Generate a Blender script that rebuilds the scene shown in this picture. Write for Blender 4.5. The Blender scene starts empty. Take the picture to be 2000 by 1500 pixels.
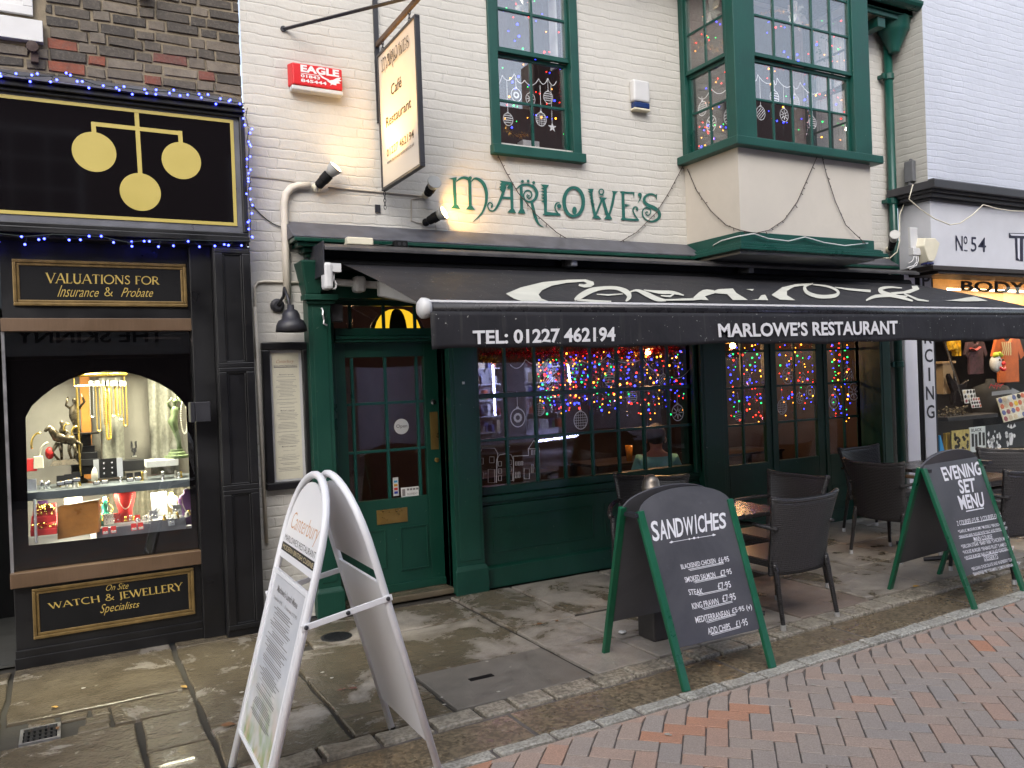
import bpy, bmesh, math, random
from mathutils import Vector as V, Matrix
from mathutils.geometry import tessellate_polygon
random.seed(11)
S = bpy.context.scene
C = S.collection
rad = math.radians

# ------------------------------------------------------------------ camera
CAMZ = 1.7
FPX, IW, IH = 1600.0, 2000, 1500            # focal length in pixels of the 2000x1500 photograph
yaw, pit, rol = rad(28.52), rad(-.37), rad(-2.16)
FW = V((math.sin(yaw)*math.cos(pit), math.cos(yaw)*math.cos(pit), math.sin(pit)))
_r0 = V((math.cos(yaw), -math.sin(yaw), 0)); _u0 = _r0.cross(FW)
RT = _r0*math.cos(rol) + _u0*math.sin(rol)
UP = _u0*math.cos(rol) - _r0*math.sin(rol)
CAM = V((0, 0, CAMZ))
cd = bpy.data.cameras.new('camera'); cam = bpy.data.objects.new('camera', cd); C.objects.link(cam)
cam.matrix_world = Matrix(((RT.x, UP.x, -FW.x, 0), (RT.y, UP.y, -FW.y, 0), (RT.z, UP.z, -FW.z, CAMZ), (0, 0, 0, 1)))
cd.sensor_width = 36; cd.lens = 36*FPX/IW; cd.clip_start = .05; cd.clip_end = 500
S.camera = cam

# ------------------------------------------------------------------ light
SUN_EL, SUN_ROT = rad(38), rad(215)
w = bpy.data.worlds.new('World'); S.world = w; w.use_nodes = True
wn = w.node_tree.nodes; wl = w.node_tree.links
bg = wn['Background']
sky = wn.new('ShaderNodeTexSky'); sky.sky_type = 'NISHITA'; sky.sun_disc = False
sky.sun_elevation = SUN_EL; sky.sun_rotation = SUN_ROT; sky.air_density = 1.0; sky.dust_density = 3.0; sky.ozone_density = 1.0
hs = wn.new('ShaderNodeHueSaturation'); hs.inputs['Saturation'].default_value = .55
wl.new(sky.outputs[0], hs.inputs['Color']); wl.new(hs.outputs[0], bg.inputs['Color'])
bg.inputs['Strength'].default_value = .14
sl = bpy.data.lights.new('overcast_sun', 'SUN'); sl.energy = .55; sl.angle = rad(50); sl.color = (1, .985, .97)
so = bpy.data.objects.new('overcast_sun', sl); C.objects.link(so)
so.rotation_euler = (rad(50), 0, rad(-18)); so.location = (0, -5, 12)
S.view_settings.view_transform = 'Standard'; S.view_settings.look = 'None'
S.view_settings.exposure = 1.4; S.view_settings.gamma = 1
S.cycles.use_denoising = True
S.cycles.max_bounces = 8; S.cycles.transparent_max_bounces = 24
S.cycles.caustics_reflective = False; S.cycles.caustics_refractive = False
S.cycles.sample_clamp_indirect = 6

# ------------------------------------------------------------------ measuring: a pixel of the photo on a plane of the place
def ray(x, y): return FW + RT*((x-IW/2)/FPX) - UP*((y-IH/2)/FPX)
class Plane:
    def __init__(s, O, U, W):
        s.O = V(O); s.U = V(U).normalized(); s.W = V(W); s.W = (s.W - s.U*s.W.dot(s.U)).normalized(); s.N = s.U.cross(s.W)
    def uv(s, x, y):
        d = ray(x, y); t = (s.O-CAM).dot(s.N)/d.dot(s.N); p = CAM + d*t - s.O
        return p.dot(s.U), p.dot(s.W)
    def pt(s, u, v, d=0): return s.O + s.U*u + s.W*v + s.N*d
    def px(s, x, y, d=0): return s.pt(*s.uv(x, y), d)
    def rc(s, x0, y0, x1, y1):
        a = s.uv(x0, y0); b = s.uv(x1, y1)
        return min(a[0], b[0]), min(a[1], b[1]), max(a[0], b[0]), max(a[1], b[1])
def FY(Y): return Plane((0, Y, 0), (1, 0, 0), (0, 0, 1))         # parallel to the fronts
def FX(X): return Plane((X, 0, 0), (0, -1, 0), (0, 0, 1))        # at right angles to them, seen from the left
GR = Plane((0, 0, 0), (1, 0, 0), (0, 1, 0))
def G(x, y): u = GR.uv(x, y); return u
YW = 6.05
WALL = FY(YW)

# ------------------------------------------------------------------ materials
def hexc(h):
    h = h.lstrip('#'); o = []
    for i in (0, 2, 4):
        c = int(h[i:i+2], 16)/255
        o.append(c/12.92 if c <= .04045 else ((c+.055)/1.055)**2.4)
    return tuple(o)
def col(c): return hexc(c) if isinstance(c, str) else c
def c4(c, k=1): return tuple(min(1, max(0, x*k)) for x in c) + (1,)
class NT:
    def __init__(s, name):
        s.m = bpy.data.materials.new(name); s.m.use_nodes = True; s.t = s.m.node_tree; s.n = s.t.nodes
        s.b = s.n['Principled BSDF']; s.out = s.n['Material Output']
    def new(s, typ, **k):
        n = s.n.new('ShaderNode'+typ)
        for a, b in k.items(): setattr(n, a, b)
        return n
    def link(s, a, b): s.t.links.new(a, b)
    def coord(s, kind='Object', scale=None, rot=None):
        tc = s.new('TexCoord'); o = tc.outputs[kind]
        if scale or rot:
            mp = s.new('Mapping'); s.link(o, mp.inputs[0])
            if scale: mp.inputs['Scale'].default_value = scale
            if rot: mp.inputs['Rotation'].default_value = rot
            o = mp.outputs[0]
        return o
    def noise(s, vec, scale, detail=4, rough=.6, dist=0):
        n = s.new('TexNoise'); n.inputs['Scale'].default_value = scale; n.inputs['Detail'].default_value = detail
        n.inputs['Roughness'].default_value = rough; n.inputs['Distortion'].default_value = dist
        if vec is not None: s.link(vec, n.inputs['Vector'])
        return n.outputs[0]
    def ramp(s, fac, a, b, lo=0, hi=1):
        r = s.new('MapRange'); r.inputs[1].default_value = a; r.inputs[2].default_value = b
        r.inputs[3].default_value = lo; r.inputs[4].default_value = hi; s.link(fac, r.inputs[0]); return r.outputs[0]
    def mix(s, fac, a, b, mode='MIX'):
        m = s.new('Mix', data_type='RGBA', blend_type=mode)
        for i, x in ((0, fac), (6, a), (7, b)):
            if isinstance(x, (int, float)): m.inputs[i].default_value = x
            elif isinstance(x, tuple): m.inputs[i].default_value = x if len(x) == 4 else x+(1,)
            else: s.link(x, m.inputs[i])
        return m.outputs[2]
    def math(s, op, a, b=0):
        m = s.new('Math', operation=op)
        for i, x in ((0, a), (1, b)):
            if isinstance(x, (int, float)): m.inputs[i].default_value = x
            else: s.link(x, m.inputs[i])
        return m.outputs[0]
    def bump(s, h, strength=.3, dist=.01, prev=None):
        b = s.new('Bump'); b.inputs['Strength'].default_value = strength; b.inputs['Distance'].default_value = dist
        s.link(h, b.inputs['Height'])
        if prev is not None: s.link(prev, b.inputs['Normal'])
        return b.outputs[0]
    def set(s, **k):
        names = dict(color='Base Color', rough='Roughness', metal='Metallic', normal='Normal', spec='Specular IOR Level', coat='Coat Weight', emit='Emission Color', es='Emission Strength', alpha='Alpha')
        for a, x in k.items():
            i = s.b.inputs[names[a]]
            if isinstance(x, (int, float)): i.default_value = x
            elif isinstance(x, tuple): i.default_value = x if len(x) == 4 else x+(1,)
            else: s.link(x, i)
        return s.m
_mats = {}
def mat(name, c, rough=.5, metal=0, var=.12, scale=6, bump=.0, bscale=60, spec=.5, rvar=.1, coat=0, dirt=0):
    if name in _mats: return _mats[name]
    c = col(c); t = NT(name); co = t.coord()
    n1 = t.noise(co, scale, 5); n2 = t.noise(co, bscale, 3)
    cc = t.mix(t.ramp(n1, .3, .7), c4(c, 1-var), c4(c, 1+var))
    if dirt:
        n3 = t.noise(co, 2.2, 6, .7, .4)
        cc = t.mix(t.ramp(n3, .52, .75, 0, dirt), cc, c4(tuple(x*.35+.012 for x in c)))
    k = dict(color=cc, rough=t.ramp(n1, .3, .7, max(.02, rough-rvar), min(1, rough+rvar)), metal=metal, spec=spec, coat=coat)
    if bump: k['normal'] = t.bump(n2, bump, .004)
    t.set(**k); _mats[name] = t.m; return t.m
def emis(name, c, st):
    if name in _mats: return _mats[name]
    t = NT(name); t.set(color=c4(col(c)), emit=c4(col(c)), es=st, rough=.4); _mats[name] = t.m; return t.m
def paint_wear(name, c, rough=.38, chip=(.30, .29, .25), amt=.68, var=.18):
    """gloss paint on old timber: brush grain, dust, a few chips"""
    if name in _mats: return _mats[name]
    c = col(c); t = NT(name); co = t.coord()
    g = t.noise(t.coord(scale=(30, 30, 3)), 3, 4); n = t.noise(co, 3, 5); ch = t.noise(co, 26, 5, .75, .6)
    base = t.mix(t.ramp(n, .3, .7), c4(c, 1-var), c4(c, 1+var))
    base = t.mix(t.ramp(g, .45, .8, 0, .25), base, c4(tuple(x*1.6+.003 for x in c)))
    base = t.mix(t.ramp(ch, amt, amt+.03), base, c4(chip))
    nm = t.bump(g, .12, .004); nm = t.bump(ch, .12, .003, nm)
    t.set(color=base, rough=t.ramp(n, .3, .7, rough-.1, rough+.14), normal=nm); _mats[name] = t.m; return t.m
def painted_brick(name, c, swap=False, dirtc=(.33, .32, .24), rnd=.5, k=1.0):
    """old brickwork under many coats of paint: wavy courses, joints that come and go"""
    t = NT(name); c = col(c); co = t.coord()
    sep = t.new('SeparateXYZ'); t.link(co, sep.inputs[0]); X = sep.outputs[1 if swap else 0]; Z = sep.outputs[2]
    w1 = t.noise(co, 1.1, 2); w2 = t.noise(co, 9, 3)
    zc = t.math('ADD', t.math('DIVIDE', Z, .0742), t.math('ADD', t.math('MULTIPLY', w1, .9), t.math('MULTIPLY', w2, .42)))
    row = t.math('FLOOR', zc); f = t.math('FRACT', zc)
    wn_ = t.new('TexWhiteNoise', noise_dimensions='1D'); t.link(row, wn_.inputs['W'])
    uc = t.math('ADD', t.math('DIVIDE', X, .20), t.math('ADD', t.math('MULTIPLY', wn_.outputs[0], .6), t.math('ADD', t.math('MULTIPLY', row, .5), t.math('MULTIPLY', w2, .3))))
    ub = t.math('FLOOR', uc); fu = t.math('FRACT', uc)
    wb = t.new('TexWhiteNoise', noise_dimensions='2D'); cb = t.new('CombineXYZ'); t.link(row, cb.inputs[0]); t.link(ub, cb.inputs[1]); t.link(cb.outputs[0], wb.inputs['Vector'])
    def groove(v, p): return t.math('SUBTRACT', 1, t.math('POWER', t.math('ABSOLUTE', t.math('SUBTRACT', t.math('MULTIPLY', v, 2), 1)), p))
    fh = t.ramp(t.noise(co, 2.6, 4, .6), .34, .62, .25, 1); fv = t.ramp(t.noise(co, 3.4, 4, .6), .36, .62, .2, 1)
    n1 = t.noise(co, 1.3, 6, .7); n2 = t.noise(co, 15, 5, .6); n3 = t.noise(co, 70, 3)
    gh = t.math('MULTIPLY', groove(f, 7), fh); gv = t.math('MULTIPLY', groove(fu, 16), fv)
    h = t.math('ADD', t.math('MULTIPLY', t.math('MINIMUM', gh, t.math('ADD', gv, t.math('SUBTRACT', 1, fv))), 1.0), t.math('MULTIPLY', wb.outputs[0], rnd))
    h = t.math('ADD', h, t.math('ADD', t.math('MULTIPLY', n2, .9), t.math('MULTIPLY', n3, .12)))
    nm = t.bump(h, .6*k, .0085)
    cc = t.mix(t.ramp(n1, .3, .7), c4(c, .92), c4(c, 1.03))
    cc = t.mix(t.ramp(t.noise(co, 5, 8, .8), .62, .8, 0, .35), cc, c4(dirtc))
    cc = t.mix(t.math('MULTIPLY', t.math('SUBTRACT', 1, groove(f, 9)), .05), cc, c4(dirtc))
    t.set(color=cc, rough=.62, normal=nm, spec=.35); return t.m
def glass(name, tint=(1, 1, 1), refl=1.0, rough=0):
    t = NT(name); t.n.remove(t.b)
    tr = t.new('BsdfTransparent'); tr.inputs[0].default_value = c4(tint)
    gl = t.new('BsdfGlossy'); gl.inputs['Roughness'].default_value = rough; gl.inputs[0].default_value = (1, 1, 1, 1)
    ge = t.new('NewGeometry'); dt = t.new('VectorMath', operation='DOT_PRODUCT'); t.link(ge.outputs['Normal'], dt.inputs[0]); t.link(ge.outputs['Incoming'], dt.inputs[1])
    k = t.math('POWER', t.math('SUBTRACT', 1, t.math('ABSOLUTE', dt.outputs['Value'])), 5)      # Schlick, the same from both sides
    fr = t.math('ADD', .04*refl, t.math('MULTIPLY', k, .96))
    mx = t.new('MixShader'); t.link(fr, mx.inputs[0]); t.link(tr.outputs[0], mx.inputs[1]); t.link(gl.outputs[0], mx.inputs[2])
    t.link(mx.outputs[0], t.out.inputs[0]); return t.m

# ------------------------------------------------------------------ mesh helpers
ORG = {}
def tag(o, label=None, cat=None, group=None, kind=None):
    if label: o['label'] = label
    if cat: o['category'] = cat
    if group: o['group'] = group
    if kind: o['kind'] = kind
    return o
def th(name, label, cat, loc=(0, 0, 0), group=None):
    o = bpy.data.objects.new(name, None); C.objects.link(o); o.location = loc; o.empty_display_size = .1
    ORG[o] = V(loc); return tag(o, label, cat, group)
class Map:
    """drawing coordinates -> the place; every stroke lies .15 mm above the one before it"""
    def __init__(s, fn, d=.003): s.fn = fn; s.d = d
    def __call__(s, x, y): return s.fn(x, y, s.d)
    def step(s): s.d += .00015
def pxmap(pl, x0=0, y0=0, k=1, d=.003): return Map(lambda x, y, dd: pl.px(x0+x*k, y0+y*k, dd), d)
def uvmap(pl, u0=0, v0=0, ku=1, kv=1, d=.003): return Map(lambda x, y, dd: pl.pt(u0+x*ku, v0+y*kv, dd), d)
def _step(mp):
    if isinstance(mp, Map): mp.step()
class MB:
    def __init__(s): s.v = []; s.f = []; s.fa = []; s.attr = 0.0
    def add(s, vs, fs):
        k = len(s.v); s.v += [tuple(p) for p in vs]
        for f in fs: s.f.append([k+i for i in f]); s.fa.append(s.attr)
        return s
    def hexa(s, p): return s.add(p, [(0, 3, 2, 1), (4, 5, 6, 7), (0, 1, 5, 4), (1, 2, 6, 5), (2, 3, 7, 6), (3, 0, 4, 7)])
    def box(s, x0, x1, y0, y1, z0, z1):
        return s.hexa([(x0, y0, z0), (x1, y0, z0), (x1, y1, z0), (x0, y1, z0), (x0, y0, z1), (x1, y0, z1), (x1, y1, z1), (x0, y1, z1)])
    def rect(s, pl, r, d0, d1):
        u0, v0, u1, v1 = r
        return s.hexa([pl.pt(u0, v0, d0), pl.pt(u1, v0, d0), pl.pt(u1, v1, d0), pl.pt(u0, v1, d0), pl.pt(u0, v0, d1), pl.pt(u1, v0, d1), pl.pt(u1, v1, d1), pl.pt(u0, v1, d1)])
    def frame(s, pl, r, w, d0, d1, wt=None, wb=None):
        u0, v0, u1, v1 = r; wt = w if wt is None else wt; wb = w if wb is None else wb
        s.rect(pl, (u0, v0, u1, v0+wb), d0, d1); s.rect(pl, (u0, v1-wt, u1, v1), d0, d1)
        s.rect(pl, (u0, v0+wb, u0+w, v1-wt), d0, d1); s.rect(pl, (u1-w, v0+wb, u1, v1-wt), d0, d1); return s
    def slab(s, pl, uvs, d0, d1):
        n = len(uvs); tri = tessellate_polygon([[V((a, b, 0)) for a, b in uvs]])
        a = [pl.pt(u, v, d0) for u, v in uvs]; b = [pl.pt(u, v, d1) for u, v in uvs]
        fs = [tuple(t) for t in tri] + [tuple(i+n for i in t) for t in tri] + [(i, (i+1) % n, (i+1) % n+n, i+n) for i in range(n)]
        return s.add(a+b, fs)
    def poly(s, mp, pts):
        _step(mp); tri = tessellate_polygon([[V((a, b, 0)) for a, b in pts]])
        return s.add([mp(*p) for p in pts], [tuple(t) for t in tri])
    def rib(s, mp, pts, w=None, closed=False, smooth=0):
        """a flat painted stroke; pts are (x, y[, width])"""
        _step(mp)
        P = [tuple(p) if len(p) == 3 else (p[0], p[1], w) for p in pts]
        if smooth and len(P) > 2:
            Q = []
            n = len(P); rng = range(n if closed else n-1)
            for i in rng:
                p0 = P[(i-1) % n] if (closed or i > 0) else P[i]; p1 = P[i]; p2 = P[(i+1) % n]; p3 = P[(i+2) % n] if (closed or i+2 < n) else p2
                for k in range(smooth):
                    t = k/smooth
                    Q.append(tuple(.5*((2*b)+(-a+c)*t+(2*a-5*b+4*c-d)*t*t+(-a+3*b-3*c+d)*t**3) for a, b, c, d in zip(p0, p1, p2, p3)))
            if not closed: Q.append(P[-1])
            P = Q
        n = len(P); vs = []
        for i, (x, y, ww) in enumerate(P):
            a = P[i-1] if (i > 0 or closed) else P[i]; b = P[(i+1) % n] if (i < n-1 or closed) else P[i]
            dx, dy = b[0]-a[0], b[1]-a[1]; L = math.hypot(dx, dy) or 1
            nx, ny = -dy/L*ww/2, dx/L*ww/2
            vs += [mp(x+nx, y+ny), mp(x-nx, y-ny)]
        m = n if closed else n-1
        return s.add(vs, [(2*i, 2*i+1, (2*i+3) % (2*n), (2*i+2) % (2*n)) for i in range(m)])
    def disc(s, mp, cx, cy, rx, ry=None, n=20):
        ry = ry or rx; _step(mp)
        return s.add([mp(cx, cy)]+[mp(cx+rx*math.cos(2*math.pi*i/n), cy+ry*math.sin(2*math.pi*i/n)) for i in range(n)], [(0, i+1, (i+1) % n+1) for i in range(n)])
    def tube(s, pts, r, seg=8, cap=True, flat=1):
        pts = [V(p) for p in pts]; n = len(pts); rs = r if isinstance(r, (list, tuple)) else [r]*n
        vs = []; up = None
        for i, p in enumerate(pts):
            d = (pts[min(i+1, n-1)]-pts[max(i-1, 0)]).normalized()
            if up is None:
                up = V((0, 0, 1)) if abs(d.z) < .9 else V((1, 0, 0))
            a = d.cross(up)
            if a.length < 1e-4: a = d.cross(V((0, 1, 0)))
            a.normalize(); b = a.cross(d).normalized(); up = b
            for k in range(seg):
                t = 2*math.pi*k/seg; vs.append(p + a*math.cos(t)*rs[i] + b*math.sin(t)*rs[i]*flat)
        fs = [(i*seg+k, i*seg+(k+1) % seg, (i+1)*seg+(k+1) % seg, (i+1)*seg+k) for i in range(n-1) for k in range(seg)]
        if cap: fs += [tuple(range(seg))[::-1], tuple((n-1)*seg+k for k in range(seg))]
        return s.add(vs, fs)
    def lathe(s, prof, o=(0, 0, 0), ax=(0, 0, 1), seg=20):
        o = V(o); ax = V(ax).normalized(); a = ax.cross(V((0, 0, 1)) if abs(ax.z) < .9 else V((1, 0, 0))).normalized(); b = ax.cross(a)
        vs = [o+ax*h+(a*math.cos(2*math.pi*k/seg)+b*math.sin(2*math.pi*k/seg))*max(r, 1e-4) for r, h in prof for k in range(seg)]
        n = len(prof)
        return s.add(vs, [(i*seg+k, i*seg+(k+1) % seg, (i+1)*seg+(k+1) % seg, (i+1)*seg+k) for i in range(n-1) for k in range(seg)] + [tuple(range(seg))[::-1], tuple((n-1)*seg+k for k in range(seg))])
    def sph(s, c, r, seg=10, sq=(1, 1, 1)):
        n = max(4, seg//2+1); c = V(c); vs = [c+V((0, 0, r*sq[2]))]
        for i in range(1, n):
            t = math.pi*i/n
            vs += [c+V((r*sq[0]*math.sin(t)*math.cos(2*math.pi*k/seg), r*sq[1]*math.sin(t)*math.sin(2*math.pi*k/seg), r*sq[2]*math.cos(t))) for k in range(seg)]
        vs.append(c-V((0, 0, r*sq[2]))); L = len(vs)-1
        fs = [(0, 1+k, 1+(k+1) % seg) for k in range(seg)]
        for i in range(n-2): fs += [(1+i*seg+k, 1+(i+1)*seg+k, 1+(i+1)*seg+(k+1) % seg, 1+i*seg+(k+1) % seg) for k in range(seg)]
        fs += [(L, 1+(n-2)*seg+(k+1) % seg, 1+(n-2)*seg+k) for k in range(seg)]
        return s.add(vs, fs)
    def grid(s, fn, nu, nv, thick=None):
        vs = [fn(i/nu, j/nv) for j in range(nv+1) for i in range(nu+1)]
        return s.add(vs, [(j*(nu+1)+i, j*(nu+1)+i+1, (j+1)*(nu+1)+i+1, (j+1)*(nu+1)+i) for j in range(nv) for i in range(nu)])
    def build(s, name, m, parent=None, bevel=0, smooth=False, recalc=True, solid=0, subd=0, label=None, cat=None, group=None, kind=None):
        me = bpy.data.meshes.new(name)
        if parent is not None: org = ORG[parent]
        else:
            xs = list(zip(*s.v)); org = V(((min(xs[0])+max(xs[0]))/2, (min(xs[1])+max(xs[1]))/2, min(xs[2])))
            if kind == 'structure': org = V((0, 0, 0))
        me.from_pydata([(a-org.x, b-org.y, c-org.z) for a, b, c in s.v], [], s.f)
        if any(s.fa):
            at = me.attributes.new('tone', 'FLOAT', 'FACE'); at.data.foreach_set('value', s.fa)
        if recalc:
            bm = bmesh.new(); bm.from_mesh(me); bmesh.ops.recalc_face_normals(bm, faces=bm.faces); bm.to_mesh(me); bm.free()
        me.materials.append(m)
        o = bpy.data.objects.new(name, me); C.objects.link(o)
        if parent is not None: o.parent = parent
        else: o.location = org
        ORG[o] = org
        if smooth: me.shade_smooth()
        if solid: md = o.modifiers.new('Solidify', 'SOLIDIFY'); md.thickness = solid; md.offset = 0
        if subd: md = o.modifiers.new('Subsurf', 'SUBSURF'); md.levels = subd; md.render_levels = subd
        if bevel: md = o.modifiers.new('Bevel', 'BEVEL'); md.width = bevel; md.segments = 2; md.limit_method = 'ANGLE'; md.angle_limit = rad(40)
        return tag(o, label, cat, group, kind)
def glyphs(s, bold=0, shear=0):
    cu = bpy.data.curves.new('txt', 'FONT'); cu.body = s; cu.offset = bold; cu.shear = shear; cu.resolution_u = 3; cu.size = 1
    ob = bpy.data.objects.new('txt', cu); C.objects.link(ob)
    dg = bpy.context.evaluated_depsgraph_get(); dg.update()
    me = bpy.data.meshes.new_from_object(ob.evaluated_get(dg))
    vs = [(v.co.x, v.co.y) for v in me.vertices]; fs = [tuple(p.vertices) for p in me.polygons]
    bpy.data.objects.remove(ob); bpy.data.curves.remove(cu); bpy.data.meshes.remove(me)
    if not vs: return [], []
    x0 = min(a for a, b in vs); x1 = max(a for a, b in vs); y0 = min(b for a, b in vs); y1 = max(b for a, b in vs)
    return [((a-x0)/(x1-x0), (b-y0)/max(1e-6, y1-y0)) for a, b in vs], fs
def text(mb, pl, r, s, d=.003, bold=0, shear=0):
    """write s so that its ink fills the rectangle r=(u0,v0,u1,v1) of the plane"""
    vs, fs = glyphs(s, bold, shear); u0, v0, u1, v1 = r
    return mb.add([pl.pt(u0+(u1-u0)*a, v0+(v1-v0)*b, d) for a, b in vs], fs)
def textq(mb, pl, px, s, d=.003, bold=0, shear=0):
    """same, in a quadrilateral given by four photo corners TL TR BR BL"""
    q = [pl.uv(*p) for p in px]; vs, fs = glyphs(s, bold, shear)
    def m(a, b):
        u = (q[3][0]*(1-a)+q[2][0]*a)*(1-b)+(q[0][0]*(1-a)+q[1][0]*a)*b
        v = (q[3][1]*(1-a)+q[2][1]*a)*(1-b)+(q[0][1]*(1-a)+q[1][1]*a)*b
        return pl.pt(u, v, d)
    return mb.add([m(a, b) for a, b in vs], fs)
# a roman letter with serifs, drawn as strokes (for the gilded signs)
def arc(cx, cy, rx, ry, a0, a1, n=12): return [(cx+rx*math.cos(rad(a0+(a1-a0)*i/n)), cy+ry*math.sin(rad(a0+(a1-a0)*i/n))) for i in range(n+1)]
TK, TN = .125, .055
ROM = {
 'A': (.82, [(TN, [(.03, 0), (.4, 1)], 1), (TK, [(.41, 1), (.78, 0)], 2), (TN, [(.17, .36), (.62, .36)], 0)]),
 'C': (.80, [(TK*.8, arc(.47, .5, .42, .5, 55, 305), 0)]),
 'E': (.56, [(TK, [(.12, 0), (.12, 1)], 3), (TN, [(.12, .975), (.5, .975), (.5, .86)], 0), (TN, [(.12, .5), (.42, .5)], 0), (TN, [(.12, .025), (.53, .025), (.54, .15)], 0)]),
 'F': (.54, [(TK, [(.12, 0), (.12, 1)], 3), (TN, [(.12, .975), (.5, .975), (.5, .86)], 0), (TN, [(.12, .5), (.42, .5)], 0)]),
 'H': (.82, [(TK, [(.12, 0), (.12, 1)], 3), (TK, [(.7, 0), (.7, 1)], 3), (TN, [(.12, .5), (.7, .5)], 0)]),
 'I': (.26, [(TK, [(.13, 0), (.13, 1)], 3)]),
 'J': (.34, [(TK, [(.2, 1), (.2, .0), (.1, -.18)], 1)]),
 'L': (.55, [(TK, [(.12, 0), (.12, 1)], 3), (TN, [(.12, .025), (.52, .025), (.54, .17)], 0)]),
 'N': (.86, [(TN, [(.12, 0), (.12, 1)], 1), (TK, [(.1, 1), (.74, 0)], 1), (TN, [(.74, 0), (.74, 1)], 2)]),
 'O': (.94, [(TK*.8, arc(.47, .5, .42, .48, 0, 360, 24), 0)]),
 'R': (.68, [(TK, [(.12, 0), (.12, 1)], 3), (TN*1.4, [(.12, .97), (.34, .97)]+arc(.34, .74, .2, .23, 90, -90, 8)+[(.12, .51)], 0), (TK, [(.3, .5), (.66, 0)], 2)]),
 'S': (.54, [(TK*.75, [(.46, .84), (.38, .96), (.24, .97), (.11, .86), (.1, .72), (.22, .57), (.38, .44), (.47, .28), (.44, .12), (.3, .02), (.15, .04), (.07, .18)], 0)]),
 'T': (.72, [(TK, [(.36, 0), (.36, 1)], 1), (TN, [(.05, .84), (.06, .975), (.66, .975), (.67, .84)], 0)]),
 'U': (.80, [(TK, [(.14, 1), (.14, .35), (.18, .15), (.28, .04), (.4, .01), (.54, .04), (.63, .15), (.66, .35)], 1), (TN, [(.66, .3), (.66, 1)], 2)]),
 'V': (.80, [(TK, [(.04, 1), (.42, 0)], 1), (TN, [(.4, 0), (.76, 1)], 2)]),
 'W': (1.15, [(TK, [(.04, 1), (.36, 0)], 1), (TN, [(.35, 0), (.6, 1)], 2), (TK, [(.56, 1), (.84, 0)], 0), (TN, [(.83, 0), (1.11, 1)], 2)]),
 'Y': (.72, [(TK, [(.03, 1), (.36, .45)], 1), (TN, [(.36, .45), (.69, 1)], 2), (TK, [(.36, .48), (.36, 0)], 2)]),
 '&': (.84, [(TK*.7, [(.8, .52), (.7, .3), (.5, .08), (.3, .0), (.12, .08), (.08, .25), (.2, .42), (.42, .6), (.5, .78), (.42, .95), (.28, .96), (.2, .82), (.28, .62), (.5, .35), (.8, .01)], 0)]),
 ' ': (.36, []),
}
def roman(mb, pl, quad, s, d=.003, k=1.15):
    q = [pl.uv(*p) for p in quad]; W = sum(ROM[c][0]+.05 for c in s)
    def mp0(x, y, d):
        a = x/W; b = y
        u = (q[3][0]*(1-a)+q[2][0]*a)*(1-b)+(q[0][0]*(1-a)+q[1][0]*a)*b
        v = (q[3][1]*(1-a)+q[2][1]*a)*(1-b)+(q[0][1]*(1-a)+q[1][1]*a)*b
        return pl.pt(u, v, d)
    x = 0
    for c in s:
        w0, st = ROM[c]
        mp = Map(lambda a, b, dd, x=x: mp0(x+a, b, dd), d)
        for t, p, sf in st:
            mb.rib(mp, p, t*k)
            for bit, e in ((1, p[0]), (2, p[-1])):
                if sf & bit: mb.rib(mp, [(e[0]-.11, e[1]+(.02 if e[1] < .5 else -.02)), (e[0]+.11, e[1]+(.02 if e[1] < .5 else -.02))], .045)
        x += w0+.05
    return mb
def lerp(a, b, t): return a+(b-a)*t
def sag(a, b, drop, n=14, bias=0):
    a = V(a); b = V(b)
    return [a.lerp(b, i/n) - V((0, 0, drop*4*(i/n)*(1-i/n))) for i in range(n+1)]
# ------------------------------------------------------------------ shared materials
GREEN = (.0030, .054, .041)
M_green = paint_wear('green_gloss_paint', GREEN, .34, amt=.735)
M_greenw = paint_wear('green_worn_paint', GREEN, .42, chip=(.34, .33, .28), amt=.69)
M_bgreen = paint_wear('board_green_paint', (.006, .10, .048), .33, chip=(.3, .42, .33), amt=.70)
M_black = paint_wear('black_gloss_paint', (.006, .006, .007), .36, chip=(.16, .15, .14), amt=.75)
M_blackd = mat('matt_black', (.006, .006, .0065), .6, bump=.15, spec=.2)
M_iron = mat('black_iron', (.022, .022, .027), .45, bump=.2, bscale=80)
M_brown = paint_wear('brown_timber', (.105, .064, .036), .45, chip=(.03, .02, .015), amt=.70)
M_gold = mat('gilded', (.60, .44, .12), .38, .35, var=.08)
M_goldf = mat('gold_moulding', (.19, .125, .045), .4, .45, var=.25, scale=14)
M_emblem = mat('gold_vinyl', (.46, .37, .095), .5, 0, var=.04)
M_grey = mat('grey_metal_trim', (.16, .165, .19), .35, .3)
M_white = mat('white_paint', (.56, .56, .56), .4, var=.05, dirt=.12)
M_whitem = mat('white_powder_coat', (.76, .76, .78), .3, var=.015, rvar=.02)
M_cream = mat('cream_plastic', (.64, .60, .47), .45, var=.07, dirt=.15)
M_lead = mat('lead_flashing', (.10, .102, .118), .5, .3, var=.35, scale=9, bump=.35, bscale=22)
M_brass = mat('brass', (.48, .31, .10), .32, .85, var=.15)
M_silver = mat('silver', (.7, .7, .7), .25, 1)
M_alu = mat('aluminium', (.55, .55, .57), .35, .9)
M_lett = mat('white_lettering', (.70, .70, .72), .6, var=.04)
M_ink = mat('black_ink', (.012, .012, .014), .6)
M_greyink = mat('grey_print', (.17, .16, .155), .7)
M_darkroom = mat('dark_room', (.030, .019, .017), .8, var=.4, scale=2)
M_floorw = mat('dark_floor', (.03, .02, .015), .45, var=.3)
M_glass = glass('window_glass')
M_glass2 = glass('shop_glass', (.97, .98, .97))
M_glassd = glass('door_glass', (.8, .8, .8), 1.0)
M_sticker = mat('white_window_vinyl', (.80, .80, .82), .7)
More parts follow.
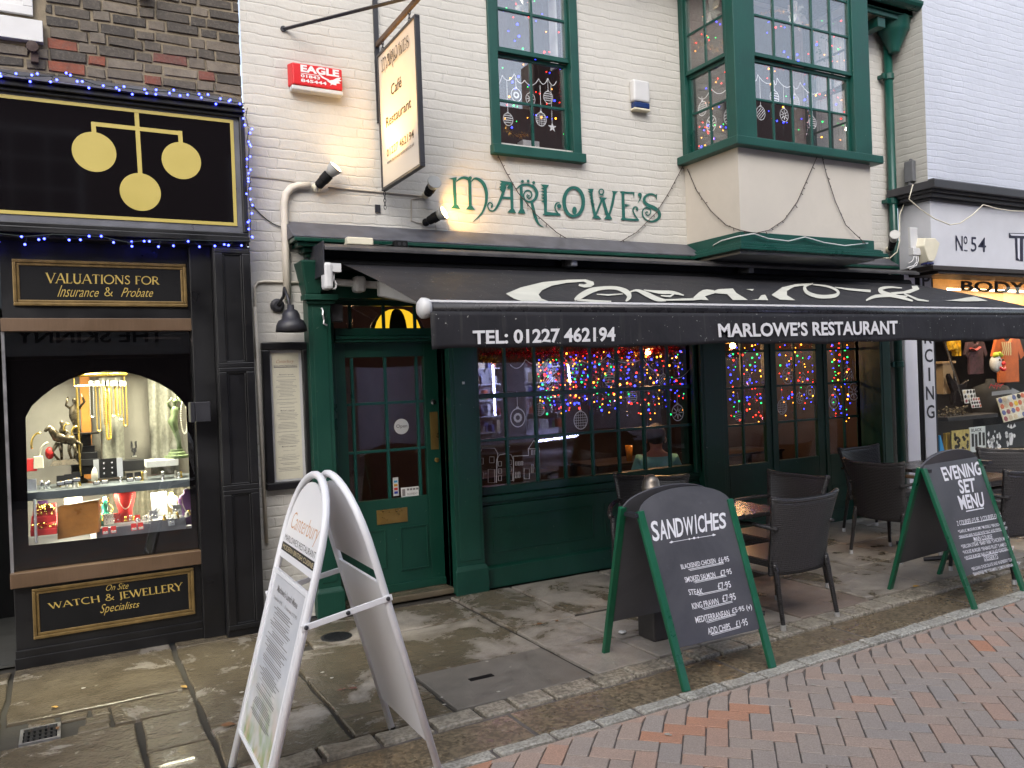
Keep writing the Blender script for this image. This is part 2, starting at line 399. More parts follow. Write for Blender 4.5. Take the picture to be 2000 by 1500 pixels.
M_red = mat('red_plastic', (.56, .012, .016), .35, var=.06, dirt=.1)
M_wbrick = painted_brick('cream_painted_brick', (.525, .508, .468))
M_bbrick = painted_brick('white_painted_brick', (.445, .47, .535), dirtc=(.36, .37, .36), rnd=.35)
M_rbrick = painted_brick('grey_stained_painted_brick', (.42, .415, .385), swap=True, dirtc=(.2, .21, .19), rnd=.35)

# ------------------------------------------------------------------ ground
# lines measured on the ground: y as a quadratic of x
def yl(c, x):
    x = max(-3, min(x, 13)); return c[0]+c[1]*x+c[2]*x*x
PAV, SETT, CHAN, BRK = (3.827, .0135, .0038), (3.680, .0066, .0037), (3.372, .0014, .0043), (3.297, -.0077, .0043)
def stone_mat():
    t = NT('york_stone'); co = t.coord(); at = t.new('Attribute', attribute_name='tone')
    tone = at.outputs['Fac']
    n1 = t.noise(co, 2.2, 8, .68, .5); n2 = t.noise(co, 45, 5, .6); n3 = t.noise(co, .9, 3)
    # dry buff grey stone, some slabs redder
    base = t.mix(t.ramp(t.noise(co, 7, 6, .7), .3, .7), (.235, .21, .18), (.35, .316, .27))
    base = t.mix(t.ramp(tone, .55, .9, 0, .55), base, (.12, .062, .045))
    wetm = t.math('ADD', n1, t.math('MULTIPLY', t.math('SUBTRACT', n3, .5), .7))
    sx = t.new('SeparateXYZ'); t.link(co, sx.inputs[0])
    wetm = t.math('ADD', wetm, t.ramp(sx.outputs[0], .2, 3.6, .16, -.075))
    wet = t.ramp(wetm, .45, .57)
    wetc = t.mix(t.ramp(n1, .4, .75), (.094, .076, .051), (.165, .137, .095))
    cc = t.mix(wet, base, wetc)
    lich = t.ramp(t.noise(co, 17, 2, .4), .735, .745)
    cc = t.mix(t.math('MULTIPLY', lich, .55), cc, (.30, .28, .22))
    h = t.math('ADD', t.math('MULTIPLY', n2, .5), t.math('MULTIPLY', t.noise(co, 6, 6, .6), 1.6))
    nm = t.bump(h, .6, .014)
    t.set(color=cc, rough=t.ramp(wet, 0, 1, .46, .19), normal=nm, spec=.5, coat=t.math('MULTIPLY', wet, .12)); return t.m
def sett_mat(name, a, b, sc=55, r=.5, tk=.35, dk=.5):
    t = NT(name); co = t.coord(); at = t.new('Attribute', attribute_name='tone')
    n = t.noise(co, sc, 3, .5); n2 = t.noise(co, 5, 5)
    cc = t.mix(t.ramp(n, .40, .60), a+(1,), b+(1,))
    cc = t.mix(t.ramp(n2, .45, .7, 0, dk), cc, (.05, .042, .03))
    cc = t.mix(t.ramp(at.outputs['Fac'], 0, 1, 0, tk), cc, (.34, .31, .26))
    t.set(color=cc, rough=t.ramp(n2, .35, .65, r-.15, r+.1), normal=t.bump(n, .35, .004)); return t.m
def paver_mat():
    t = NT('clay_pavers'); co = t.coord(); at = t.new('Attribute', attribute_name='tone'); f = at.outputs['Fac']
    cr = t.new('ValToRGB'); t.link(f, cr.inputs[0])
    e = cr.color_ramp.elements; e[0].position = 0; e[0].color = (.42, .37, .335, 1); e[1].position = 1; e[1].color = (.60, .28, .16, 1)
    for p, c in ((.3, (.45, .365, .305, 1)), (.6, (.52, .375, .295, 1)), (.85, (.56, .345, .25, 1))):
        k = e.new(p); k.color = c
    n = t.noise(co, 160, 3, .6); n2 = t.noise(co, 3, 5, .6)
    cc = t.mix(t.ramp(n, .35, .7), c4((.62, .62, .62)), c4((1, 1, 1)))
    cc = t.mix(1.0, cr.outputs[0], cc, 'MULTIPLY')
    cc = t.mix(t.ramp(n2, .3, .7, .3, 0), cc, (.25, .21, .19))
    cc = t.mix(t.ramp(t.noise(co, 9, 2, .3), .76, .78, 0, .5), cc, (.3, .28, .25))
    t.set(color=cc, rough=t.ramp(n2, .3, .7, .42, .7), normal=t.bump(n, .25, .003)); return t.m
M_stone = stone_mat(); M_sett = sett_mat('granite_setts', (.16, .14, .105), (.40, .355, .28))
M_settw = sett_mat('pale_granite_strip', (.24, .225, .19), (.55, .53, .47), 70, .55)
M_chan = sett_mat('wet_granite_channel', (.105, .083, .055), (.25, .195, .125), 52, .32, .06, .28)
M_pave = paver_mat()
M_joint = mat('joint_sand', (.034, .030, .024), .8, var=.3, scale=20, bump=.4)
M_jointp = mat('paver_joint', (.12, .106, .096), .85, var=.3, scale=30)
M_conc = mat('concrete_slab', (.165, .15, .128), .55, var=.22, scale=9, bump=.6, bscale=160)

def bev_poly(mb, pts, z, e=.006, drop=.02, jit=.0):
    """a paving stone: flat top with a worn rounded edge"""
    n = len(pts); cx = sum(p[0] for p in pts)/n; cy = sum(p[1] for p in pts)/n
    zs = [z+random.uniform(-jit, jit) for _ in range(n)]
    def ins(p, k):
        d = math.hypot(p[0]-cx, p[1]-cy) or 1; return p[0]+(cx-p[0])*k/d, p[1]+(cy-p[1])*k/d
    top = [ins(p, e*1.6)+(zz,) for p, zz in zip(pts, zs)]; mid = [ins(p, e*.4)+(zz-e*.5,) for p, zz in zip(pts, zs)]; bot = [tuple(p)+(z-drop,) for p in pts]
    vs = top+mid+bot
    mb.add(vs, [tuple(range(n))]+[(n*k+i, n*k+(i+1) % n, n*k+n+(i+1) % n, n*k+n+i) for k in (0, 1) for i in range(n)])
def rough_edge(x0, x1, y0, y1, j=.008, step=.16):
    pts = []
    for (ax, ay), (bx, by) in (((x0, y0), (x1, y0)), ((x1, y0), (x1, y1)), ((x1, y1), (x0, y1)), ((x0, y1), (x0, y0))):
        n = max(1, int(math.hypot(bx-ax, by-ay)/step))
        for i in range(n):
            pts.append((lerp(ax, bx, i/n)+random.uniform(-j, j), lerp(ay, by, i/n)+random.uniform(-j, j)))
    return pts
base = MB(); base.add([(-60, -60, -.05), (60, -60, -.05), (60, 60, -.05), (-60, 60, -.05)], [(0, 1, 2, 3)])
base.build('ground', M_joint, kind='structure')
# pavement of large york stone flags between the fronts and the kerb
bed = MB(); bed.add([(-6, 3.3, -.018), (14, 3.3, -.018), (14, 7.4, -.018), (-6, 7.4, -.018)], [(0, 1, 2, 3)]); bed.build('pavement_bed', M_joint, kind='structure')
pv = MB()
FL = []   # x0, x1, y0, y1, tone
def flag(x0, x1, y0, y1, tone=None): FL.append((x0, x1, y0, y1, random.random()*.5 if tone is None else tone))
YB = 5.99
for x0, x1 in ((-2.3, -1.35), (-1.34, -.37)):
    ys = [3.84, 4.5, 5.1, YB]
    for a, b in zip(ys, ys[1:]): flag(x0, x1, a, b-.015)
flag(-.345, .545, 5.03, YB, .1); flag(.15, .55, 4.70, 5.005, .2)
flag(-.35, .25, 3.84, 4.675, .1); flag(.272, .55, 4.255, 4.685, .3); flag(.272, .55, 3.84, 4.24, .2)
flag(.575, 1.145, 4.395, YB-.15, .05); flag(.575, 1.145, 3.845, 4.38, .2)
flag(.575, 1.145, YB-.135, 6.0, .4)
flag(1.17, 1.69, 4.11, 5.3, .1); flag(1.17, 1.69, 3.85, 4.095, .5); flag(1.36, 2.565, 5.32, 5.88, .3); flag(1.71, 2.565, 4.48, 5.305, .45)
flag(2.60, 3.115, 4.93, 5.91, .2); flag(2.60, 3.05, 3.90, 4.915, .3); flag(3.075, 3.5, 4.33, 4.91, .4)
flag(3.135, 3.98, 4.99, 5.92, .1); flag(3.52, 4.32, 4.40, 4.97, .3); flag(3.07, 3.4, 3.93, 4.31, .2); flag(3.42, 4.32, 3.95, 4.385, .35)
flag(4.0, 4.9, 4.995, 5.92, .25); flag(4.345, 5.06, 3.99, 4.97, .86); flag(5.08, 5.8, 4.05, 4.62, .3); flag(5.08, 5.8, 4.64, 5.3, .2); flag(4.92, 5.8, 5.32, 6.14, .2)
x = 5.82
while x < 13:
    wd = random.uniform(.6, 1.0); ys = [yl(PAV, x+wd/2)+.01]
    while ys[-1] < 6.1: ys.append(min(6.25, ys[-1]+random.uniform(.5, .85)))
    for a, b in zip(ys, ys[1:]):
        if b-a > .1: flag(x, x+wd-.018, a, b-.016)
    x += wd
for x0, x1, y0, y1, tn in FL:
    pv.attr = tn; bev_poly(pv, rough_edge(x0, x1, max(y0, yl(PAV, (x0+x1)/2)+.01), y1), 0, .007, .02, .0025)
# infill of small red-grey bricks and mortar fillets
for r in range(3):
    xx = -.34+r*.05
    while xx < .1:
        L = random.uniform(.11, .16)
        if not (r < 2 and xx+L > -.27 and xx < -.08):
            pv.attr = .75; bev_poly(pv, rough_edge(xx, min(xx+L, .14), 4.70+r*.103, 4.795+r*.103, .006, .1), -.004, .008)
        xx += L+.018
for (x0, x1, y0, y1) in ((1.18, 1.34, 5.42, 5.62), (1.18, 1.36, 5.64, 5.85), (1.36, 1.6, 5.22, 5.31), (3.42, 3.6, 4.32, 4.5)):
    pv.attr = .3; bev_poly(pv, rough_edge(x0, x1, y0, y1, .006, .1), -.002, .008)
xx = 3.06
while xx < 3.5:
    for yy in (3.92, 4.04, 4.16): pv.attr = random.random()*.5; bev_poly(pv, rough_edge(xx, xx+.1, yy+.26, yy+.36, .006, .1), -.012, .008)
    xx += .115
pv.build('pavement', M_stone, kind='structure')
cs = MB(); bev_poly(cs, rough_edge(1.71, 2.565, 3.875, 4.462, .003, .3), .002, .005); cs.build('pavement_concrete', M_conc, kind='structure')
# kerb: a row of granite setts, the wet channel slabs, a narrow strip of pale setts
def course(lo, hi, L0, L1, x0, x1, m, name, z, jit, j=.006, e=.012, gap=.014):
    mb = MB(); x = x0
    while x < x1:
        L = random.uniform(L0, L1); n = max(1, int(L/.12)); P = []
        for i in range(n+1):
            xx = x+(L-gap)*i/n; P.append((xx+random.uniform(-j, j), yl(lo, xx)+gap/2+random.uniform(-j, j)))
        for i in range(n, -1, -1):
            xx = x+(L-gap)*i/n; P.append((xx+random.uniform(-j, j), yl(hi, xx)-gap/2+random.uniform(-j, j)))
        mb.attr = random.random(); bev_poly(mb, P, z+random.uniform(-jit, jit), e, .03, jit*.5); x += L
    return mb.build(name, m, kind='structure')
course(SETT, PAV, .19, .30, -3, 13, M_sett, 'kerb_setts', .006, .004)
course(CHAN, SETT, 1.0, 1.5, -3, 13, M_chan, 'kerb_channel', -.008, .002, .004, .008, .012)
course(BRK, CHAN, .22, .34, -3, 13, M_settw, 'kerb_strip', .002, .004, .005, .01)
# herringbone street
hb = MB(); BU = .1016; th0 = rad(-43.2)
hu = V((math.cos(th0), math.sin(th0), 0)); hv = V((-hu.y, hu.x, 0))
hq = V(G(1300+700*.175, 1250+785*.175)+(0,))         # corner of a known brick
def brick_at(a, b, la, lb):
    p = hq+hu*(a*BU)+hv*(b*BU); return [p+hu*(la*BU*i)+hv*(lb*BU*j) for i, j in ((0, 0), (1, 0), (1, 1), (0, 1))]
for a in range(-62, 74):
    for b in range(-66, 52):
        d = (a-b) % 4
        if d == 0: q = brick_at(a, b, 2, 1)
        elif d == 3: q = brick_at(a, b, 1, 2)
        else: continue
        c = (q[0]+q[2])/2
        if c.x < -2.5 or c.x > 11 or c.y < -2.4 or c.y > 5: continue
        lim = [yl(BRK, p.x)-.012 for p in q]
        if all(p.y > l for p, l in zip(q, lim)): continue
        r = random.random(); hb.attr = min(1, random.betavariate(1.6, 2.6)) if r > .035 else random.uniform(.82, 1)
        if (a-b) % 4 == 0 and a == b and -4 <= a <= 0: hb.attr = .97
        Q = []
        for p, l in zip(q, lim):
            p2 = c+(p-c)*(1-.0035/ (p-c).length*1.2); Q.append((p2.x, min(p2.y, l)))
        if max(y for _, y in Q)-min(y for _, y in Q) < .02: continue
        bev_poly(hb, Q, -.002, .004, .02, .0012)
hb.build('street', M_pave, kind='structure')
bed2 = MB(); bed2.add([(-40, -5, -.0125), (40, -5, -.0125), (40, 3.75, -.0125), (-40, 3.75, -.0125)], [(0, 1, 2, 3)]); bed2.build('street_bed', M_jointp, kind='structure')

# small things lying on the ground
def ground_disc(name, px, r, m, label, cat, group=None, z=.004, sq=.8):
    x, y = G(*px); mb = MB(); n = 9
    a0 = random.random()*6
    mb.add([(x, y, z+.002)]+[(x+r*math.cos(a0+6.283*i/n)*random.uniform(.75, 1.2), y+sq*r*math.sin(a0+6.283*i/n)*random.uniform(.75, 1.2), z) for i in range(n)], [(0, i+1, (i+1) % n+1) for i in range(n)])
    return mb.build(name, m, label=label, cat=cat, group=group)
M_gum = mat('trodden_gum', (.36, .34, .29), .7)
for px, r in (((868, 1377), .011), ((973, 1352), .013), ((863, 1363), .01), ((630, 1314), .014), ((951, 1293), .012), ((997, 1304), .008), ((1199, 1296), .012), ((648, 1325), .013), ((163, 1345), .014), ((455, 1272), .01), ((472, 1353), .014), ((1545, 1385), .013), ((1588, 1338), .01), ((1638, 1402), .013), ((1747, 1355), .012), ((1883, 1374), .01), ((1303, 1435), .014), ((1310, 1437), .008), ((1862, 1245), .009)):
    ground_disc('gum_spot', px, r, M_gum, 'pale trodden chewing gum spot on the ground', 'gum', 'chewing gum spots on pavement and street')
M_leaf = [mat('leaf_yellow', (.42, .24, .04), .6), mat('leaf_brown', (.16, .075, .03), .6), mat('leaf_red', (.12, .03, .022), .6)]
def leaf(px, m, L=.05, a=0, lab=''):
    x, y = G(*px); mb = MB(); pts = [(0, -.5), (.22, -.3), (.3, 0), (.2, .28), (0, .5), (-.22, .25), (-.3, 0), (-.2, -.3)]
    ca, sa = math.cos(a), math.sin(a)
    mb.add([(x, y, .006)]+[(x+L*(p*ca-q*sa), y+L*(p*sa+q*ca), .006+.012*abs(p)+random.uniform(0, .006)) for p, q in pts], [(0, i+1, (i+1) % 8+1) for i in range(8)])
    return mb.build('fallen_leaf', M_leaf[m], solid=.001, label=lab, cat='leaf')
leaf((359, 1344), 0, .05, .6, 'small bright yellow leaf at the joint of the flags before the jeweller')
leaf((446, 1419), 1, .075, 1.3, 'brown leaf beside the left leg of the white menu stand')
leaf((107, 1384), 0, .045, .9, 'pale yellow leaf above the iron drain grate')
leaf((112, 1425), 1, .035, .2, 'orange brown leaf right of the iron drain grate')
leaf((1055, 1221), 1, .05, 1.2, 'curled brown leaf lying on the joint in front of the green pillar')
leaf((1087, 1215), 1, .035, .3, 'smaller pale brown leaf right of the curled one')
leaf((1260, 1232), 1, .07, 1.0, 'wet brown leaf litter beside the crumpled white tissue')
leaf((1790, 1147), 0, .06, 1.2, 'tan leaf between the feet of the evening menu board')
x, y = G(675, 1350); lf = MB()
for i in range(9):
    a = random.random()*6.3; px_, py_ = x+random.uniform(-.05, .05), y+random.uniform(-.03, .03); L = random.uniform(.02, .035)
    lf.add([(px_, py_, .005), (px_+L*math.cos(a), py_+L*math.sin(a), .008), (px_+L*math.cos(a+.5)*.7, py_+L*math.sin(a+.5)*.7, .012)], [(0, 1, 2)])
lf.build('leaf_scrap', M_leaf[2], label='trodden dark red leaf scraps on the wet flag behind the white menu stand', cat='leaf')
x, y = G(1218, 1238); cr = MB()
for i in range(6): cr.sph((x+random.uniform(-.02, .02), y+random.uniform(-.015, .015), .014), random.uniform(.008, .016), 6, (1.2, 1, .8))
cr.build('crumpled_tissue', M_white, label='crumpled white tissue by the rear foot of the sandwiches board', cat='litter')
# iron covers
M_castiron = mat('cast_iron', (.03, .031, .034), .4, .5, bump=.5, bscale=90)
x, y = G(657, 1244); mh = th('manhole_cover', 'round cast iron cover set in the pavement near the green door', 'cover', (x, y, 0))
mb = MB(); mb.lathe([(.105, -.01), (.105, .004), (.095, .006)], (x, y, 0), seg=32); mb.build('plate', M_castiron, mh)
mb = MB()
for i in range(-3, 4):
    hw = math.sqrt(max(0, .085**2-(i*.024)**2)); mb.box(x-hw, x+hw, y+i*.024-.004, y+i*.024+.004, .006, .0095)
mb.build('ribs', M_castiron, mh)
gx0, gy0, gx1, gy1 = -.27, 4.69, -.09, 4.90
dg_ = th('drain_grate', 'small square iron drain grate among the infill bricks', 'drain', ((gx0+gx1)/2, (gy0+gy1)/2, 0))
mb = MB(); mb.box(gx0, gx0+.015, gy0, gy1, -.015, .002); mb.box(gx1-.015, gx1, gy0, gy1, -.015, .002); mb.box(gx0+.015, gx1-.015, gy0, gy0+.015, -.015, .002); mb.box(gx0+.015, gx1-.015, gy1-.015, gy1, -.015, .002); mb.build('rim', M_alu, dg_)
mb = MB()
for i in range(6): mb.box(gx0+.02+i*.025, gx0+.034+i*.025, gy0+.015, gy1-.015, -.012, .0)
for i in range(3): mb.box(gx0+.015, gx1-.015, gy0+.05+i*.05, gy0+.06+i*.05, -.011, .001)
mb.build('bars', M_castiron, dg_)
x, y = G(940, 1324); mb = MB(); mb.box(x-.075, x+.075, y-.022, y+.022, -.01, .0045); mb.build('access_plate', M_blackd, bevel=.002, label='small black rectangular plate set in the concrete paving slab', cat='plate')

# ------------------------------------------------------------------ the other side of the street (seen mirrored in the glass)
def opp(X0, X1, H, ridge, mw, name, label, wins, Y=-3.2):
    r = th(name, label, 'building', ((X0+X1)/2, Y-2, 0)); OP = Plane((0, Y, 0), (-1, 0, 0), (0, 0, 1))
    mb = MB(); mb.box(X0, X1, Y-4, Y, 2.3, H); mb.box(X0, X0+.3, Y-4, Y, 0, 2.3); mb.box(X1-.3, X1, Y-4, Y, 0, 2.3); mb.build('wall', mw, r)
    mb = MB(); my = Y-2
    mb.add([(X0-.1, Y+.25, H-.1), (X1+.1, Y+.25, H-.1), (X1+.1, my, ridge), (X0-.1, my, ridge), (X0-.1, Y-4.2, H-.1), (X1+.1, Y-4.2, H-.1)], [(0, 1, 2, 3), (3, 2, 5, 4), (0, 3, 4), (1, 5, 2), (0, 4, 5, 1)])
    ro = mb.build('roof', M_tile, r)
    mb = MB(); cx = lerp(X0, X1, .7); mb.box(cx, cx+.8, my-.3, my+.3, ridge-1, ridge+1.1); mb.build('chimney', M_obrick, ro); ORG[ro] = ORG[ro]
    for cx, cz, wd, hg in wins:
        fr = MB(); q = (-cx-wd/2, cz-hg/2, -cx+wd/2, cz+hg/2); fr.frame(OP, q, .07, .01, .07)
        for i in (1, 2): fr.rect(OP, (q[0]+wd*i/3-.015, q[1]+.07, q[0]+wd*i/3+.015, q[3]-.07), .03, .05)
        for i in (1, 2, 3): fr.rect(OP, (q[0]+.07, q[1]+hg*i/4-.015, q[2]-.07, q[1]+hg*i/4+.015), .028, .048)
        f = fr.build('window', M_white, r); p = MB(); p.rect(OP, (q[0]+.07, q[1]+.07, q[2]-.07, q[3]-.07), .012, .02); p.build('pane', M_blackd, f)
    return r, OP
M_obrick = mat('dark_red_brick', (.075, .045, .036), .8, var=.3, scale=12, bump=.3)
M_orend = mat('dull_render', (.26, .245, .24), .8, var=.15)
M_tile = mat('clay_tiles', (.06, .04, .033), .8, var=.3, scale=10, bump=.4)
MIR = FY(15.2)                                     # the opposite front at y=-3.2, mirrored in the shop glass
oA, OPA = opp(-7, 4.6, 7.0, 9.6, M_obrick, 'brick_house', 'dark red brick house across the street seen only as a reflection in the jeweller glass', [(MIR.uv(60, 370)[0], 5.0, 1.5, 1.9), (3.2, 4.9, 1.1, 1.7), (-3, 4.9, 1.1, 1.7)])
u0 = MIR.uv(30, 662); u1 = MIR.uv(320, 662)
mb = MB(); mb.rect(OPA, (-4.5, 2.35, 6.9, 2.95), .02, .14); fas = mb.build('fascia', M_orend, oA)
mb = MB(); text(mb, OPA, (-u1[0], 2.55, -u0[0], 2.77), 'THE SKINNY', .143, .02); mb.build('lettering', M_ink, fas)
mb = MB(); mb.box(-6.7, 4.3, -3.95, -3.6, 0, 2.3); mb.build('shop_interior', M_darkroom, oA)
oB, OPB = opp(4.7, 12.6, 6.4, 8.3, M_orend, 'rendered_house', 'dull rendered house across the street seen only mirrored in the restaurant windows', [(7, 4.8, 1.1, 1.6), (10.2, 4.8, 1.1, 1.6)])
oC, OPC = opp(12.7, 26, 6.6, 8.9, M_obrick, 'long_brick_house', 'long brick house further along the opposite side of the street, mirrored in the bay window', [(15, 5, 1.1, 1.6), (19, 5, 1.1, 1.6)])
# the lit shop opposite: shelves and cool tubes
MR2 = FY(12.1+4.2)
M_shelf = mat('pale_shelf', (.5, .5, .55), .5); M_tube = emis('cool_tube', (.5, .55, 1), 26)
gx = [mat('goods_%d' % i, c, .5) for i, c in enumerate(((.5, .12, .06), (.1, .12, .3), (.5, .42, .3), (.25, .06, .08), (.08, .25, .12), (.6, .6, .62)))]
mb = MB(); mb.box(5.0, 12.3, -6.9, -6.8, 0, 2.3); mb.build('back_wall', M_shelf, oB)
for px0, px1 in ((930, 985), (1047, 1110)):
    X0, z0 = MR2.uv(px0, 860); X1, _ = MR2.uv(px1, 860); sh = MB()
    for k in range(5): sh.box(X0, X1, -4.6, -4.25, .5+k*.36, .52+k*.36)
    sh.box(X0, X1, -4.62, -4.6, .3, 2.25)
    u = sh.build('shelf_unit', M_shelf, label='pale shelf unit of goods mirrored in the main window, %s' % ('left' if px0 == 930 else 'right'), cat='shelves')
    for gi in range(6):
        gm = MB()
        for k in range(5):
            xx = X0+.03
            while xx < X1-.1:
                ww = random.uniform(.05, .12)
                if int(xx*97+k*31) % 6 == gi: gm.box(xx, xx+ww*.9, -4.5, -4.3, .522+k*.36, .522+k*.36+random.uniform(.12, .26))
                xx += ww
        if gm.v: tag(gm.build('goods', gx[gi], u), kind='stuff')
for pxs in (((963, 712), (968, 812)), ((1110, 712), (1114, 748)), ((1050, 862), (1135, 850))):
    a = MR2.px(*pxs[0]); b = MR2.px(*pxs[1]); mb = MB(); mb.tube([(a.x, -4.2, a.z), (b.x, -4.2, b.z)], .028, 8)
    mb.build('tube_light', M_tube, label='cool tube light mirrored in the main window, %s' % {963: 'beside the left shelves', 1110: 'beside the right shelves', 1050: 'along the counter'}[pxs[0][0]], cat='lamp')
for (X, z) in (MR2.uv(965, 760), MR2.uv(1090, 760)):
    l = bpy.data.lights.new('shop_glow', 'AREA'); l.energy = 60; l.color = (.6, .65, 1); l.size = .8
    o = bpy.data.objects.new('shop_glow', l); o.location = (X, -3.5, 2.1); o.rotation_euler = (rad(-70), 0, 0); C.objects.link(o)
# ------------------------------------------------------------------ the jeweller on the left
BX = 1.185                                          # where the two fronts meet
jw = th('jewellers_shop', 'black jewellers shop with dark brick upper wall at the left edge', 'building', (-1, 6.0, 0))
def brick_attr_mat(name):
    t = NT(name); co = t.coord(); f = t.new('Attribute', attribute_name='tone').outputs['Fac']
    cr = t.new('ValToRGB'); t.link(f, cr.inputs[0]); e = cr.color_ramp.elements
    e[0].position = 0; e[0].color = (.042, .038, .035, 1); e[1].position = 1; e[1].color = (.30, .075, .035, 1)
    for p, c in ((.22, (.08, .068, .056, 1)), (.45, (.17, .142, .112, 1)), (.74, (.27, .23, .18, 1)), (.80, (.16, .055, .045, 1))):
        k = e.new(p); k.color = c
    n = t.noise(co, 10, 8, .75); n2 = t.noise(co, 60, 4, .6)
    cc = t.mix(t.ramp(n, .35, .68, .6, 0), cr.outputs[0], (.045, .04, .035)); cc = t.mix(t.ramp(n2, .5, .75, 0, .5), cc, (.17, .15, .125))
    t.set(color=cc, rough=.85, normal=t.bump(n2, .6, .006)); return t.m
M_brick = brick_attr_mat('stock_bricks'); M_mort = mat('lime_mortar', (.20, .165, .115), .9, var=.3, scale=9, bump=.6, bscale=70)
mb = MB(); mb.box(-6, BX-.012, 6.052, 6.3, 2.6, 7); wall = mb.build('wall', M_mort, jw)
mb = MB(); z = 3.35; row = 0; hole = FY(6.04).rc(-60, -60, 92, 82)
while z < 5.3:
    xx = -2.2-(.17 if row % 2 else 0); k = 0
    while xx < BX-.01:
        L = .215 if (k+row) % 2 else .103
        x1 = min(xx+L+random.uniform(-.008, .008), BX-.008); zz = z+random.uniform(-.004, .004); h_ = .0635+random.uniform(-.005, .004)
        if x1 > hole[0] and xx < hole[2] and zz+h_ > hole[1]: xx = max(xx, hole[2])
        if x1-xx > .03:
            low = z < 3.95; r = random.random()
            mb.attr = random.betavariate(1.7, 2.2)*.74 if (r > (.19 if low else .02)) else random.uniform(.8, 1)
            yy = 6.04+random.uniform(-.004, .005); j = lambda: random.uniform(-.006, .006)
            mb.hexa([(xx+.006+j(), yy, zz+.004+j()), (x1-.006+j(), yy, zz+.004+j()), (x1+j(), 6.056, zz), (xx+j(), 6.056, zz), (xx+.006+j(), yy, zz+h_-.004+j()), (x1-.006+j(), yy, zz+h_-.004+j()), (x1, 6.056, zz+h_), (xx, 6.056, zz+h_)])
        xx = x1+.0105; k += 1
    z += .0745; row += 1
mb.build('brick_face', M_brick, wall)
# sash window, only its lower right corner in the picture
WJ = FY(6.05); r = WJ.rc(-160, -120, 65, 34); mb = MB(); mb.frame(WJ, r, .055, .006, .032); mb.frame(WJ, (r[0]+.055, r[1]+.055, r[2]-.055, r[3]-.055), .03, .006, .022); mb.rect(WJ, (r[2]-.20, r[1]+.086, r[2]-.178, r[3]-.086), .012, .022); wj = mb.build('window', M_white, jw, bevel=.003)
mb = MB(); mb.rect(WJ, (r[0]+.05, r[1]+.05, r[2]-.05, r[3]-.05), .011, .014); mb.build('glass', M_glass, wj)
mb = MB(); mb.rect(WJ, (r[0]+.01, r[1]+.01, r[2]-.01, r[3]-.01), .001, .004); mb.build('net_curtain', mat('net_curtain', (.4, .4, .42), .9), wj)
mb = MB(); mb.rect(WJ, (r[0]-.1, WJ.uv(40, 82)[1], WJ.uv(84, 60)[0], WJ.uv(40, 40)[1]), -.05, .05); mb.build('sill', M_white, wj, bevel=.004)
# flashing over the fascia
FJ = FY(5.83)
fr = FJ.rc(-200, 150, 482, 467)
ztop = FJ.uv(478, 211)[1]; xr = FJ.uv(483, 340)[0]; zbot = FJ.uv(488, 468)[1]
mb = MB(); mb.hexa([(-5, 5.80, ztop+.004), (xr-.01, 5.80, ztop+.004), (xr-.01, 6.04, ztop+.02), (-5, 6.04, ztop+.02), (-5, 5.80, ztop+.012), (xr-.01, 5.80, ztop+.012), (xr-.02, 6.036, ztop+.13), (-5, 6.036, ztop+.13)])
mb.build('flashing', M_lead, jw, bevel=.004)
# fascia sign with the three balls
sg = th('fascia_sign', 'long black fascia sign with three gold pawnbroker balls above the jewellers window', 'sign', (0, 5.9, zbot))
mb = MB(); mb.box(-5, xr, 5.90, 6.04, zbot, ztop); mb.build('case', M_black, sg)
mb = MB()
for z0, z1, d in ((ztop-.035, ztop, .07), (ztop-.06, ztop-.035, .045), (zbot+.02, zbot+.05, .045), (zbot-.02, zbot+.02, .075)): mb.box(-5, xr, 5.90-d, 5.90, z0, z1)
mb.box(xr-.035, xr, 5.85, 5.90, zbot+.05, ztop-.06)
mb.box(-5, xr-.02, 5.86, 6.02, zbot-.045, zbot-.02)
mb.build('moulding', M_black, sg, bevel=.006)
FP = FY(5.896)
r = (-5, FP.uv(230, 446)[1], FP.uv(470, 350)[0], FP.uv(230, 199)[1])
mb = MB(); mb.rect(FP, (r[0], r[1], r[2], r[3]), 0, .012); mb.build('border', M_grey, sg, bevel=.002)
gz1 = FP.uv(230, 211)[1]; gz0 = FP.uv(230, 430)[1]; gxr = FP.uv(459, 350)[0]
mb = MB(); mb.rect(FP, (-5, gz0, gxr, gz1), .012, .016); mb.build('panel', mat('gloss_black_panel', (.006, .005, .006), .06, var=0, rvar=.01), sg)
t_ = .022; mb = MB(); mb.rect(FP, (-5, gz1-t_, gxr, gz1), .016, .019); mb.rect(FP, (-5, gz0, gxr, gz0+t_), .016, .019); mb.rect(FP, (gxr-t_, gz0+t_, gxr, gz1-t_), .016, .019); mb.build('gold_line', M_emblem, sg)
mb = MB(); mp = Map(lambda x, y, d: FP.px(x, y, d), .0165)
def fp(x, y): return FP.uv(x, y)
for cx, cy, rr in ((184, 298, .128), (354, 315, .124), (274, 376, .124)):
    u, v = fp(cx, cy); mb.disc(uvmap(FP, d=.0165), u, v, rr, n=40)
def bar(a, b, w=.027, k=0): mb.rib(uvmap(FP, d=.0168+k), [fp(*a), fp(*b)], w)
bar((266, 218), (274, 350)); bar((179, 243), (355, 262), k=.0004); bar((182, 240), (184, 270), k=.0008); bar((351, 257), (353, 290), k=.0012)
mb.build('emblem', M_emblem, sg)
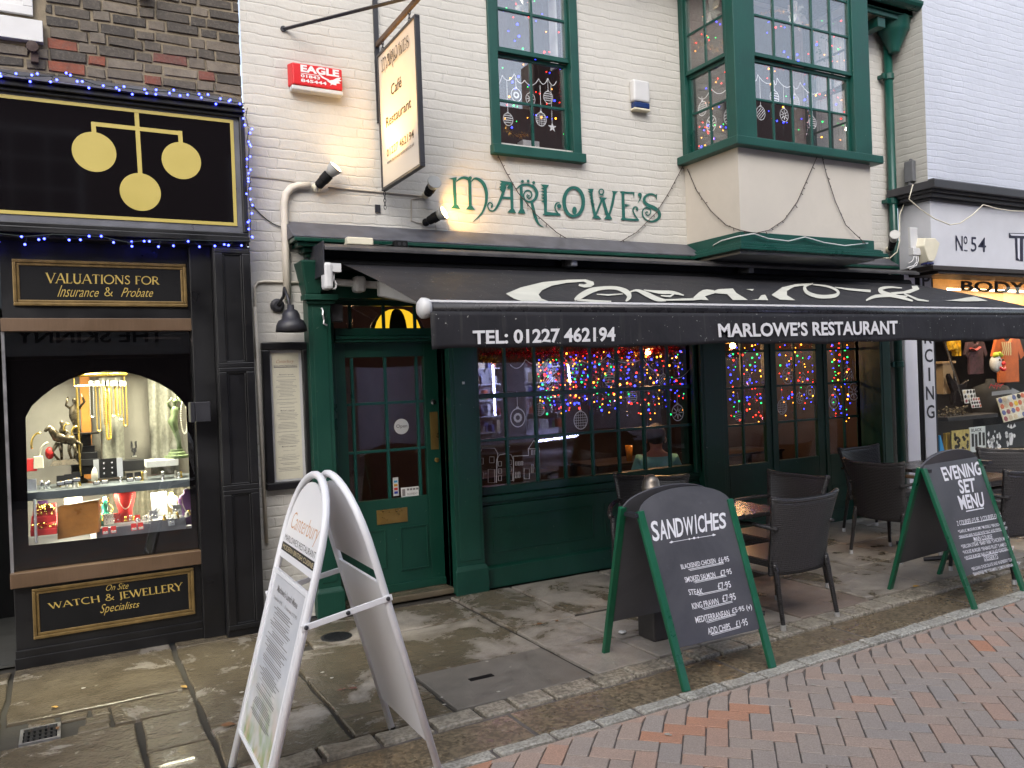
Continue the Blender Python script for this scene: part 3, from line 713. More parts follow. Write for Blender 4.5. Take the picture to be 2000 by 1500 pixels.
# round rusty fitting and a little floodlight
x, z = WJ.uv(64, 98); ft = MB(); ft.lathe([(.03, 0), (.034, .02), (.034, .055), (.0, .06)], (x, 6.03, z), (0, -1, 0), 14); ft.box(x-.012, x+.03, 6.0, 6.04, z-.09, z-.03)
ft.build('wall_fitting', mat('rusty_iron', (.05, .03, .026), .8, bump=.5), label='rusty round iron fitting on the dark brick wall below the white sill', cat='fitting')
x, z = WJ.uv(278, -3); ft = MB(); ft.box(x-.04, x+.04, 5.95, 6.03, z-.01, z+.05); ft.build('flood_lamp', M_blackd, bevel=.005, label='small black lamp on the dark brick wall at the top edge', cat='lamp')
# shopfront
PJ = FY(6.0); YJ = 6.0
def jr(x0, y0, x1, y1): return PJ.rc(x0, y0, x1, y1)
XL = PJ.uv(12, 800)[0]; XR = PJ.uv(372, 640)[0]; XR2 = PJ.uv(394, 1080)[0]
Zs0 = PJ.uv(210, 1124)[1]; Zs1 = PJ.uv(210, 1096)[1]        # sill
Zt0 = PJ.uv(190, 647)[1]; Zt1 = PJ.uv(190, 622)[1]          # transom rail
Zp0 = PJ.uv(205, 1275)[1]; Zpl = PJ.uv(205, 1243)[1]
XW = PJ.uv(393, 1050)[0]
mb = MB(); mb.box(XL, XW+.03, 6.0, 6.08, Zt1, zbot); mb.build('transom_panel', M_black, jw)
mb = MB(); mb.box(XL-.01, XW+.02, 5.975, 6.08, Zt0, Zt1); mb.build('transom_rail', M_brown, jw, bevel=.004)
mb = MB(); mb.box(XL-.015, XW+.02, 5.96, 6.1, Zs0, Zs1); mb.build('sill', M_brown, jw, bevel=.004)
mb = MB(); mb.box(XL, XW+.03, 6.0, 6.08, 0, Zs0); mb.box(XL-.004, XW+.03, 5.985, 6.0, 0, Zpl); mb.box(XL-.008, XW+.03, 5.975, 5.985, 0, .07)
mb.build('stall_riser', M_black, jw, bevel=.003)
mb = MB(); mb.box(XW-.012, XW+.13, 5.95, 6.1, 0, zbot); mb.build('jamb', M_black, jw, bevel=.004)
def gsign(px, label, lines, name):
    r = jr(*px); s = th(name, label, 'sign', ((r[0]+r[2])/2, 5.99, r[1]))
    mb = MB(); mb.rect(PJ, (r[0]+.03, r[1]+.03, r[2]-.03, r[3]-.03), .001, .006); mb.build('panel', M_blackd, s)
    mb = MB(); mb.frame(PJ, r, .02, .001, .02); mb.frame(PJ, (r[0]+.02, r[1]+.02, r[2]-.02, r[3]-.02), .018, .001, .012); mb.build('frame', M_goldf, s, bevel=.004)
    mb = MB(); lines(mb); mb.build('lettering', M_gold, s); return s
def script(mb, quad, s, sh=.42):
    textq(mb, PJ, quad, s, .0068, -.006, sh)
def swash(mb, px, w=3):
    mb.rib(pxmap(PJ, d=.0072), [(a, b, w if 0 < i < len(px)-1 else 1) for i, (a, b) in enumerate(px)], smooth=6)
def l1(mb):
    roman(mb, PJ, [(90, 533), (311, 541), (311, 556), (90, 553)], 'VALUATIONS FOR', .0068)
    script(mb, [(114, 557), (193, 563), (193, 580), (112, 580)], 'Insurance')
    roman(mb, PJ, [(203, 561), (221, 562), (221, 579), (203, 578)], '&', .0068)
    script(mb, [(238, 562), (299, 564), (299, 580), (236, 580)], 'Probate')
gsign((23, 506, 366, 600), 'black panel with gold frame reading valuations, between fascia and brown rail', l1, 'valuations_sign')
def l2(mb):
    roman(mb, PJ, [(94, 1178), (356, 1137), (357, 1152), (97, 1189)], 'WATCH & JEWELLERY', .0068)
    script(mb, [(207, 1142), (251, 1137), (251, 1149), (207, 1154)], 'On Site')
    script(mb, [(195, 1180), (272, 1173), (273, 1189), (196, 1203)], 'Specialists')
gsign((62, 1150, 381, 1198), 'black panel with gold frame reading watch and jewellery, below the display window', l2, 'watch_sign')
# pier with raised panels
PP = FY(5.85); pr = (PP.uv(401, 700)[0], 0, PP.uv(497, 760)[0], zbot-.045)
pr = (max(pr[0], XW+.13), 0, BX-.03, pr[3])
mb = MB(); mb.box(pr[0], pr[2], 5.87, 6.3, 0, pr[3]); pier = mb.build('pier', M_black, jw, bevel=.004)
zz = [.05, PP.uv(450, 958)[1], PP.uv(450, 718)[1], pr[3]-.02]
for a, b in zip(zz, zz[1:]):
    mb = MB(); mb.frame(PP, (pr[0]+.005, a, pr[2]-.005, b), .055, -.02, .0, wt=.03, wb=.035); mb.frame(PP, (pr[0]+.06, a+.035, pr[2]-.06, b-.03), .012, -.02, -.008); mb.build('panel', M_black, pier, bevel=.005)
mb = MB(); rr = FY(5.83).rc(371, 786, 412, 823); mb.rect(FY(5.83), (rr[0], rr[1], rr[0]+.03, rr[3]), -.1, .008); mb.rect(FY(5.83), (rr[0]+.032, rr[1], rr[2], rr[3]), -.02, .01); mb.build('lock_box', M_iron, jw, bevel=.004)
# the window: glass with a black vinyl surround that leaves an arch
gr = (XL, Zs1, XW, Zt0); PG = FY(6.03)
mb = MB(); mb.rect(PG, gr, -.006, 0); mb.build('glass', M_glass2, jw)
mb = MB(); mb.box(XL-.012, XL+.006, 6.0, 6.04, Zs1, Zt0); mb.build('corner_mullion', M_alu, jw)
mb = MB(); mb.box(XL-.006, XL, 6.05, 6.9, Zs1, Zt0); mb.build('return_glass', M_glass2, jw)
ar = [PG.uv(*p) for p in ((56, 1066), (50, 815), (62, 793), (80, 776), (105, 757), (135, 741), (170, 729), (205, 724), (240, 726), (275, 734), (310, 748), (335, 763), (352, 778), (364, 795), (375, 1032))]
outer = [(gr[0], gr[1]), (gr[0], gr[3]), (gr[2], gr[3]), (gr[2], gr[1])]
mb = MB(); k = len(ar)
vin = [(gr[0], gr[1])] + [ar[0]] + ar[1:] + [ar[-1]] + [(gr[2], gr[1]), (gr[2], gr[3]), (gr[0], gr[3])]
# split left / top / right so that the arch is a real opening
top = max(range(k), key=lambda i: ar[i][1]); tz = ar[top]
left = [(gr[0], ar[0][1])]+ar[:top+1]+[(tz[0], gr[3]), (gr[0], gr[3])]
right = [(tz[0], gr[3])]+ar[top:]+[(gr[2], ar[-1][1]), (gr[2], gr[3])]
botp = [(gr[0], gr[1]), (gr[0], ar[0][1]), ar[0], ar[-1], (gr[2], ar[-1][1]), (gr[2], gr[1])]
# the vinyl is dark but lets a trace through above the arch
for pl_ in (left, right, botp): mb.slab(PG, pl_, -.0105, -.0075)
t = NT('tinted_vinyl'); t.n.remove(t.b); a = t.new('BsdfTransparent'); a.inputs[0].default_value = (.05, .045, .05, 1); d_ = t.new('BsdfDiffuse'); d_.inputs[0].default_value = (.006, .005, .006, 1); ms = t.new('MixShader'); ms.inputs[0].default_value = .55
t.link(a.outputs[0], ms.inputs[1]); t.link(d_.outputs[0], ms.inputs[2]); t.link(ms.outputs[0], t.out.inputs[0])
mb.build('vinyl_surround', t.m, jw)
# display box behind
DX0, DX1, DY = XL+.01, XW+.05, 6.78
M_disp = mat('display_grey', (.20, .19, .17), .7, var=.15)
mb = MB(); mb.box(DX0, DX1, DY, DY+.03, Zs0, Zt0+.05); mb.box(DX1, DX1+.03, 6.06, DY, Zs0, Zt0+.05); mb.box(DX0, DX1, 6.06, DY, Zt0+.02, Zt0+.05); mb.box(DX0-.03, DX0-.005, 6.9, DY+.1, Zs0, Zt0+.05)
mb.build('display_back', M_disp, jw)
zfl = FY(6.2).uv(300, 1046)[1]
mb = MB(); mb.box(DX0, DX1, 6.08, DY, zfl-.03, zfl); mb.build('display_floor', mat('display_floor_grey', (.12, .12, .13), .5), jw)
zsh = FY(6.12).uv(215, 948)[1]
mb = MB(); mb.box(DX0+.02, DX1, 6.1, 6.55, zsh-.055, zsh); mb.build('display_shelf', mat('slate_shelf', (.10, .115, .13), .4), jw, bevel=.004)
# lamps of the display
M_led = emis('display_lamp', (1, .93, .72), 9)
for i, (lx, ly, lz, e) in enumerate(((.05, 6.2, Zt0-.03, 20), (.6, 6.2, Zt0-.03, 20), (.1, 6.36, zsh-.066, 3), (.62, 6.36, zsh-.066, 3))):
    mb = MB(); mb.box(lx-.12, lx+.12, ly-.012, ly+.012, lz-.012, lz+.002); mb.build('display_light', M_led, jw)
    l = bpy.data.lights.new('display_light_beam', 'AREA'); l.shape = 'RECTANGLE'; l.size = .3; l.size_y = .05; l.energy = e; l.color = (1, .93, .68)
    o = bpy.data.objects.new('display_light_beam', l); o.location = (lx, ly, lz-.02); o.rotation_euler = (rad(-22 if i < 2 else 10), 0, 0); C.objects.link(o)
mb = MB(); u, v = FY(6.5).uv(184, 694); mb.lathe([(.001, 0), (.06, .006), (.06, .014), (.001, .02)], (u, 6.5, v)); mb.build('ceiling_lamp', emis('amber_lamp', (1, .42, .08), 2.2), jw)
# pleated curtains at the back
def pleats(x0, x1, z0, z1, y, m, name, label, amp=.02, per=.085):
    mb = MB(); n = int((x1-x0)/.01)
    mb.grid(lambda a, b: (lerp(x0, x1, a), y+amp*math.sin((lerp(x0, x1, a)/per)*6.283+.6*math.sin(b*3+x0)), lerp(z0, z1, b)), n, 6)
    return mb.build(name, m, smooth=True, solid=.004, recalc=False, label=label, cat='curtain')
M_curt = mat('silver_velvet', (.22, .22, .19), .5, var=.3, scale=40)
DP = FY(6.66)
for px0, px1, lb in ((195, 240, 'silver grey curtain hanging behind the row of gold necklaces'), (291, 345, 'silver grey curtain hanging behind the green bronze dancer')):
    a = DP.uv(px0, 800)[0]; b = DP.uv(px1, 800)[0]; pleats(a, b, zsh, DP.uv(300, 735)[1], 6.66, M_curt, 'curtain', lb)
a = DP.uv(205, 1000)[0]; pleats(a, DX1-.02, zfl, zsh-.07, 6.7, mat('olive_velvet', (.13, .12, .09), .6, var=.3, scale=30), 'curtain', 'olive grey curtain at the back of the lower display', .014, .07)
# ---- goods on show
def item(name, label, cat, mb, m, group=None, **k): return mb.build(name, m, label=label, cat=cat, group=group, **k)
def dp(px, py, y): u, v = FY(y).uv(px, py); return u, v
M_gold2 = mat('gold_jewel', (.72, .50, .12), .25, .9); M_pearl = mat('pearl', (.75, .72, .62), .25); M_verd = mat('green_bronze', (.12, .16, .08), .4, .3, var=.3, scale=20)
M_bronze = mat('dark_bronze', (.11, .09, .06), .3, .7, var=.4, scale=30); M_velred = mat('red_velvet', (.62, .03, .03), .6); M_purple = mat('purple_velvet', (.16, .06, .22), .6); M_box = mat('black_box', (.012, .012, .014), .4)
M_wood = mat('orange_wood', (.36, .15, .035), .35, var=.3, scale=8); M_pale = mat('pale_suede', (.62, .58, .46), .7); M_greyv = mat('grey_suede', (.27, .28, .32), .7); M_tan = mat('tan_suede', (.45, .35, .14), .7)
# gold hanging rail with chains
u0, v0 = dp(138, 733, 6.35); u1, v1 = dp(248, 730, 6.35); vz = v0
rk = th('necklace_rail', 'brass hanging rail on two posts carrying gold chains', 'display rail', ((u0+u1)/2, 6.35, zsh))
mb = MB(); mb.tube([(u0, 6.35, vz), (u1, 6.35, vz)], .014, 10); mb.build('top_bar', M_gold2, rk, smooth=True)
mb = MB(); mb.tube([(u0+.02, 6.35, vz-.075), (u1-.02, 6.35, vz-.075)], .005, 6); mb.build('hook_bar', M_gold2, rk)
for uu in (u0+.02, u1-.02):
    mb = MB(); mb.tube([(uu, 6.35, vz), (uu, 6.35, vz-.075)], .004, 6); mb.build('hanger', M_gold2, rk)
up, _ = dp(152, 800, 6.35); mb = MB(); mb.tube([(up, 6.35, vz-.07), (up, 6.35, zsh+.06)], .007, 8); mb.build('post', M_gold2, rk)
chains = [(178, 815, .0035, 'fine silver chain, first on the rail'), (190, 842, .004, 'thin two tone chain, second on the rail'), (204, 830, .004, 'thin gold chain left of the rope chain'), (208, 858, .010, 'thick gold rope chain, longest on the rail'), (220, 813, .0045, 'plain gold chain right of the rope chain'), (229, 812, .008, 'curb link gold chain with short drop'), (234, 820, .0035, 'fine silver chain between curb and end chains'), (242, 832, .006, 'gold herringbone chain at the right end of the rail')]
for px, py, rr, lb in chains:
    x, z0 = dp(px, 752, 6.34); _, z1 = dp(px, py, 6.34); mb = MB(); hw = .011
    pts = [(x-hw, 6.335, z0)]+[(x-hw*math.cos(a*.35), 6.335, z1+hw-hw*math.sin(a*.35)*1.0) for a in range(10)]+[(x+hw, 6.335, z0)]
    L = []
    for p, q in zip(pts, pts[1:]):
        n = max(1, int((V(q)-V(p)).length/.008)); L += [V(p).lerp(V(q), i/n) for i in range(n)]
    mb.tube(L, [rr*(.65+.35*(i % 2)) for i in range(len(L))], 5)
    tagm = mb.build('necklace', M_silver if 'silver' in lb else M_gold2, label=lb, cat='necklace', group='chains on the brass rail')
    mb = MB(); mb.box(x-.013, x+.013, 6.322, 6.326, z0-.006, z0+.028); mb.build('price_tag', M_white, tagm)
# green dancer with a pearl string
def figure(pts, rads, seg=10):
    mb = MB(); mb.tube(pts, rads, seg); return mb
x, zb = dp(346, 894, 6.28)
dn = th('dancer_statuette', 'green bronze dancer statuette with raised arms on a stepped base', 'statuette', (x, 6.28, zb))
mb = MB(); mb.lathe([(.085, 0), (.085, .018), (.06, .022), (.058, .04), (.045, .045), (.045, .06)], (x, 6.28, zb)); mb.build('base', M_verd, dn)
b = zb+.06; k = .40/.40
mb = MB(); mb.tube([(x+.012, 6.28, b), (x+.012, 6.275, b+.05), (x-.0, 6.275, b+.11), (x-.012, 6.28, b+.165), (x-.02, 6.28, b+.2), (x-.008, 6.28, b+.235), (x-.004, 6.28, b+.275), (x+.0, 6.28, b+.3), (x+.0, 6.28, b+.315), (x+.002, 6.278, b+.335), (x+.002, 6.276, b+.352), (x+.002, 6.276, b+.362)], [.013, .011, .018, .026, .036, .024, .03, .022, .009, .02, .02, .004], 10)
mb.tube([(x+.024, 6.285, b), (x+.02, 6.28, b+.06), (x+.005, 6.28, b+.12), (x-.01, 6.28, b+.18)], [.010, .010, .016, .022], 8)
for sg_, (ex, ez, hx, hz) in ((-1, (-.05, .33, -.02, .37)), (1, (.05, .31, .015, .375))): mb.tube([(x+sg_*.024, 6.28, b+.285), (x+ex, 6.275, b+ez), (x+hx, 6.27, b+hz)], [.009, .007, .005], 7)
mb.build('figure', M_verd, dn, smooth=True)
mb = MB()
for i in range(44):
    t = i/43*math.pi*2; mb.sph((x+.055+.022*math.sin(t), 6.262, b+.225+.115*math.cos(t)), .0055, 6)
mb.build('pearl_string', M_pearl, label='long white pearl string hung over the arm of the green dancer', cat='necklace')
# bronze horse group and rearing horse figure behind
x, zb = dp(121, 908, 6.3); hs_ = th('horse_bronze', 'dark bronze group of a horse and rider at the left of the shelf', 'statuette', (x, 6.3, zb))
mb = MB(); mb.tube([(x-.03, 6.3, zb+.16), (x-.015, 6.3, zb+.19), (x+.03, 6.3, zb+.17), (x+.065, 6.3, zb+.165), (x+.085, 6.3, zb+.14)], [.02, .036, .034, .036, .015], 10)
mb.tube([(x-.02, 6.3, zb+.18), (x-.05, 6.3, zb+.235), (x-.058, 6.3, zb+.265)], [.03, .022, .014], 8); mb.tube([(x-.055, 6.3, zb+.265), (x-.085, 6.295, zb+.24), (x-.092, 6.295, zb+.23)], [.015, .012, .008], 7)
for lx, kx in ((-.02, -.055), (-.005, .0), (.055, .045), (.07, .085)): mb.tube([(x+lx, 6.3, zb+.15), (x+kx, 6.29, zb+.09), (x+lx+.005, 6.3, zb+.03)], [.017, .010, .008], 7)
mb.tube([(x+.085, 6.3, zb+.16), (x+.12, 6.3, zb+.13), (x+.115, 6.3, zb+.07)], [.008, .012, .005], 6); mb.build('horse', M_bronze, hs_, smooth=True)
mb = MB(); mb.tube([(x+.015, 6.3, zb+.19), (x+.012, 6.3, zb+.235), (x+.01, 6.3, zb+.262), (x+.008, 6.298, zb+.285), (x+.008, 6.298, zb+.298)], [.017, .022, .009, .014, .008], 8); mb.tube([(x+.02, 6.29, zb+.245), (x+.045, 6.27, zb+.215), (x+.02, 6.265, zb+.2)], [.008, .007, .005], 6); mb.build('rider', M_bronze, hs_, smooth=True)
mb = MB(); mb.hexa([(x-.07, 6.25, zb), (x+.1, 6.25, zb), (x+.1, 6.36, zb), (x-.07, 6.36, zb), (x-.05, 6.265, zb+.035), (x+.08, 6.265, zb+.035), (x+.08, 6.35, zb+.035), (x-.05, 6.35, zb+.035)]); mb.build('rock_base', M_bronze, hs_)
x, zb = dp(152, 855, 6.5); mb = MB(); mb.tube([(x, 6.5, zb), (x-.005, 6.5, zb+.09), (x-.02, 6.5, zb+.15), (x-.015, 6.5, zb+.21), (x-.01, 6.5, zb+.235), (x-.008, 6.495, zb+.262), (x-.008, 6.495, zb+.28)], [.03, .022, .03, .032, .012, .02, .01], 10); mb.tube([(x-.03, 6.5, zb+.2), (x-.065, 6.48, zb+.23), (x-.05, 6.48, zb+.29)], [.01, .008, .006], 6); mb.tube([(x+.01, 6.5, zb+.2), (x+.05, 6.48, zb+.25), (x+.03, 6.48, zb+.31)], [.01, .008, .006], 6)
mb.lathe([(.05, zsh-zb), (.05, zsh-zb+.02), (.03, zsh-zb+.03), (.03, 0)], (x, 6.5, zb)); item('warrior_bronze', 'standing dark bronze figure behind the brass rail', 'statuette', mb, M_bronze, smooth=True)
x, z = dp(168, 848, 6.42); mb = MB(); mb.hexa([(x-.075, 6.36, z), (x+.075, 6.36, z), (x+.075, 6.46, z), (x-.075, 6.46, z), (x-.08, 6.35, z+.012), (x+.08, 6.35, z+.012), (x+.08, 6.47, z+.012), (x-.08, 6.47, z+.012)])
for i, (w_, h_) in enumerate(((.03, .08), (.05, .05), (.065, .04), (.08, .04))): mb.box(x-w_, x+w_, 6.41-w_*.6, 6.41+w_*.6, z-.08-.045*i if i else z-.08, z-.036-.045*i if i else z)
item('jewel_stand', 'black stepped jewel stand with flat top behind the horse bronze', 'stand', mb, M_box, bevel=.002)
x, z = dp(168, 800, 6.7); mb = MB(); mb.box(x-.035, x+.03, 6.70, 6.74, zsh, z+.25); item('orange_post', 'orange varnished wooden post at the back of the display', 'post', mb, M_wood, bevel=.006)
# bracelets, watches and boxes on the shelf
def arcband(px, py, y, w, r, m, lb, a0=200, a1=380):
    x, z = dp(px, py, y); mb = MB(); n = 14
    mb.grid(lambda a, b: (x+r*.6*math.cos(rad(lerp(a0, a1, a))), y+(b-.5)*w, z+r*math.sin(rad(lerp(a0, a1, a)))), n, 1); return mb.build('bangle_stand', m, solid=.012, smooth=True, label=lb, cat='bangle', recalc=False)
for px, py, rr, lb, a0, a1 in ((77, 868, .075, 'tall curved gold bangle at the far left of the shelf', 80, 200), (95, 890, .085, 'cream curved collar stand beside the red cushion', 90, 200), (132, 838, .035, 'small gold bangle above the horse rider', 60, 200), (148, 845, .04, 'second small gold bangle left of the black stand', 60, 200)):
    arcband(px, py, 6.24, .04, rr, M_gold2 if 'gold' in lb else M_pale, lb, a0, a1)
x, z = dp(97, 885, 6.3); mb = MB(); mb.sph((x, 6.3, z), .035, 10, (.8, .8, 1.2)); item('red_cushion', 'small red cushion between the cream collar and the horse', 'cushion', mb, M_velred, smooth=True)
def ringbox(px, py, y, sz, m, lb, inner=M_white, lid=True, grp=None):
    x, z = dp(px, py, y); r = th('ring_box', lb, 'jewel box', (x, y, z), grp)
    mb = MB(); mb.box(x-sz, x+sz, y-sz, y+sz, z, z+sz*.9); mb.build('case', m, r, bevel=.002)
    mb = MB(); mb.box(x-sz*.8, x+sz*.8, y-sz*1.03, y+sz*.8, z+sz*.25, z+sz*1.0); mb.build('cushion', inner, r)
    if lid: mb = MB(); mb.hexa([(x-sz, y+sz*.7, z+sz*.9), (x+sz, y+sz*.7, z+sz*.9), (x+sz, y+sz, z+sz*.9), (x-sz, y+sz, z+sz*.9), (x-sz, y+sz*.9, z+sz*2.6), (x+sz, y+sz*.9, z+sz*2.6), (x+sz, y+sz*1.2, z+sz*2.6), (x-sz, y+sz*1.2, z+sz*2.6)]); mb.build('lid', m, r)
    mb = MB(); mb.sph((x, y-sz*.6, z+sz*1.15), sz*.22, 6); mb.build('ring', M_gold2, r); return r
for i, (px, py) in enumerate(((119, 948), (134, 945), (150, 941))): ringbox(px, py, 6.16, .024, M_box, ('first', 'second', 'third')[i]+' of the row of open black watch boxes at the left of the shelf', M_greyv)
for px, py, lb in ((189, 946, 'low black ring box below the grey folding display'), (205, 944, 'low black ring box left of the jewel ring stand')): ringbox(px, py, 6.13, .02, M_box, lb, lid=False)
for px, py, lb in ((254, 940, 'black earring box with blue white stones, left of its pair'), (270, 938, 'black earring box with blue white stones, right of its pair')): ringbox(px, py, 6.14, .021, M_box, lb)
x, z = dp(212, 938, 6.3); r_ = th('folding_display', 'grey folding jewel display open on the shelf', 'display', (x, 6.3, z))
mb = MB(); mb.box(x-.055, x+.055, 6.3, 6.31, z+.02, z+.15); mb.build('back', M_box, r_)
for s_ in (-1, 1): mb = MB(); mb.hexa([(x+s_*.055, 6.3, z+.02), (x+s_*.09, 6.26, z+.02), (x+s_*.09, 6.268, z+.02), (x+s_*.055, 6.308, z+.02), (x+s_*.055, 6.3, z+.15), (x+s_*.09, 6.26, z+.15), (x+s_*.09, 6.268, z+.15), (x+s_*.055, 6.308, z+.15)]); mb.build('wing', M_greyv, r_)
for i in range(6): mb = MB(); mb.sph((x-.025+.05*(i % 2), 6.293, z+.05+.035*(i//2)), .008, 6); mb.build('jewel', M_silver, r_)
x, z = dp(246, 920, 6.4); mb = MB(); mb.box(x-.34, x+.12, 6.38, 6.5, z, z+.075); item('long_black_plinth', 'long black plinth behind the watch boxes', 'plinth', mb, M_box, bevel=.003)
x, z = dp(316, 905, 6.24); mb = MB(); mb.box(x-.105, x+.105, 6.2, 6.34, z-.02, z+.028); item('white_plinth', 'long white lit plinth in front of the green dancer', 'plinth', mb, mat('lit_white_acrylic', (.85, .85, .78), .4), bevel=.004)
x, z = dp(262, 892, 6.42); mb = MB(); mb.lathe([(.02, 0), (.02, .008)], (x, 6.42, z)); mb.lathe([(.018, 0), (.018, .008)], (x, 6.415, z+.045), (0, -1, 0)); mb.box(x-.02, x-.008, 6.41, 6.416, z+.06, z+.11); mb.box(x+.008, x+.02, 6.41, 6.416, z+.06, z+.11); mb.box(x-.008, x+.008, 6.41, 6.418, z+.005, z+.03); item('wrist_watch', 'silver wrist watch standing on the black plinth', 'watch', mb, M_silver)
for px, lb in ((185, 'pale ring finger stand left of the folding display'), (180, '')):
    if lb: x, z = dp(px, 940, 6.2); mb = MB(); mb.lathe([(.02, 0), (.02, .05), (.016, .07), (.003, .095)], (x, 6.2, z), seg=12); item('ring_stand', lb, 'stand', mb, M_pale, smooth=True)
for i, px in enumerate((82, 95)):
    x, z = dp(px, 955, 6.15); mb = MB(); mb.lathe([(.016, 0), (.010, .03), (.014, .045), (.004, .055)], (x, 6.15, z), seg=10); item('cameo_stand', ('silver cameo stand nearest the left end of the shelf', 'silver cameo stand right of its twin at the left of the shelf')[i], 'stand', mb, M_silver, smooth=True)
for i in range(16):
    px = random.choice([random.uniform(84, 160), random.uniform(222, 372)]); y_ = random.uniform(6.14, 6.3); x, _ = dp(px, 940, y_); mb = MB(); h_ = random.uniform(.02, .05)
    mb.lathe([(.016, 0), (.012, .006), (.008, h_), (.013, h_+.008), (.002, h_+.02)], (x, y_, zsh), seg=8); mb.build('jewel_stand', random.choice([M_pearl, M_silver, M_gold2]), label='small glittering jewel stand on the grey display shelf', cat='stand', group='small jewel stands on the display shelf', smooth=True)
for i in range(20):
    px = random.uniform(236, 372); y_ = random.uniform(6.12, 6.3); x, _ = dp(px, 1020, y_); mb = MB(); h_ = random.uniform(.012, .03)
    mb.lathe([(.014, 0), (.012, .008), (.007, h_), (.010, h_+.006), (.002, h_+.014)], (x, y_, zfl+.11), seg=8); mb.build('pearl_heap', random.choice([M_pearl, M_silver, M_gold2, M_pearl]), label='small heap of pearls or silver on the lower display steps', cat='jewellery', group='small heaps on the lower display', smooth=True)
# lower display
def bust(px, py, y, h, m, lb, neck=True):
    x, z = dp(px, py, y); b = th('necklace_bust', lb, 'bust', (x, y, z)); k = h/.30
    mb = MB(); prof = [(.045, .0, .03), (.05, .1, .03), (.075, .2, .032), (.078, .225, .03), (.06, .25, .026), (.032, .268, .024), (.028, .30, .024), (.012, .308, .01)]
    seg = 16; vs = []
    for rx, hz, ry in prof: vs += [(x+rx*k*math.cos(6.2832*i/seg), y+ry*k*math.sin(6.2832*i/seg), z+hz*k) for i in range(seg)]
    mb.add(vs, [(j*seg+i, j*seg+(i+1) % seg, (j+1)*seg+(i+1) % seg, (j+1)*seg+i) for j in range(len(prof)-1) for i in range(seg)]+[tuple(range(seg))[::-1], tuple((len(prof)-1)*seg+i for i in range(seg))]); mb.build('form', m, b, smooth=True)
    mb = MB()
    for i in range(26):
        t = i/25; a = math.pi*(t-.5)*.92; mb.sph((x+.05*k*math.sin(a), y-.034*k, z+(.26-.15*math.cos(a)*1.0)*k), .0045, 5)
    mb.build('string', M_pearl, b); return b
bust(246, 1020, 6.4, .27, M_velred, 'red velvet necklace bust with a pearl string'); bust(368, 1024, 6.3, .25, M_purple, 'purple velvet necklace bust at the right edge'); bust(336, 1008, 6.42, .17, M_tan, 'low tan necklace bust next to the purple one')
def tablet(px0, py0, px1, py1, y, m, lb):
    u, v = dp(px0, py1, y); u2, v2 = dp(px1, py0, y); r = th('pendant_board', lb, 'display', ((u+u2)/2, y, v)); mb = MB(); mb.hexa([(u, y, v), (u2, y, v), (u2, y+.012, v), (u, y+.012, v), (u, y+.03, v2), (u2, y+.03, v2), (u2, y+.042, v2), (u, y+.042, v2)]); mb.build('board', m, r)
    for i in range(3): mb = MB(); t = (i+.5)/3; cx = lerp(u, u2, .3+.4*(i % 2)); zz = lerp(v, v2, .3+.5*t); mb.rib(uvmap(FY(y+.022), d=.004+.02*t*0), [(cx-.03, zz+.03), (cx, zz-.01), (cx+.03, zz+.03)], .003); mb.sph((cx, y+.005, zz-.015), .006, 6); mb.build('pendant', M_silver, r)
tablet(297, 961, 326, 1009, 6.36, M_greyv, 'tall grey pendant board right of the red bust'); tablet(338, 985, 355, 1008, 6.26, M_greyv, 'small grey pendant board in front of the tan bust'); tablet(203, 1004, 222, 1026, 6.2, M_pale, 'cream pendant board in front of the green bottle'); tablet(219, 1003, 235, 1022, 6.26, M_velred, 'small red pendant board beside the red bust'); tablet(293, 997, 308, 1014, 6.24, M_greyv, 'little grey pendant board with silver bracelet'); tablet(329, 1012, 341, 1027, 6.18, M_greyv, 'tiny grey earring board at the front right')
x, z = dp(206, 1010, 6.36); mb = MB(); mb.lathe([(.05, 0), (.065, .03), (.05, .07), (.018, .09), (.022, .14), (.012, .19)], (x, 6.36, z-.05), seg=16); item('green_scent_bottle', 'green glass bottle hung with beads behind the cream board', 'bottle', mb, mat('green_bottle', (.02, .16, .12), .1), smooth=True)
mb = MB()
for i in range(40):
    a = i/39*6.283; mb.sph((x+.035*math.sin(a*1)+.01*math.sin(a*5), 6.30, z+.06+.075*math.cos(a)), .0055, 5)
item('bead_string', 'string of amber and gold beads around the green bottle', 'necklace', mb, M_gold2)
for px, py, lb in ((206, 1043, 'red ring box, first of the left pair at the front'), (222, 1041, 'red ring box, second of the left pair at the front'), (262, 1036, 'red ring box, first of the right pair at the front'), (275, 1034, 'red ring box, second of the right pair at the front'), (269, 1019, 'red watch box open behind the right pair of ring boxes')): ringbox(px, py, 6.12 if py > 1030 else 6.2, .017, M_velred, lb)
for px0, px1, py, lb in ((188, 295, 1034, 'grey metal step plinth under the red bust'), (293, 362, 1018, 'dark grey step plinth under the pendant boards')):
    u, v = dp(px0, py, 6.24); u2, _ = dp(px1, py, 6.24); mb = MB(); mb.box(u, u2, 6.2, 6.44, zfl, v+.01); item('step_plinth', lb, 'plinth', mb, M_grey, bevel=.004)
u, v = dp(178, 1046, 6.12); u2, _ = dp(376, 1030, 6.12); mb = MB(); mb.box(u, DX1-.03, 6.09, 6.5, zfl, zfl+.02); item('grey_tray', 'flat grey tray along the front of the lower display', 'tray', mb, M_greyv, bevel=.003)
a = FY(6.16).px(112, 990); b = FY(6.16).px(192, 976); c = FY(6.16).px(193, 1040); d = FY(6.16).px(112, 1054); mb = MB()
n = V((.25, 1, 0)).normalized()*.07; mb.hexa([d, c, c+n, d+n, a, b, b+n, a+n]); item('wooden_case', 'orange brown wooden case standing on edge in the lower display', 'box', mb, M_wood, bevel=.004)
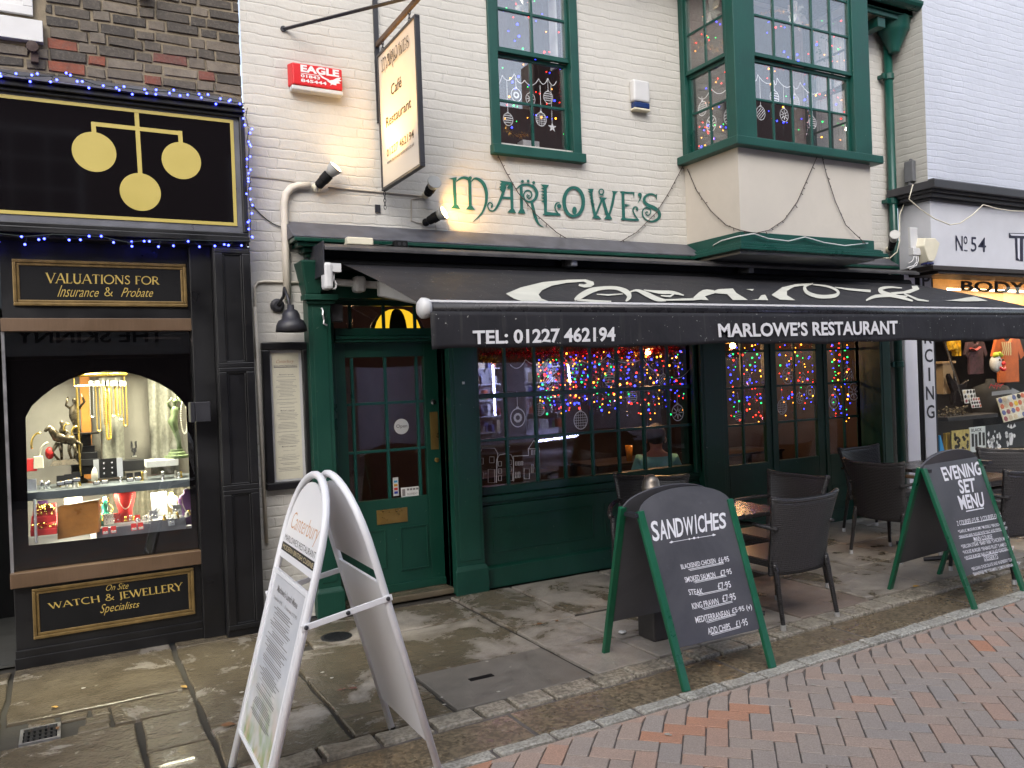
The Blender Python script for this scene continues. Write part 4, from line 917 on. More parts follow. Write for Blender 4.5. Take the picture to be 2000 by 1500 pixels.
for px0, px1, py, hh, lb in ((60, 112, 1030, .05, 'red jewel tray in front at the lower left'), (64, 110, 1008, .04, 'red jewel tray behind at the lower left')):
    u, v = dp(px0, py, 6.2); u2, _ = dp(px1, py, 6.2); r_ = th('jewel_tray', lb, 'tray', ((u+u2)/2, 6.2, v-hh)); mb = MB(); mb.hexa([(u, 6.12, v-hh), (u2, 6.12, v-hh), (u2, 6.4, v), (u, 6.4, v), (u, 6.12, v-hh+.04), (u2, 6.12, v-hh+.04), (u2, 6.4, v+.05), (u, 6.4, v+.05)]); mb.build('tray', M_velred, r_, bevel=.004)
    mb = MB()
    for i in range(46): t = random.random(); mb.sph((random.uniform(u+.01, u2-.01), 6.13+.26*t, v-hh+.045+.04*t+.006), random.uniform(.005, .010), 5)
    tag(mb.build('trinkets', M_gold2, r_), kind='stuff')
for px0, py0, px1, py1, m, lb in ((74, 978, 93, 1003, M_purple, 'purple lined jewel case in the lower left'), (126, 967, 143, 985, M_pale, 'cream leaflet leaning behind the wooden case'), (142, 967, 160, 984, M_pale, 'patterned card leaning behind the wooden case')):
    u, v = dp(px0, py1, 6.42); u2, v2 = dp(px1, py0, 6.42); mb = MB(); mb.hexa([(u, 6.42, v), (u2, 6.42, v), (u2, 6.43, v), (u, 6.43, v), (u, 6.45, v2), (u2, 6.45, v2), (u2, 6.46, v2), (u, 6.46, v2)]); item('display_card', lb, 'card', mb, m)
x, z = dp(71, 1060, 6.07); _, z2 = dp(68, 975, 6.07); mb = MB(); mb.tube([(x, 6.07, z), (x, 6.07, z2)], .009, 8); item('steel_upright', 'thin bright steel upright inside the glass at the lower left', 'post', mb, M_alu)
for px, py, m, lb in ((62, 905, M_velred, 'red small box at the left end of the shelf'), (75, 900, M_pale, 'cream small box at the left end of the shelf'), (62, 945, M_greyv, 'grey earring card at the left end of the shelf')):
    x, z = dp(px, py, 6.22); mb = MB(); mb.hexa([(x-.03, 6.2, z-.05), (x+.03, 6.2, z-.05), (x+.03, 6.26, z-.05), (x-.03, 6.26, z-.05), (x-.026, 6.21, z+.03), (x+.026, 6.21, z+.03), (x+.026, 6.25, z+.03), (x-.026, 6.25, z+.03)]); item('small_box', lb, 'box', mb, m, bevel=.003)
# entrance lobby at the far left
mb = MB(); mb.box(-3, XL+.3, 7.4, 7.45, 0, zbot); mb.box(-3, XL-.03, 6.1, 7.4, Zt1+.1, zbot); mb.box(XL-.0, XL+.03, 6.9, 7.4, 0, zbot); mb.build('lobby', M_blackd, jw)
mb = MB(); mb.box(-1.6, XL-.012, 6.08, 7.4, 0, .012); mb.build('lobby_floor', mat('lobby_mat', (.05, .05, .045), .7), jw)
mb = MB(); mb.box(-2.6, -1.25, 6.0, 6.1, 0, zbot); mb.build('far_pier', M_black, jw)
mb = MB(); a_ = (-1.25, .4, XL-.2, .55); mb.box(-1.2, -1.16, 6.6, 7.4, Zs0, Zs1); mb.build('lobby_sill', M_brown, jw)
mb = MB(); mb.box(XL+.0, XL+.02, 6.08, 6.9, 0, Zs0); mb.build('return_riser', M_black, jw)
# ---- blue fairy lights
M_bulbb = emis('blue_fairy_bulb', (.045, .06, 1), 6); M_wire = mat('dark_cable', (.012, .02, .016), .5)
_bm = {}
def bulbmesh(m, r):
    k = (m.name, r)
    if k not in _bm:
        b = MB(); b.sph((0, 0, 0), r, 6); o = b.build('bulb', m, kind='structure'); _bm[k] = o.data; del ORG[o]; bpy.data.objects.remove(o); _bm[k].shade_smooth()
    return _bm[k]
def light_string(name, label, pts, n, spread, mats, r=.0075, wire=M_wire, wr=.003, group=None, drop=1, cat='fairy lights'):
    pts = [V(p) for p in pts]; o = V(pts[0]); root = th(name, label, cat, o, group)
    mb = MB(); mb.tube([p+V((random.uniform(-1, 1), random.uniform(-.5, .5), random.uniform(-1, 1)))*spread*.25 for p in pts], wr, 5); 
    seg = [(a, b) for a, b in zip(pts, pts[1:])]; L = [(b-a).length for a, b in seg]; T = sum(L); B = []
    for i in range(n):
        d = T*(i+random.uniform(.1, .9))/n
        for (a, b), l in zip(seg, L):
            if d <= l or (a, b) == seg[-1]: p = a.lerp(b, min(1, d/l)); break
            d -= l
        q = p+V((random.uniform(-1, 1)*spread, random.uniform(-.02, .01), random.uniform(-1, .6)*spread))
        mb.tube([p, q], .0015, 4); B.append(q)
    mb.build('cable', wire, root)
    for q in B:
        m = random.choice(mats); c = bpy.data.objects.new('bulb', bulbmesh(m, r)); C.objects.link(c); c.parent = root; c.location = q-o
    return root
yq = 5.80
light_string('fairy_lights', 'blue fairy lights along the top edge of the jewellers fascia', [(-2.2, yq, ztop+.035)]+[(x_, yq+random.uniform(-.02, .01), ztop+.02+random.uniform(-.015, .03)) for x_ in [i*.14-2 for i in range(22)]]+[(xr, yq, ztop+.01)], 78, .035, [M_bulbb])
light_string('fairy_lights', 'blue fairy lights hanging down the right edge of the jewellers fascia', [(xr+.012, 5.84+random.uniform(-.03, .04), z_) for z_ in [ztop-i*(ztop-zbot)/16 for i in range(17)]], 26, .03, [M_bulbb])
light_string('fairy_lights', 'blue fairy lights along the bottom edge of the jewellers fascia', [(-2.2, 5.82, zbot-.04)]+[(i*.14-2, 5.82, zbot-.045+random.uniform(-.015, .02)) for i in range(22)]+[(xr, 5.82, zbot-.02)], 52, .04, [M_bulbb])
# ------------------------------------------------------------------ the restaurant
rs = th('restaurant', 'cream painted brick restaurant with a dark green shopfront', 'building', (4.6, YW, 0))
XE = 8.30
def wx(x, y, Y=YW): return FY(Y).uv(x, y)
# upper wall with openings
UW = FY(YW).rc(958, 10, 1128, 296); UW = (UW[0], UW[1], UW[2], 5.25)
BAYX0, BAYX1, BAYY = 5.225, 7.0, 5.325
ZSF = wx(1000, 462)[1]                                      # top of the shopfront flashing
def holed(mb, pl, R, holes, depth):
    us = sorted({R[0], R[2]} | {h[i] for h in holes for i in (0, 2)}); vs = sorted({R[1], R[3]} | {h[i] for h in holes for i in (1, 3)})
    for a, b in zip(us, us[1:]):
        for c, d in zip(vs, vs[1:]):
            m = ((a+b)/2, (c+d)/2)
            if any(h[0] < m[0] < h[2] and h[1] < m[1] < h[3] for h in holes): continue
            mb.add([pl.pt(a, c), pl.pt(b, c), pl.pt(b, d), pl.pt(a, d)], [(0, 1, 2, 3)])
    for h in holes:
        q = [(h[0], h[1]), (h[2], h[1]), (h[2], h[3]), (h[0], h[3])]
        for (a, b), (c, d) in zip(q, q[1:]+q[:1]): mb.add([pl.pt(a, b), pl.pt(c, d), pl.pt(c, d, -depth), pl.pt(a, b, -depth)], [(0, 1, 2, 3)])
XP0 = wx(600, 590, 5.92)[0]                                 # left edge of the shopfront
XP1 = 7.96
mb = MB(); holed(mb, WALL, (BX, 0, XE, 5.62), [UW, (BAYX0+.04, 3.0, BAYX1-.04, 5.5), (XP0+.03, 0, XP1-.02, ZSF-.14)], .2)
mb.build('wall', M_wbrick, rs, recalc=False)
# rooms behind
def room(name, x0, x1, y0, y1, z0, z1, m, mf):
    mb = MB(); mb.add([(x0, y0, z0), (x1, y0, z0), (x1, y1, z0), (x0, y1, z0), (x0, y0, z1), (x1, y0, z1), (x1, y1, z1), (x0, y1, z1)], [(3, 2, 6, 7), (0, 3, 7, 4), (1, 2, 6, 5), (4, 5, 6, 7)])
    o = mb.build(name, m, rs, recalc=False); mb = MB(); mb.add([(x0, y0, z0), (x1, y0, z0), (x1, y1, z0), (x0, y1, z0)], [(0, 1, 2, 3)]); mb.build('floor', mf, rs, recalc=False); return o
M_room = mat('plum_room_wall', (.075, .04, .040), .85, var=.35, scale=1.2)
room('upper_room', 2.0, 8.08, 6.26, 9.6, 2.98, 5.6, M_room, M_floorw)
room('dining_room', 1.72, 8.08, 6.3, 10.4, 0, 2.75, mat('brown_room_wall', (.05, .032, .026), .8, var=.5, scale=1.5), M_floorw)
mb = MB(); mb.box(BX, XE, 6.25, 6.3, 2.76, 2.97); mb.build('floor_beam', M_darkroom, rs)
# roof, eaves, gutter
mb = MB(); ez = 5.50
mb.hexa([(BX, 5.74, ez), (XE-.02, 5.74, ez), (XE-.02, 9.8, ez+3), (BX, 9.8, ez+3), (BX, 5.74, ez+.06), (XE-.02, 5.74, ez+.06), (XE-.02, 9.8, ez+3.06), (BX, 9.8, ez+3.06)]); roof = mb.build('roof', M_tile, rs)
EV = FY(5.5); ezb = FY(5.72).uv(1745, 26)[1]
mb = MB(); mb.box(BX, XE-.01, 5.80, 6.05, ezb+.03, ezb+.06); mb.build('soffit', M_cream, rs)
mb = MB(); mb.box(BX, XE-.01, 5.77, 5.80, ezb-.02, ezb+.16); mb.box(BX, XE-.01, 5.74, 5.77, ezb+.03, ezb+.09); mb.build('eaves_board', M_green, rs, bevel=.005)
mb = MB(); n = 8
mb.grid(lambda a, b: (lerp(BX, XE-.005, a), 5.69+.075*math.cos(rad(180+180*b)), ezb+.15+.075*math.sin(rad(180+180*b))), 1, n); mb.build('gutter', M_green, rs, solid=.008, recalc=False)
mb = MB(); xx = wx(1722, 45, 5.8)[0]
mb.box(xx-.06, xx+.06, 5.8, 6.05, ezb-.13, ezb-.02); mb.build('eaves_bracket', M_green, rs, bevel=.004)
# downpipe with hopper
dpz = wx(1740, 90, 5.93)[1]; dpx = wx(1756, 700, 5.97)[0]
dp_ = th('downpipe', 'green cast iron downpipe with a hopper at the right corner of the restaurant', 'drainpipe', (dpx, 5.98, 0))
mb = MB(); mb.tube([(dpx, 5.98, 0.0), (dpx, 5.98, dpz+.02)], .045, 16, cap=True); mb.build('pipe', M_green, dp_, smooth=True)
mb = MB(); hz = wx(1735, 100, 5.9)[1]; mb.lathe([(.05, 0), (.06, .015), (.062, .04), (.085, .09), (.14, .21), (.165, .25), (.165, .36), (.17, .37)], (dpx, 5.90, hz-.01), seg=18); mb.build('hopper', M_green, dp_, smooth=True)
for py in (150, 392, 712):
    z = wx(1745, py, 5.95)[1]; mb = MB(); mb.lathe([(.05, -.035), (.058, -.03), (.058, .03), (.05, .035)], (dpx, 5.98, z), seg=16); mb.box(dpx-.10, dpx-.055, 5.985, 6.05, z-.02, z+.02); mb.box(dpx-.115, dpx-.085, 5.96, 5.985, z-.028, z+.028); mb.build('collar', M_green, dp_, bevel=.003)

# ---- windows
M_glassu = glass('old_crown_glass', (1, 1, 1), 4)
M_curtainw = mat('white_lining', (.6, .6, .62), .8)
def glaze(parent, pl, r, cols, rows, bw, d0, d1, glassd, gm=M_glass, mt=M_green):
    """glazing bars and panes of one light: cols, rows are lists of fractions where bars run"""
    u0, v0, u1, v1 = r; mb = MB()
    for c in cols: mb.rect(pl, (lerp(u0, u1, c)-bw/2, v0, lerp(u0, u1, c)+bw/2, v1), d0, d1)
    cs = [0]+list(cols)+[1]
    for q in rows:
        for a, b in zip(cs, cs[1:]):
            ua = lerp(u0, u1, a)+(bw/2 if a > 0 else 0); ub = lerp(u0, u1, b)-(bw/2 if b < 1 else 0)
            mb.rect(pl, (ua, lerp(v0, v1, q)-bw/2, ub, lerp(v0, v1, q)+bw/2), d0+.001, d1-.002)
    if cols or rows: mb.build('glazing_bars', mt, parent, bevel=.003)
    g = MB(); g.rect(pl, r, glassd-.004, glassd); return g.build('glass', gm, parent)
# first floor sash
W1 = FY(YW-.012)
o = W1.rc(950, 0, 1136, 303); zb = W1.uv(1048, 303)[1]; o = (o[0], zb, o[2], 5.25)
mb = MB(); mb.frame(W1, o, .085, -.13, .012, wb=.03); sw = mb.build('sash_window', M_greenw, rs, bevel=.004)
mb = MB(); mb.rect(W1, (o[0]-.012, zb-.035, o[2]+.015, zb+.045), -.10, .055); mb.build('sill', M_greenw, sw, bevel=.006)
gl = W1.rc(973, 20, 1098, 272); zmr = W1.uv(1035, 108)[1]; zg0 = W1.uv(1036, 281)[1]
lo = (gl[0], zg0, gl[2]-.002, zmr-.02); up_ = (gl[0], zmr+.025, gl[2], 5.2)
mb = MB(); mb.frame(W1, (o[0]+.085, zb+.045, o[2]-.085, zmr+.0), .03, -.10, -.065, wt=.03, wb=zg0-zb-.045); lsash = mb.build('sash', M_green, sw, bevel=.003)
mb = MB(); mb.frame(W1, (o[0]+.085, zmr-.0, o[2]-.085, 5.24), .032, -.06, -.02, wb=.04); usash = mb.build('sash', M_green, sw, bevel=.003)
def glaze2(pl, r, cols, rows, bw, d0, d1, gd, gm=M_glass): return glaze(sw, pl, r, cols, rows, bw, d0, d1, gd, gm)
glaze(sw, W1, (o[0]+.115, zg0-.003, o[2]-.115, zmr-.03), [.5], [(W1.uv(1035, 197)[1]-zg0)/(zmr-zg0-.03)], .022, -.095, -.07, -.082, M_glassu)
ry = (W1.uv(1037, 30)[1]-zmr)/(5.2-zmr)
glaze(sw, W1, (o[0]+.117, zmr+.04, o[2]-.117, 5.2), [.5], [ry, ry*2.05], .022, -.055, -.025, -.04, M_glassu)
mb = MB(); mb.rect(W1, (o[2]-.14, zmr, o[2]-.117, 5.2), -.24, -.14); mb.rect(W1, (lerp(o[0], o[2], .53), zg0, lerp(o[0], o[2], .72), zg0+.13), -.40, -.3); mb.build('inner_lining', M_curtainw, sw)
# bay window
BF = FY(BAYY); BS = FX(BAYX0)
by = th('bay_window', 'green timber bay window on a cream rendered apron over the awning', 'bay window', ((BAYX0+BAYX1)/2, 5.7, 2.9))
zs1 = BF.uv(1590, 290)[1]; zs0 = BF.uv(1590, 306)[1]; ztb = 5.42
def bay_light(pl, r, posts, cols, rows_lo, rows_up, zmr, nm, lining=None):
    u0, v0, u1, v1 = r; pL, pR = posts
    mb = MB(); mb.rect(pl, (u0, v0, u0+pL, v1), -.10, 0); mb.rect(pl, (u1-pR, v0, u1, v1), -.10, 0); mb.rect(pl, (u0+pL, v1-.08, u1-pR, v1), -.1, 0)
    f = mb.build(nm, M_greenw, by, bevel=.005); a, b = u0+pL, u1-pR
    mb = MB(); mb.frame(pl, (a, v0, b, zmr+.01), .032, -.085, -.055, wt=.035, wb=.05); mb.frame(pl, (a, zmr+.011, b, v1-.08), .03, -.05, -.018, wb=.035); mb.build('sashes', M_green, f, bevel=.003)
    glaze(f, pl, (a+.03, v0+.048, b-.03, zmr-.022), cols, rows_lo, .02, -.08, -.06, -.07, M_glassu); glaze(f, pl, (a+.028, zmr+.044, b-.028, v1-.11), cols, rows_up, .02, -.045, -.024, -.035, M_glassu)
    return f
zm = BF.uv(1575, 130)[1]
fr_ = (BAYX0, zs1, BAYX1, ztb); pL = BF.uv(1482, 200)[0]-BAYX0; pR = BAYX1-BF.uv(1665, 200)[0]
zlo = (BF.uv(1575, 207)[1]-zs1)/(zm-zs1); zup = (BF.uv(1575, 54)[1]-zm)/(ztb-.1-zm)
bfw = bay_light(BF, fr_, (pL-.03, pR-.03), [.2, .4, .6, .8], [zlo], [zup, zup*2], zm, 'bay_light')
sd = (-6.05, zs1, -BAYY-.001, ztb); gR = BS.uv(1431, 200)[0]; gL = BS.uv(1347, 200)[0]
# side lights lie between the wall and the corner post
bsw = bay_light(BS, (-6.045, zs1, -BAYY-.102, ztb), (.06, max(.02, -BAYY-.102-gR-.03)), [.5], [zlo], [zup, zup*2], zm, 'bay_light')
BS2 = Plane((BAYX1, 0, 0), (0, 1, 0), (0, 0, 1)); bay_light(BS2, (BAYY+.102, zs1, 6.045, ztb), (.06, .06), [.5], [zlo], [zup, zup*2], zm, 'bay_light')
mb = MB(); mb.box(BAYX0-.07, BAYX1+.07, BAYY-.07, 6.05, zs0, zs1); mb.build('sill', M_greenw, by, bevel=.008)
M_rend = mat('cream_render', (.495, .46, .405), .6, var=.05, scale=2, bump=.12, bscale=30, dirt=.10)
za = BF.uv(1585, 461)[1]
mb = MB(); mb.box(BAYX0+.02, BAYX1-.02, BAYY+.02, 6.05, za, zs0); mb.build('apron', M_rend, by)
zc = [BF.uv(1585, y)[1] for y in (461, 481, 486, 495, 506)]
mb = MB(); mb.box(BAYX0+.01, BAYX1-.01, BAYY+.01, 6.05, zc[1], zc[0]); mb.build('apron_board', M_greenw, by, bevel=.004)
mb = MB(); z_ = zc[1]
prof = [(0.0, 0), (.035, -.012), (.045, -.04), (.075, -.055), (.08, -.075)]
for (p0, a), (p1, b) in zip(prof, prof[1:]):
    mb.hexa([(BAYX0-p1, BAYY-p1, z_+b), (BAYX1+p1, BAYY-p1, z_+b), (BAYX1+p1, 6.05, z_+b), (BAYX0-p1, 6.05, z_+b), (BAYX0-p1, BAYY-p1, z_+a-.001), (BAYX1+p1, BAYY-p1, z_+a-.001), (BAYX1+p1, 6.05, z_+a-.001), (BAYX0-p1, 6.05, z_+a-.001)])
mb.build('apron_cornice', M_green, by, bevel=.003)
mb = MB(); mb.box(BAYX0, BAYX1, BAYY+.02, 5.98, z_-.10, z_-.077); mb.build('apron_soffit', mat('bay_soffit', (.3, .3, .29), .7), by)
mb = MB(); mb.box(BAYX0-.05, BAYX1+.05, BAYY-.05, 6.05, ztb, ztb+.07); mb.build('bay_roof', M_lead, by)
mb = MB(); mb.box(BAYX0+.1, BAYX1-.1, BAYY+.12, 6.05, zs1-.02, zs1); mb.build('window_board', M_white, by)
# ---- ground floor shopfront, its green darkened for the shade under the awning
M_green = paint_wear('shaded_green_gloss', (.0026, .041, .026), .34, amt=.735); M_greenw = paint_wear('shaded_green_worn', (.0026, .041, .026), .42, chip=(.34, .33, .28), amt=.69)
ZC1 = wx(700, 462, 5.9)[1]
mb = MB(); x0, x1 = wx(562, 455, 5.98)[0], 8.06
zf1 = wx(950, 455)[1]; zf0 = FY(5.86).uv(950, 481)[1]
mb.hexa([(x0, 5.84, zf0), (x1, 5.84, zf0), (x1, YW, zf0), (x0, YW, zf0), (x0, 5.84, zf0+.012), (x1, 5.84, zf0+.012), (x1, YW-.004, zf1), (x0, YW-.004, zf1)]); mb.build('flashing', M_lead, rs, bevel=.004)
mb = MB(); zz = zf0
for p, h_ in ((.20, .03), (.17, .03), (.12, .035), (.085, .03), (.06, .04)):
    mb.box(x0+.21-p*1.0, x1-.2+p, YW-p-.01, YW, zz-h_, zz-.0005); zz -= h_
mb.build('cornice', M_green, rs, bevel=.006); ZCB = zz
ZH = FY(6.0).uv(740, 583)[1]                              # underside of the fascia over door and windows
mb = MB(); mb.box(XP0+.05, XP1-.04, 5.985, 6.24, ZH, ZCB); mb.build('fascia', M_green, rs)
# pilasters
def pilaster(px0, px1, py, nm, y=5.92, cap=True, base=True):
    a = FY(y).uv(px0, py)[0]; b = FY(y).uv(px1, py)[0]
    mb = MB(); mb.box(a, b, y, 6.24, 0, ZH-.0); mb.box(a+.03, b-.03, y-.006, y, .26, ZH-.08)
    o = mb.build(nm, M_greenw, rs, bevel=.005)
    if base: mb = MB(); mb.box(a-.02, b+.02, y-.028, y-.001, 0, .19); mb.hexa([(a-.02, y-.028, .19), (b+.02, y-.028, .19), (b+.02, y-.001, .19), (a-.02, y-.001, .19), (a, y-.008, .225), (b, y-.008, .225), (b, y-.001, .225), (a, y-.001, .225)]); mb.build('plinth', M_greenw, o, bevel=.006)
    if cap: mb = MB(); mb.box(a-.03, b+.05, y-.05, 6.0, ZH-.03, ZH+.012); mb.box(a-.015, b+.03, y-.025, y-.001, ZH-.055, ZH-.031); mb.build('capital', M_greenw, o, bevel=.004)
    return a, b
pa = pilaster(601, 645, 600, 'pilaster')
pb = pilaster(877, 932, 700, 'pilaster')
pc = pilaster(1368, 1413, 700, 'pilaster')
pd = pilaster(1718, 1738, 670, 'pilaster')
# console over the left pilaster
mb = MB(); a, b = pa
mb.hexa([(a-.01, 5.90, ZH+.012), (a+.10, 5.90, ZH+.012), (a+.10, 6.05, ZH+.012), (a-.01, 6.05, ZH+.012), (a-.06, 5.83, ZCB), (a+.12, 5.83, ZCB), (a+.12, 6.05, ZCB), (a-.06, 6.05, ZCB)]); mb.build('console', M_greenw, rs, bevel=.012)
# entrance door, set back
DPL = FY(6.16); dl = DPL.uv(654, 800)[0]; dr = DPL.uv(859, 800)[0]
dzt = DPL.uv(745, 668)[1]; ztr1 = DPL.uv(745, 642)[1]; ztr0 = DPL.uv(745, 664)[1]
mb = MB(); mb.box(pa[1], dl, 6.1, 6.24, 0, ZH); mb.box(dr, pb[0], 6.06, 6.24, 0, ZH); mb.box(dr+.03, pb[0], 6.0, 6.06, 0, ZH); mb.box(dl, dr, 6.08, 6.24, ztr0-.02, ztr0); mb.box(dl, dr, 6.07, 6.24, ztr0+.002, ztr0+.03); mb.box(dl, dr, 6.09, 6.24, ztr0+.032, ztr1); mb.build('door_frame', M_green, rs, bevel=.005)
gz1 = DPL.uv(755, 697)[1]; gz0 = DPL.uv(757, 975)[1]; gx0 = DPL.uv(679, 830)[0]; gx1 = DPL.uv(832, 830)[0]
dzb = DPL.uv(765, 1150)[1]
mb = MB(); dy = DPL
mb.rect(dy, (dl+.004, .05, gx0, dzt), -.05, 0); mb.rect(dy, (gx1, .05, dr-.004, dzt), -.05, 0); mb.rect(dy, (gx0, gz1, gx1, dzt), -.05, 0); mb.rect(dy, (gx0, .05, gx1, gz0), -.05, 0)
mb.rect(dy, (dl+.004, .05, dr-.004, .11), .001, .018)
door = mb.build('door', M_greenw, rs, bevel=.003)
uu = lambda px, py: (DPL.uv(px, py)[0]-gx0)/(gx1-gx0)
vv = lambda px, py: (DPL.uv(px, py)[1]-gz0)/(gz1-gz0)
glaze(door, DPL, (gx0, gz0, gx1, gz1), [uu(691, 790), uu(756, 785), uu(817, 780)], [vv(757, 880), vv(755, 787)], .022, -.035, -.008, -.02, M_glass)
for q in ((716, 1038, 756, 1110), (781, 1030, 838, 1107)):
    r = DPL.rc(*q); mb = MB(); mb.frame(DPL, r, .012, 0, .008); mb.build('panel_moulding', M_greenw, door, bevel=.003)
r = DPL.rc(735, 997, 796, 1018); mb = MB(); mb.rect(DPL, r, 0, .008); mb.rect(DPL, (r[0]+.03, r[1]+.018, r[2]-.03, r[3]-.018), .008, .013); mb.build('letter_plate', M_brass, door, bevel=.002)
r = DPL.rc(839, 805, 857, 877); mb = MB(); mb.rect(DPL, r, 0, .004); mb.build('push_plate', M_brass, door, bevel=.001)
for (px, py, rr, m) in ((846, 785, .022, M_silver), (853, 898, .02, M_brass)):
    u, v = DPL.uv(px, py); mb = MB(); mb.lathe([(rr, 0), (rr, .006), (rr*.5, .01)], DPL.pt(u, v), (0, -1, 0), 16); mb.build('lock', m, door)
# OPEN roundel and card stickers on the glass
M_signw = mat('white_sticker', (.62, .62, .6), .6)
OPL = FY(6.182); u, v = OPL.uv(784, 833); mb = MB(); mb.lathe([(.062, 0), (.062, .002)], OPL.pt(u, v), (0, -1, 0), 28); os_ = mb.build('open_disc', M_signw, door)
mb = MB(); text(mb, FY(6.179), (u-.045, v-.018, u+.048, v+.018), 'Open', .001, .01); mb.build('open_lettering', M_greyink, door)
OS = FY(6.181)
for q, cols in (((767, 933, 779, 968), None), ((783, 953, 818, 968), None)):
    r = OS.rc(*q); mb = MB(); mb.rect(OS, r, 0, .001); mb.build('card_sticker', M_signw, door)
r = OS.rc(767, 933, 779, 968)
for i, c in enumerate(((.05, .25, .45), (.5, .25, .02), (.5, .03, .02), (.02, .04, .3))):
    zz = lerp(r[3], r[1], .2+.2*i); mb = MB(); mb.rect(OS, (r[0]+.008, zz-.012, r[2]-.008, zz+.006), .001, .0018); mb.build('card_logo', mat('card_logo_%d' % i, c), door)
r = OS.rc(783, 953, 818, 968); mb = MB(); text(mb, OS, (r[0]+.05, r[1]+.012, r[2]-.01, r[1]+.03), 'PAYMENT', .0015); mb.rect(OS, (r[0]+.01, r[1]+.01, r[0]+.035, r[3]-.012), .001, .0018)
for i in range(5): mb.rect(OS, (r[0]+.05+i*.026, r[3]-.026, r[0]+.07+i*.026, r[3]-.01), .001, .0018)
mb.build('sticker_print', M_greyink, door)
# transom light
tr = (dl, ztr1, dr, ZH)
mb = MB(); mb.rect(DPL, (dl, ZH-.04, dr, ZH), -.05, 0); tl = mb.build('transom_light', M_green, rs)
glaze(tl, DPL, (dl, ztr1, dr, ZH-.04), [uu2 for uu2 in ((DPL.uv(p, 615)[0]-dl)/(dr-dl) for p in (684, 750, 811))], [], .024, -.03, -.005, -.02)
# step under the door
mb = MB(); mb.box(dl-.02, dr+.02, 6.0, 6.3, 0, .048); mb.build('door_step', M_stone, rs, bevel=.01)
# main window
MW = FY(6.03); wl0 = pb[1]; wr0 = pc[0]
zw0 = MW.uv(1150, 943)[1]; zw1 = MW.uv(1150, 930)[1]
r = MW.rc(936, 700, 1352, 905)
gL_, gR_ = MW.uv(937, 800)[0], MW.uv(1358, 790)[0]
gB = MW.uv(1150, 930)[1]; zmr = MW.uv(1150, 764)[1]; zl = MW.uv(1150, 845)[1]; gT = 2.26
mb = MB(); mb.rect(MW, (wl0, gB-.07, gL_, ZH), -.1, 0); mb.rect(MW, (gR_, gB-.07, wr0, ZH), -.1, 0); mb.rect(MW, (gL_, gT, gR_, ZH), -.1, 0); mb.rect(MW, (gL_, gB-.07, gR_, gB), -.1, 0)
mb.rect(MW, (gR_+.05, gB-.07, wr0-.04, ZH), .001, .05); mb.rect(MW, (gR_+.09, gB-.07, wr0-.0, ZH), .051, .085)
mw = mb.build('shop_window', M_green, rs, bevel=.005)
mb = MB(); mb.rect(MW, (gL_, zmr-.02, gR_, zmr+.02), -.05, -.005); mb.build('meeting_rail', M_green, mw, bevel=.004)
cf = [(MW.uv(p, 800)[0]-gL_)/(gR_-gL_) for p in (991, 1049, 1104, 1158, 1210, 1260, 1309)]
glaze(mw, MW, (gL_, gB, gR_, zmr-.02), cf, [(zl-gB)/(zmr-.02-gB)], .024, -.045, -.012, -.028)
glaze(mw, MW, (gL_, zmr+.02, gR_, gT), cf, [.78], .024, -.04, -.010, -.025)
mb = MB(); mb.rect(MW, (wl0, gB-.12, wr0, gB-.071), -.1, .05); mb.rect(MW, (wl0, gB-.15, wr0, gB-.121), -.1, .025); mb.build('sill', M_green, mw, bevel=.006)
# stall riser below it
SR = FY(5.99); mb = MB(); mb.box(wl0, wr0, 5.99, 6.24, 0, gB-.151); sk = FY(5.95).uv(1080, 1092)[1]
mb.box(wl0, wr0, 5.955, 5.989, 0, sk); mb.hexa([(wl0, 5.955, sk), (wr0, 5.955, sk), (wr0, 5.989, sk), (wl0, 5.989, sk), (wl0, 5.98, sk+.02), (wr0, 5.98, sk+.02), (wr0, 5.989, sk+.02), (wl0, 5.989, sk+.02)])
sr = mb.build('stall_riser', M_greenw, rs, bevel=.004)
r = SR.rc(961, 1007, 1160, 1047); mb = MB(); mb.frame(SR, (r[0], SR.uv(1060, 1066)[1], r[2], SR.uv(1060, 998)[1]), .012, -.0, .006); mb.frame(SR, (r[2]+.12, SR.uv(1060, 1066)[1], wr0-.1, SR.uv(1060, 998)[1]), .012, 0, .006); mb.build('panel_moulding', M_greenw, sr, bevel=.003)
# three folding french doors
FD = FY(6.2); fz1 = 2.2
leaf_px = [((1413, 1508), (1421, 1496), 1453), ((1508, 1612), (1519, 1597), 1556), ((1612, 1702), (1619, 1683), 1651)]
gb = FD.uv(1560, 895)[1]; rb = [FD.uv(1556, y)[1] for y in (822, 752, 684)]
for i, ((a, b), (c, d), m) in enumerate(leaf_px):
    a, b, c, d, m = [FD.uv(p, 800)[0] for p in (a, b, c, d, m)]
    if i == 0: a = pc[1]+.002
    if i == 2: b += .03
    mb = MB(); mb.rect(FD, (a+.002, .03, c, fz1), -.05, 0); mb.rect(FD, (d, .03, b-.002, fz1), -.05, 0); mb.rect(FD, (c, fz1-.08, d, fz1), -.05, 0); mb.rect(FD, (c, .03, d, gb), -.05, 0)
    if i < 2: mb.rect(FD, (b-.012, .03, b+.012, fz1), .001, .012)
    f = mb.build('french_door', M_greenw, rs, bevel=.004)
    glaze(f, FD, (c, gb, d, fz1-.08), [(m-c)/(d-c)], [(q-gb)/(fz1-.08-gb) for q in rb], .022, -.035, -.008, -.02)
    mb = MB(); mb.frame(FD, (a+.07, .22, b-.07, FD.uv(1560, 958)[1]), .012, 0, .008); mb.build('panel_moulding', M_greenw, f, bevel=.003)
    mb = MB(); mb.rect(FD, (a+.004, .03, b-.004, .14), .001, .014); mb.build('kick_rail', M_greenw, f, bevel=.003)
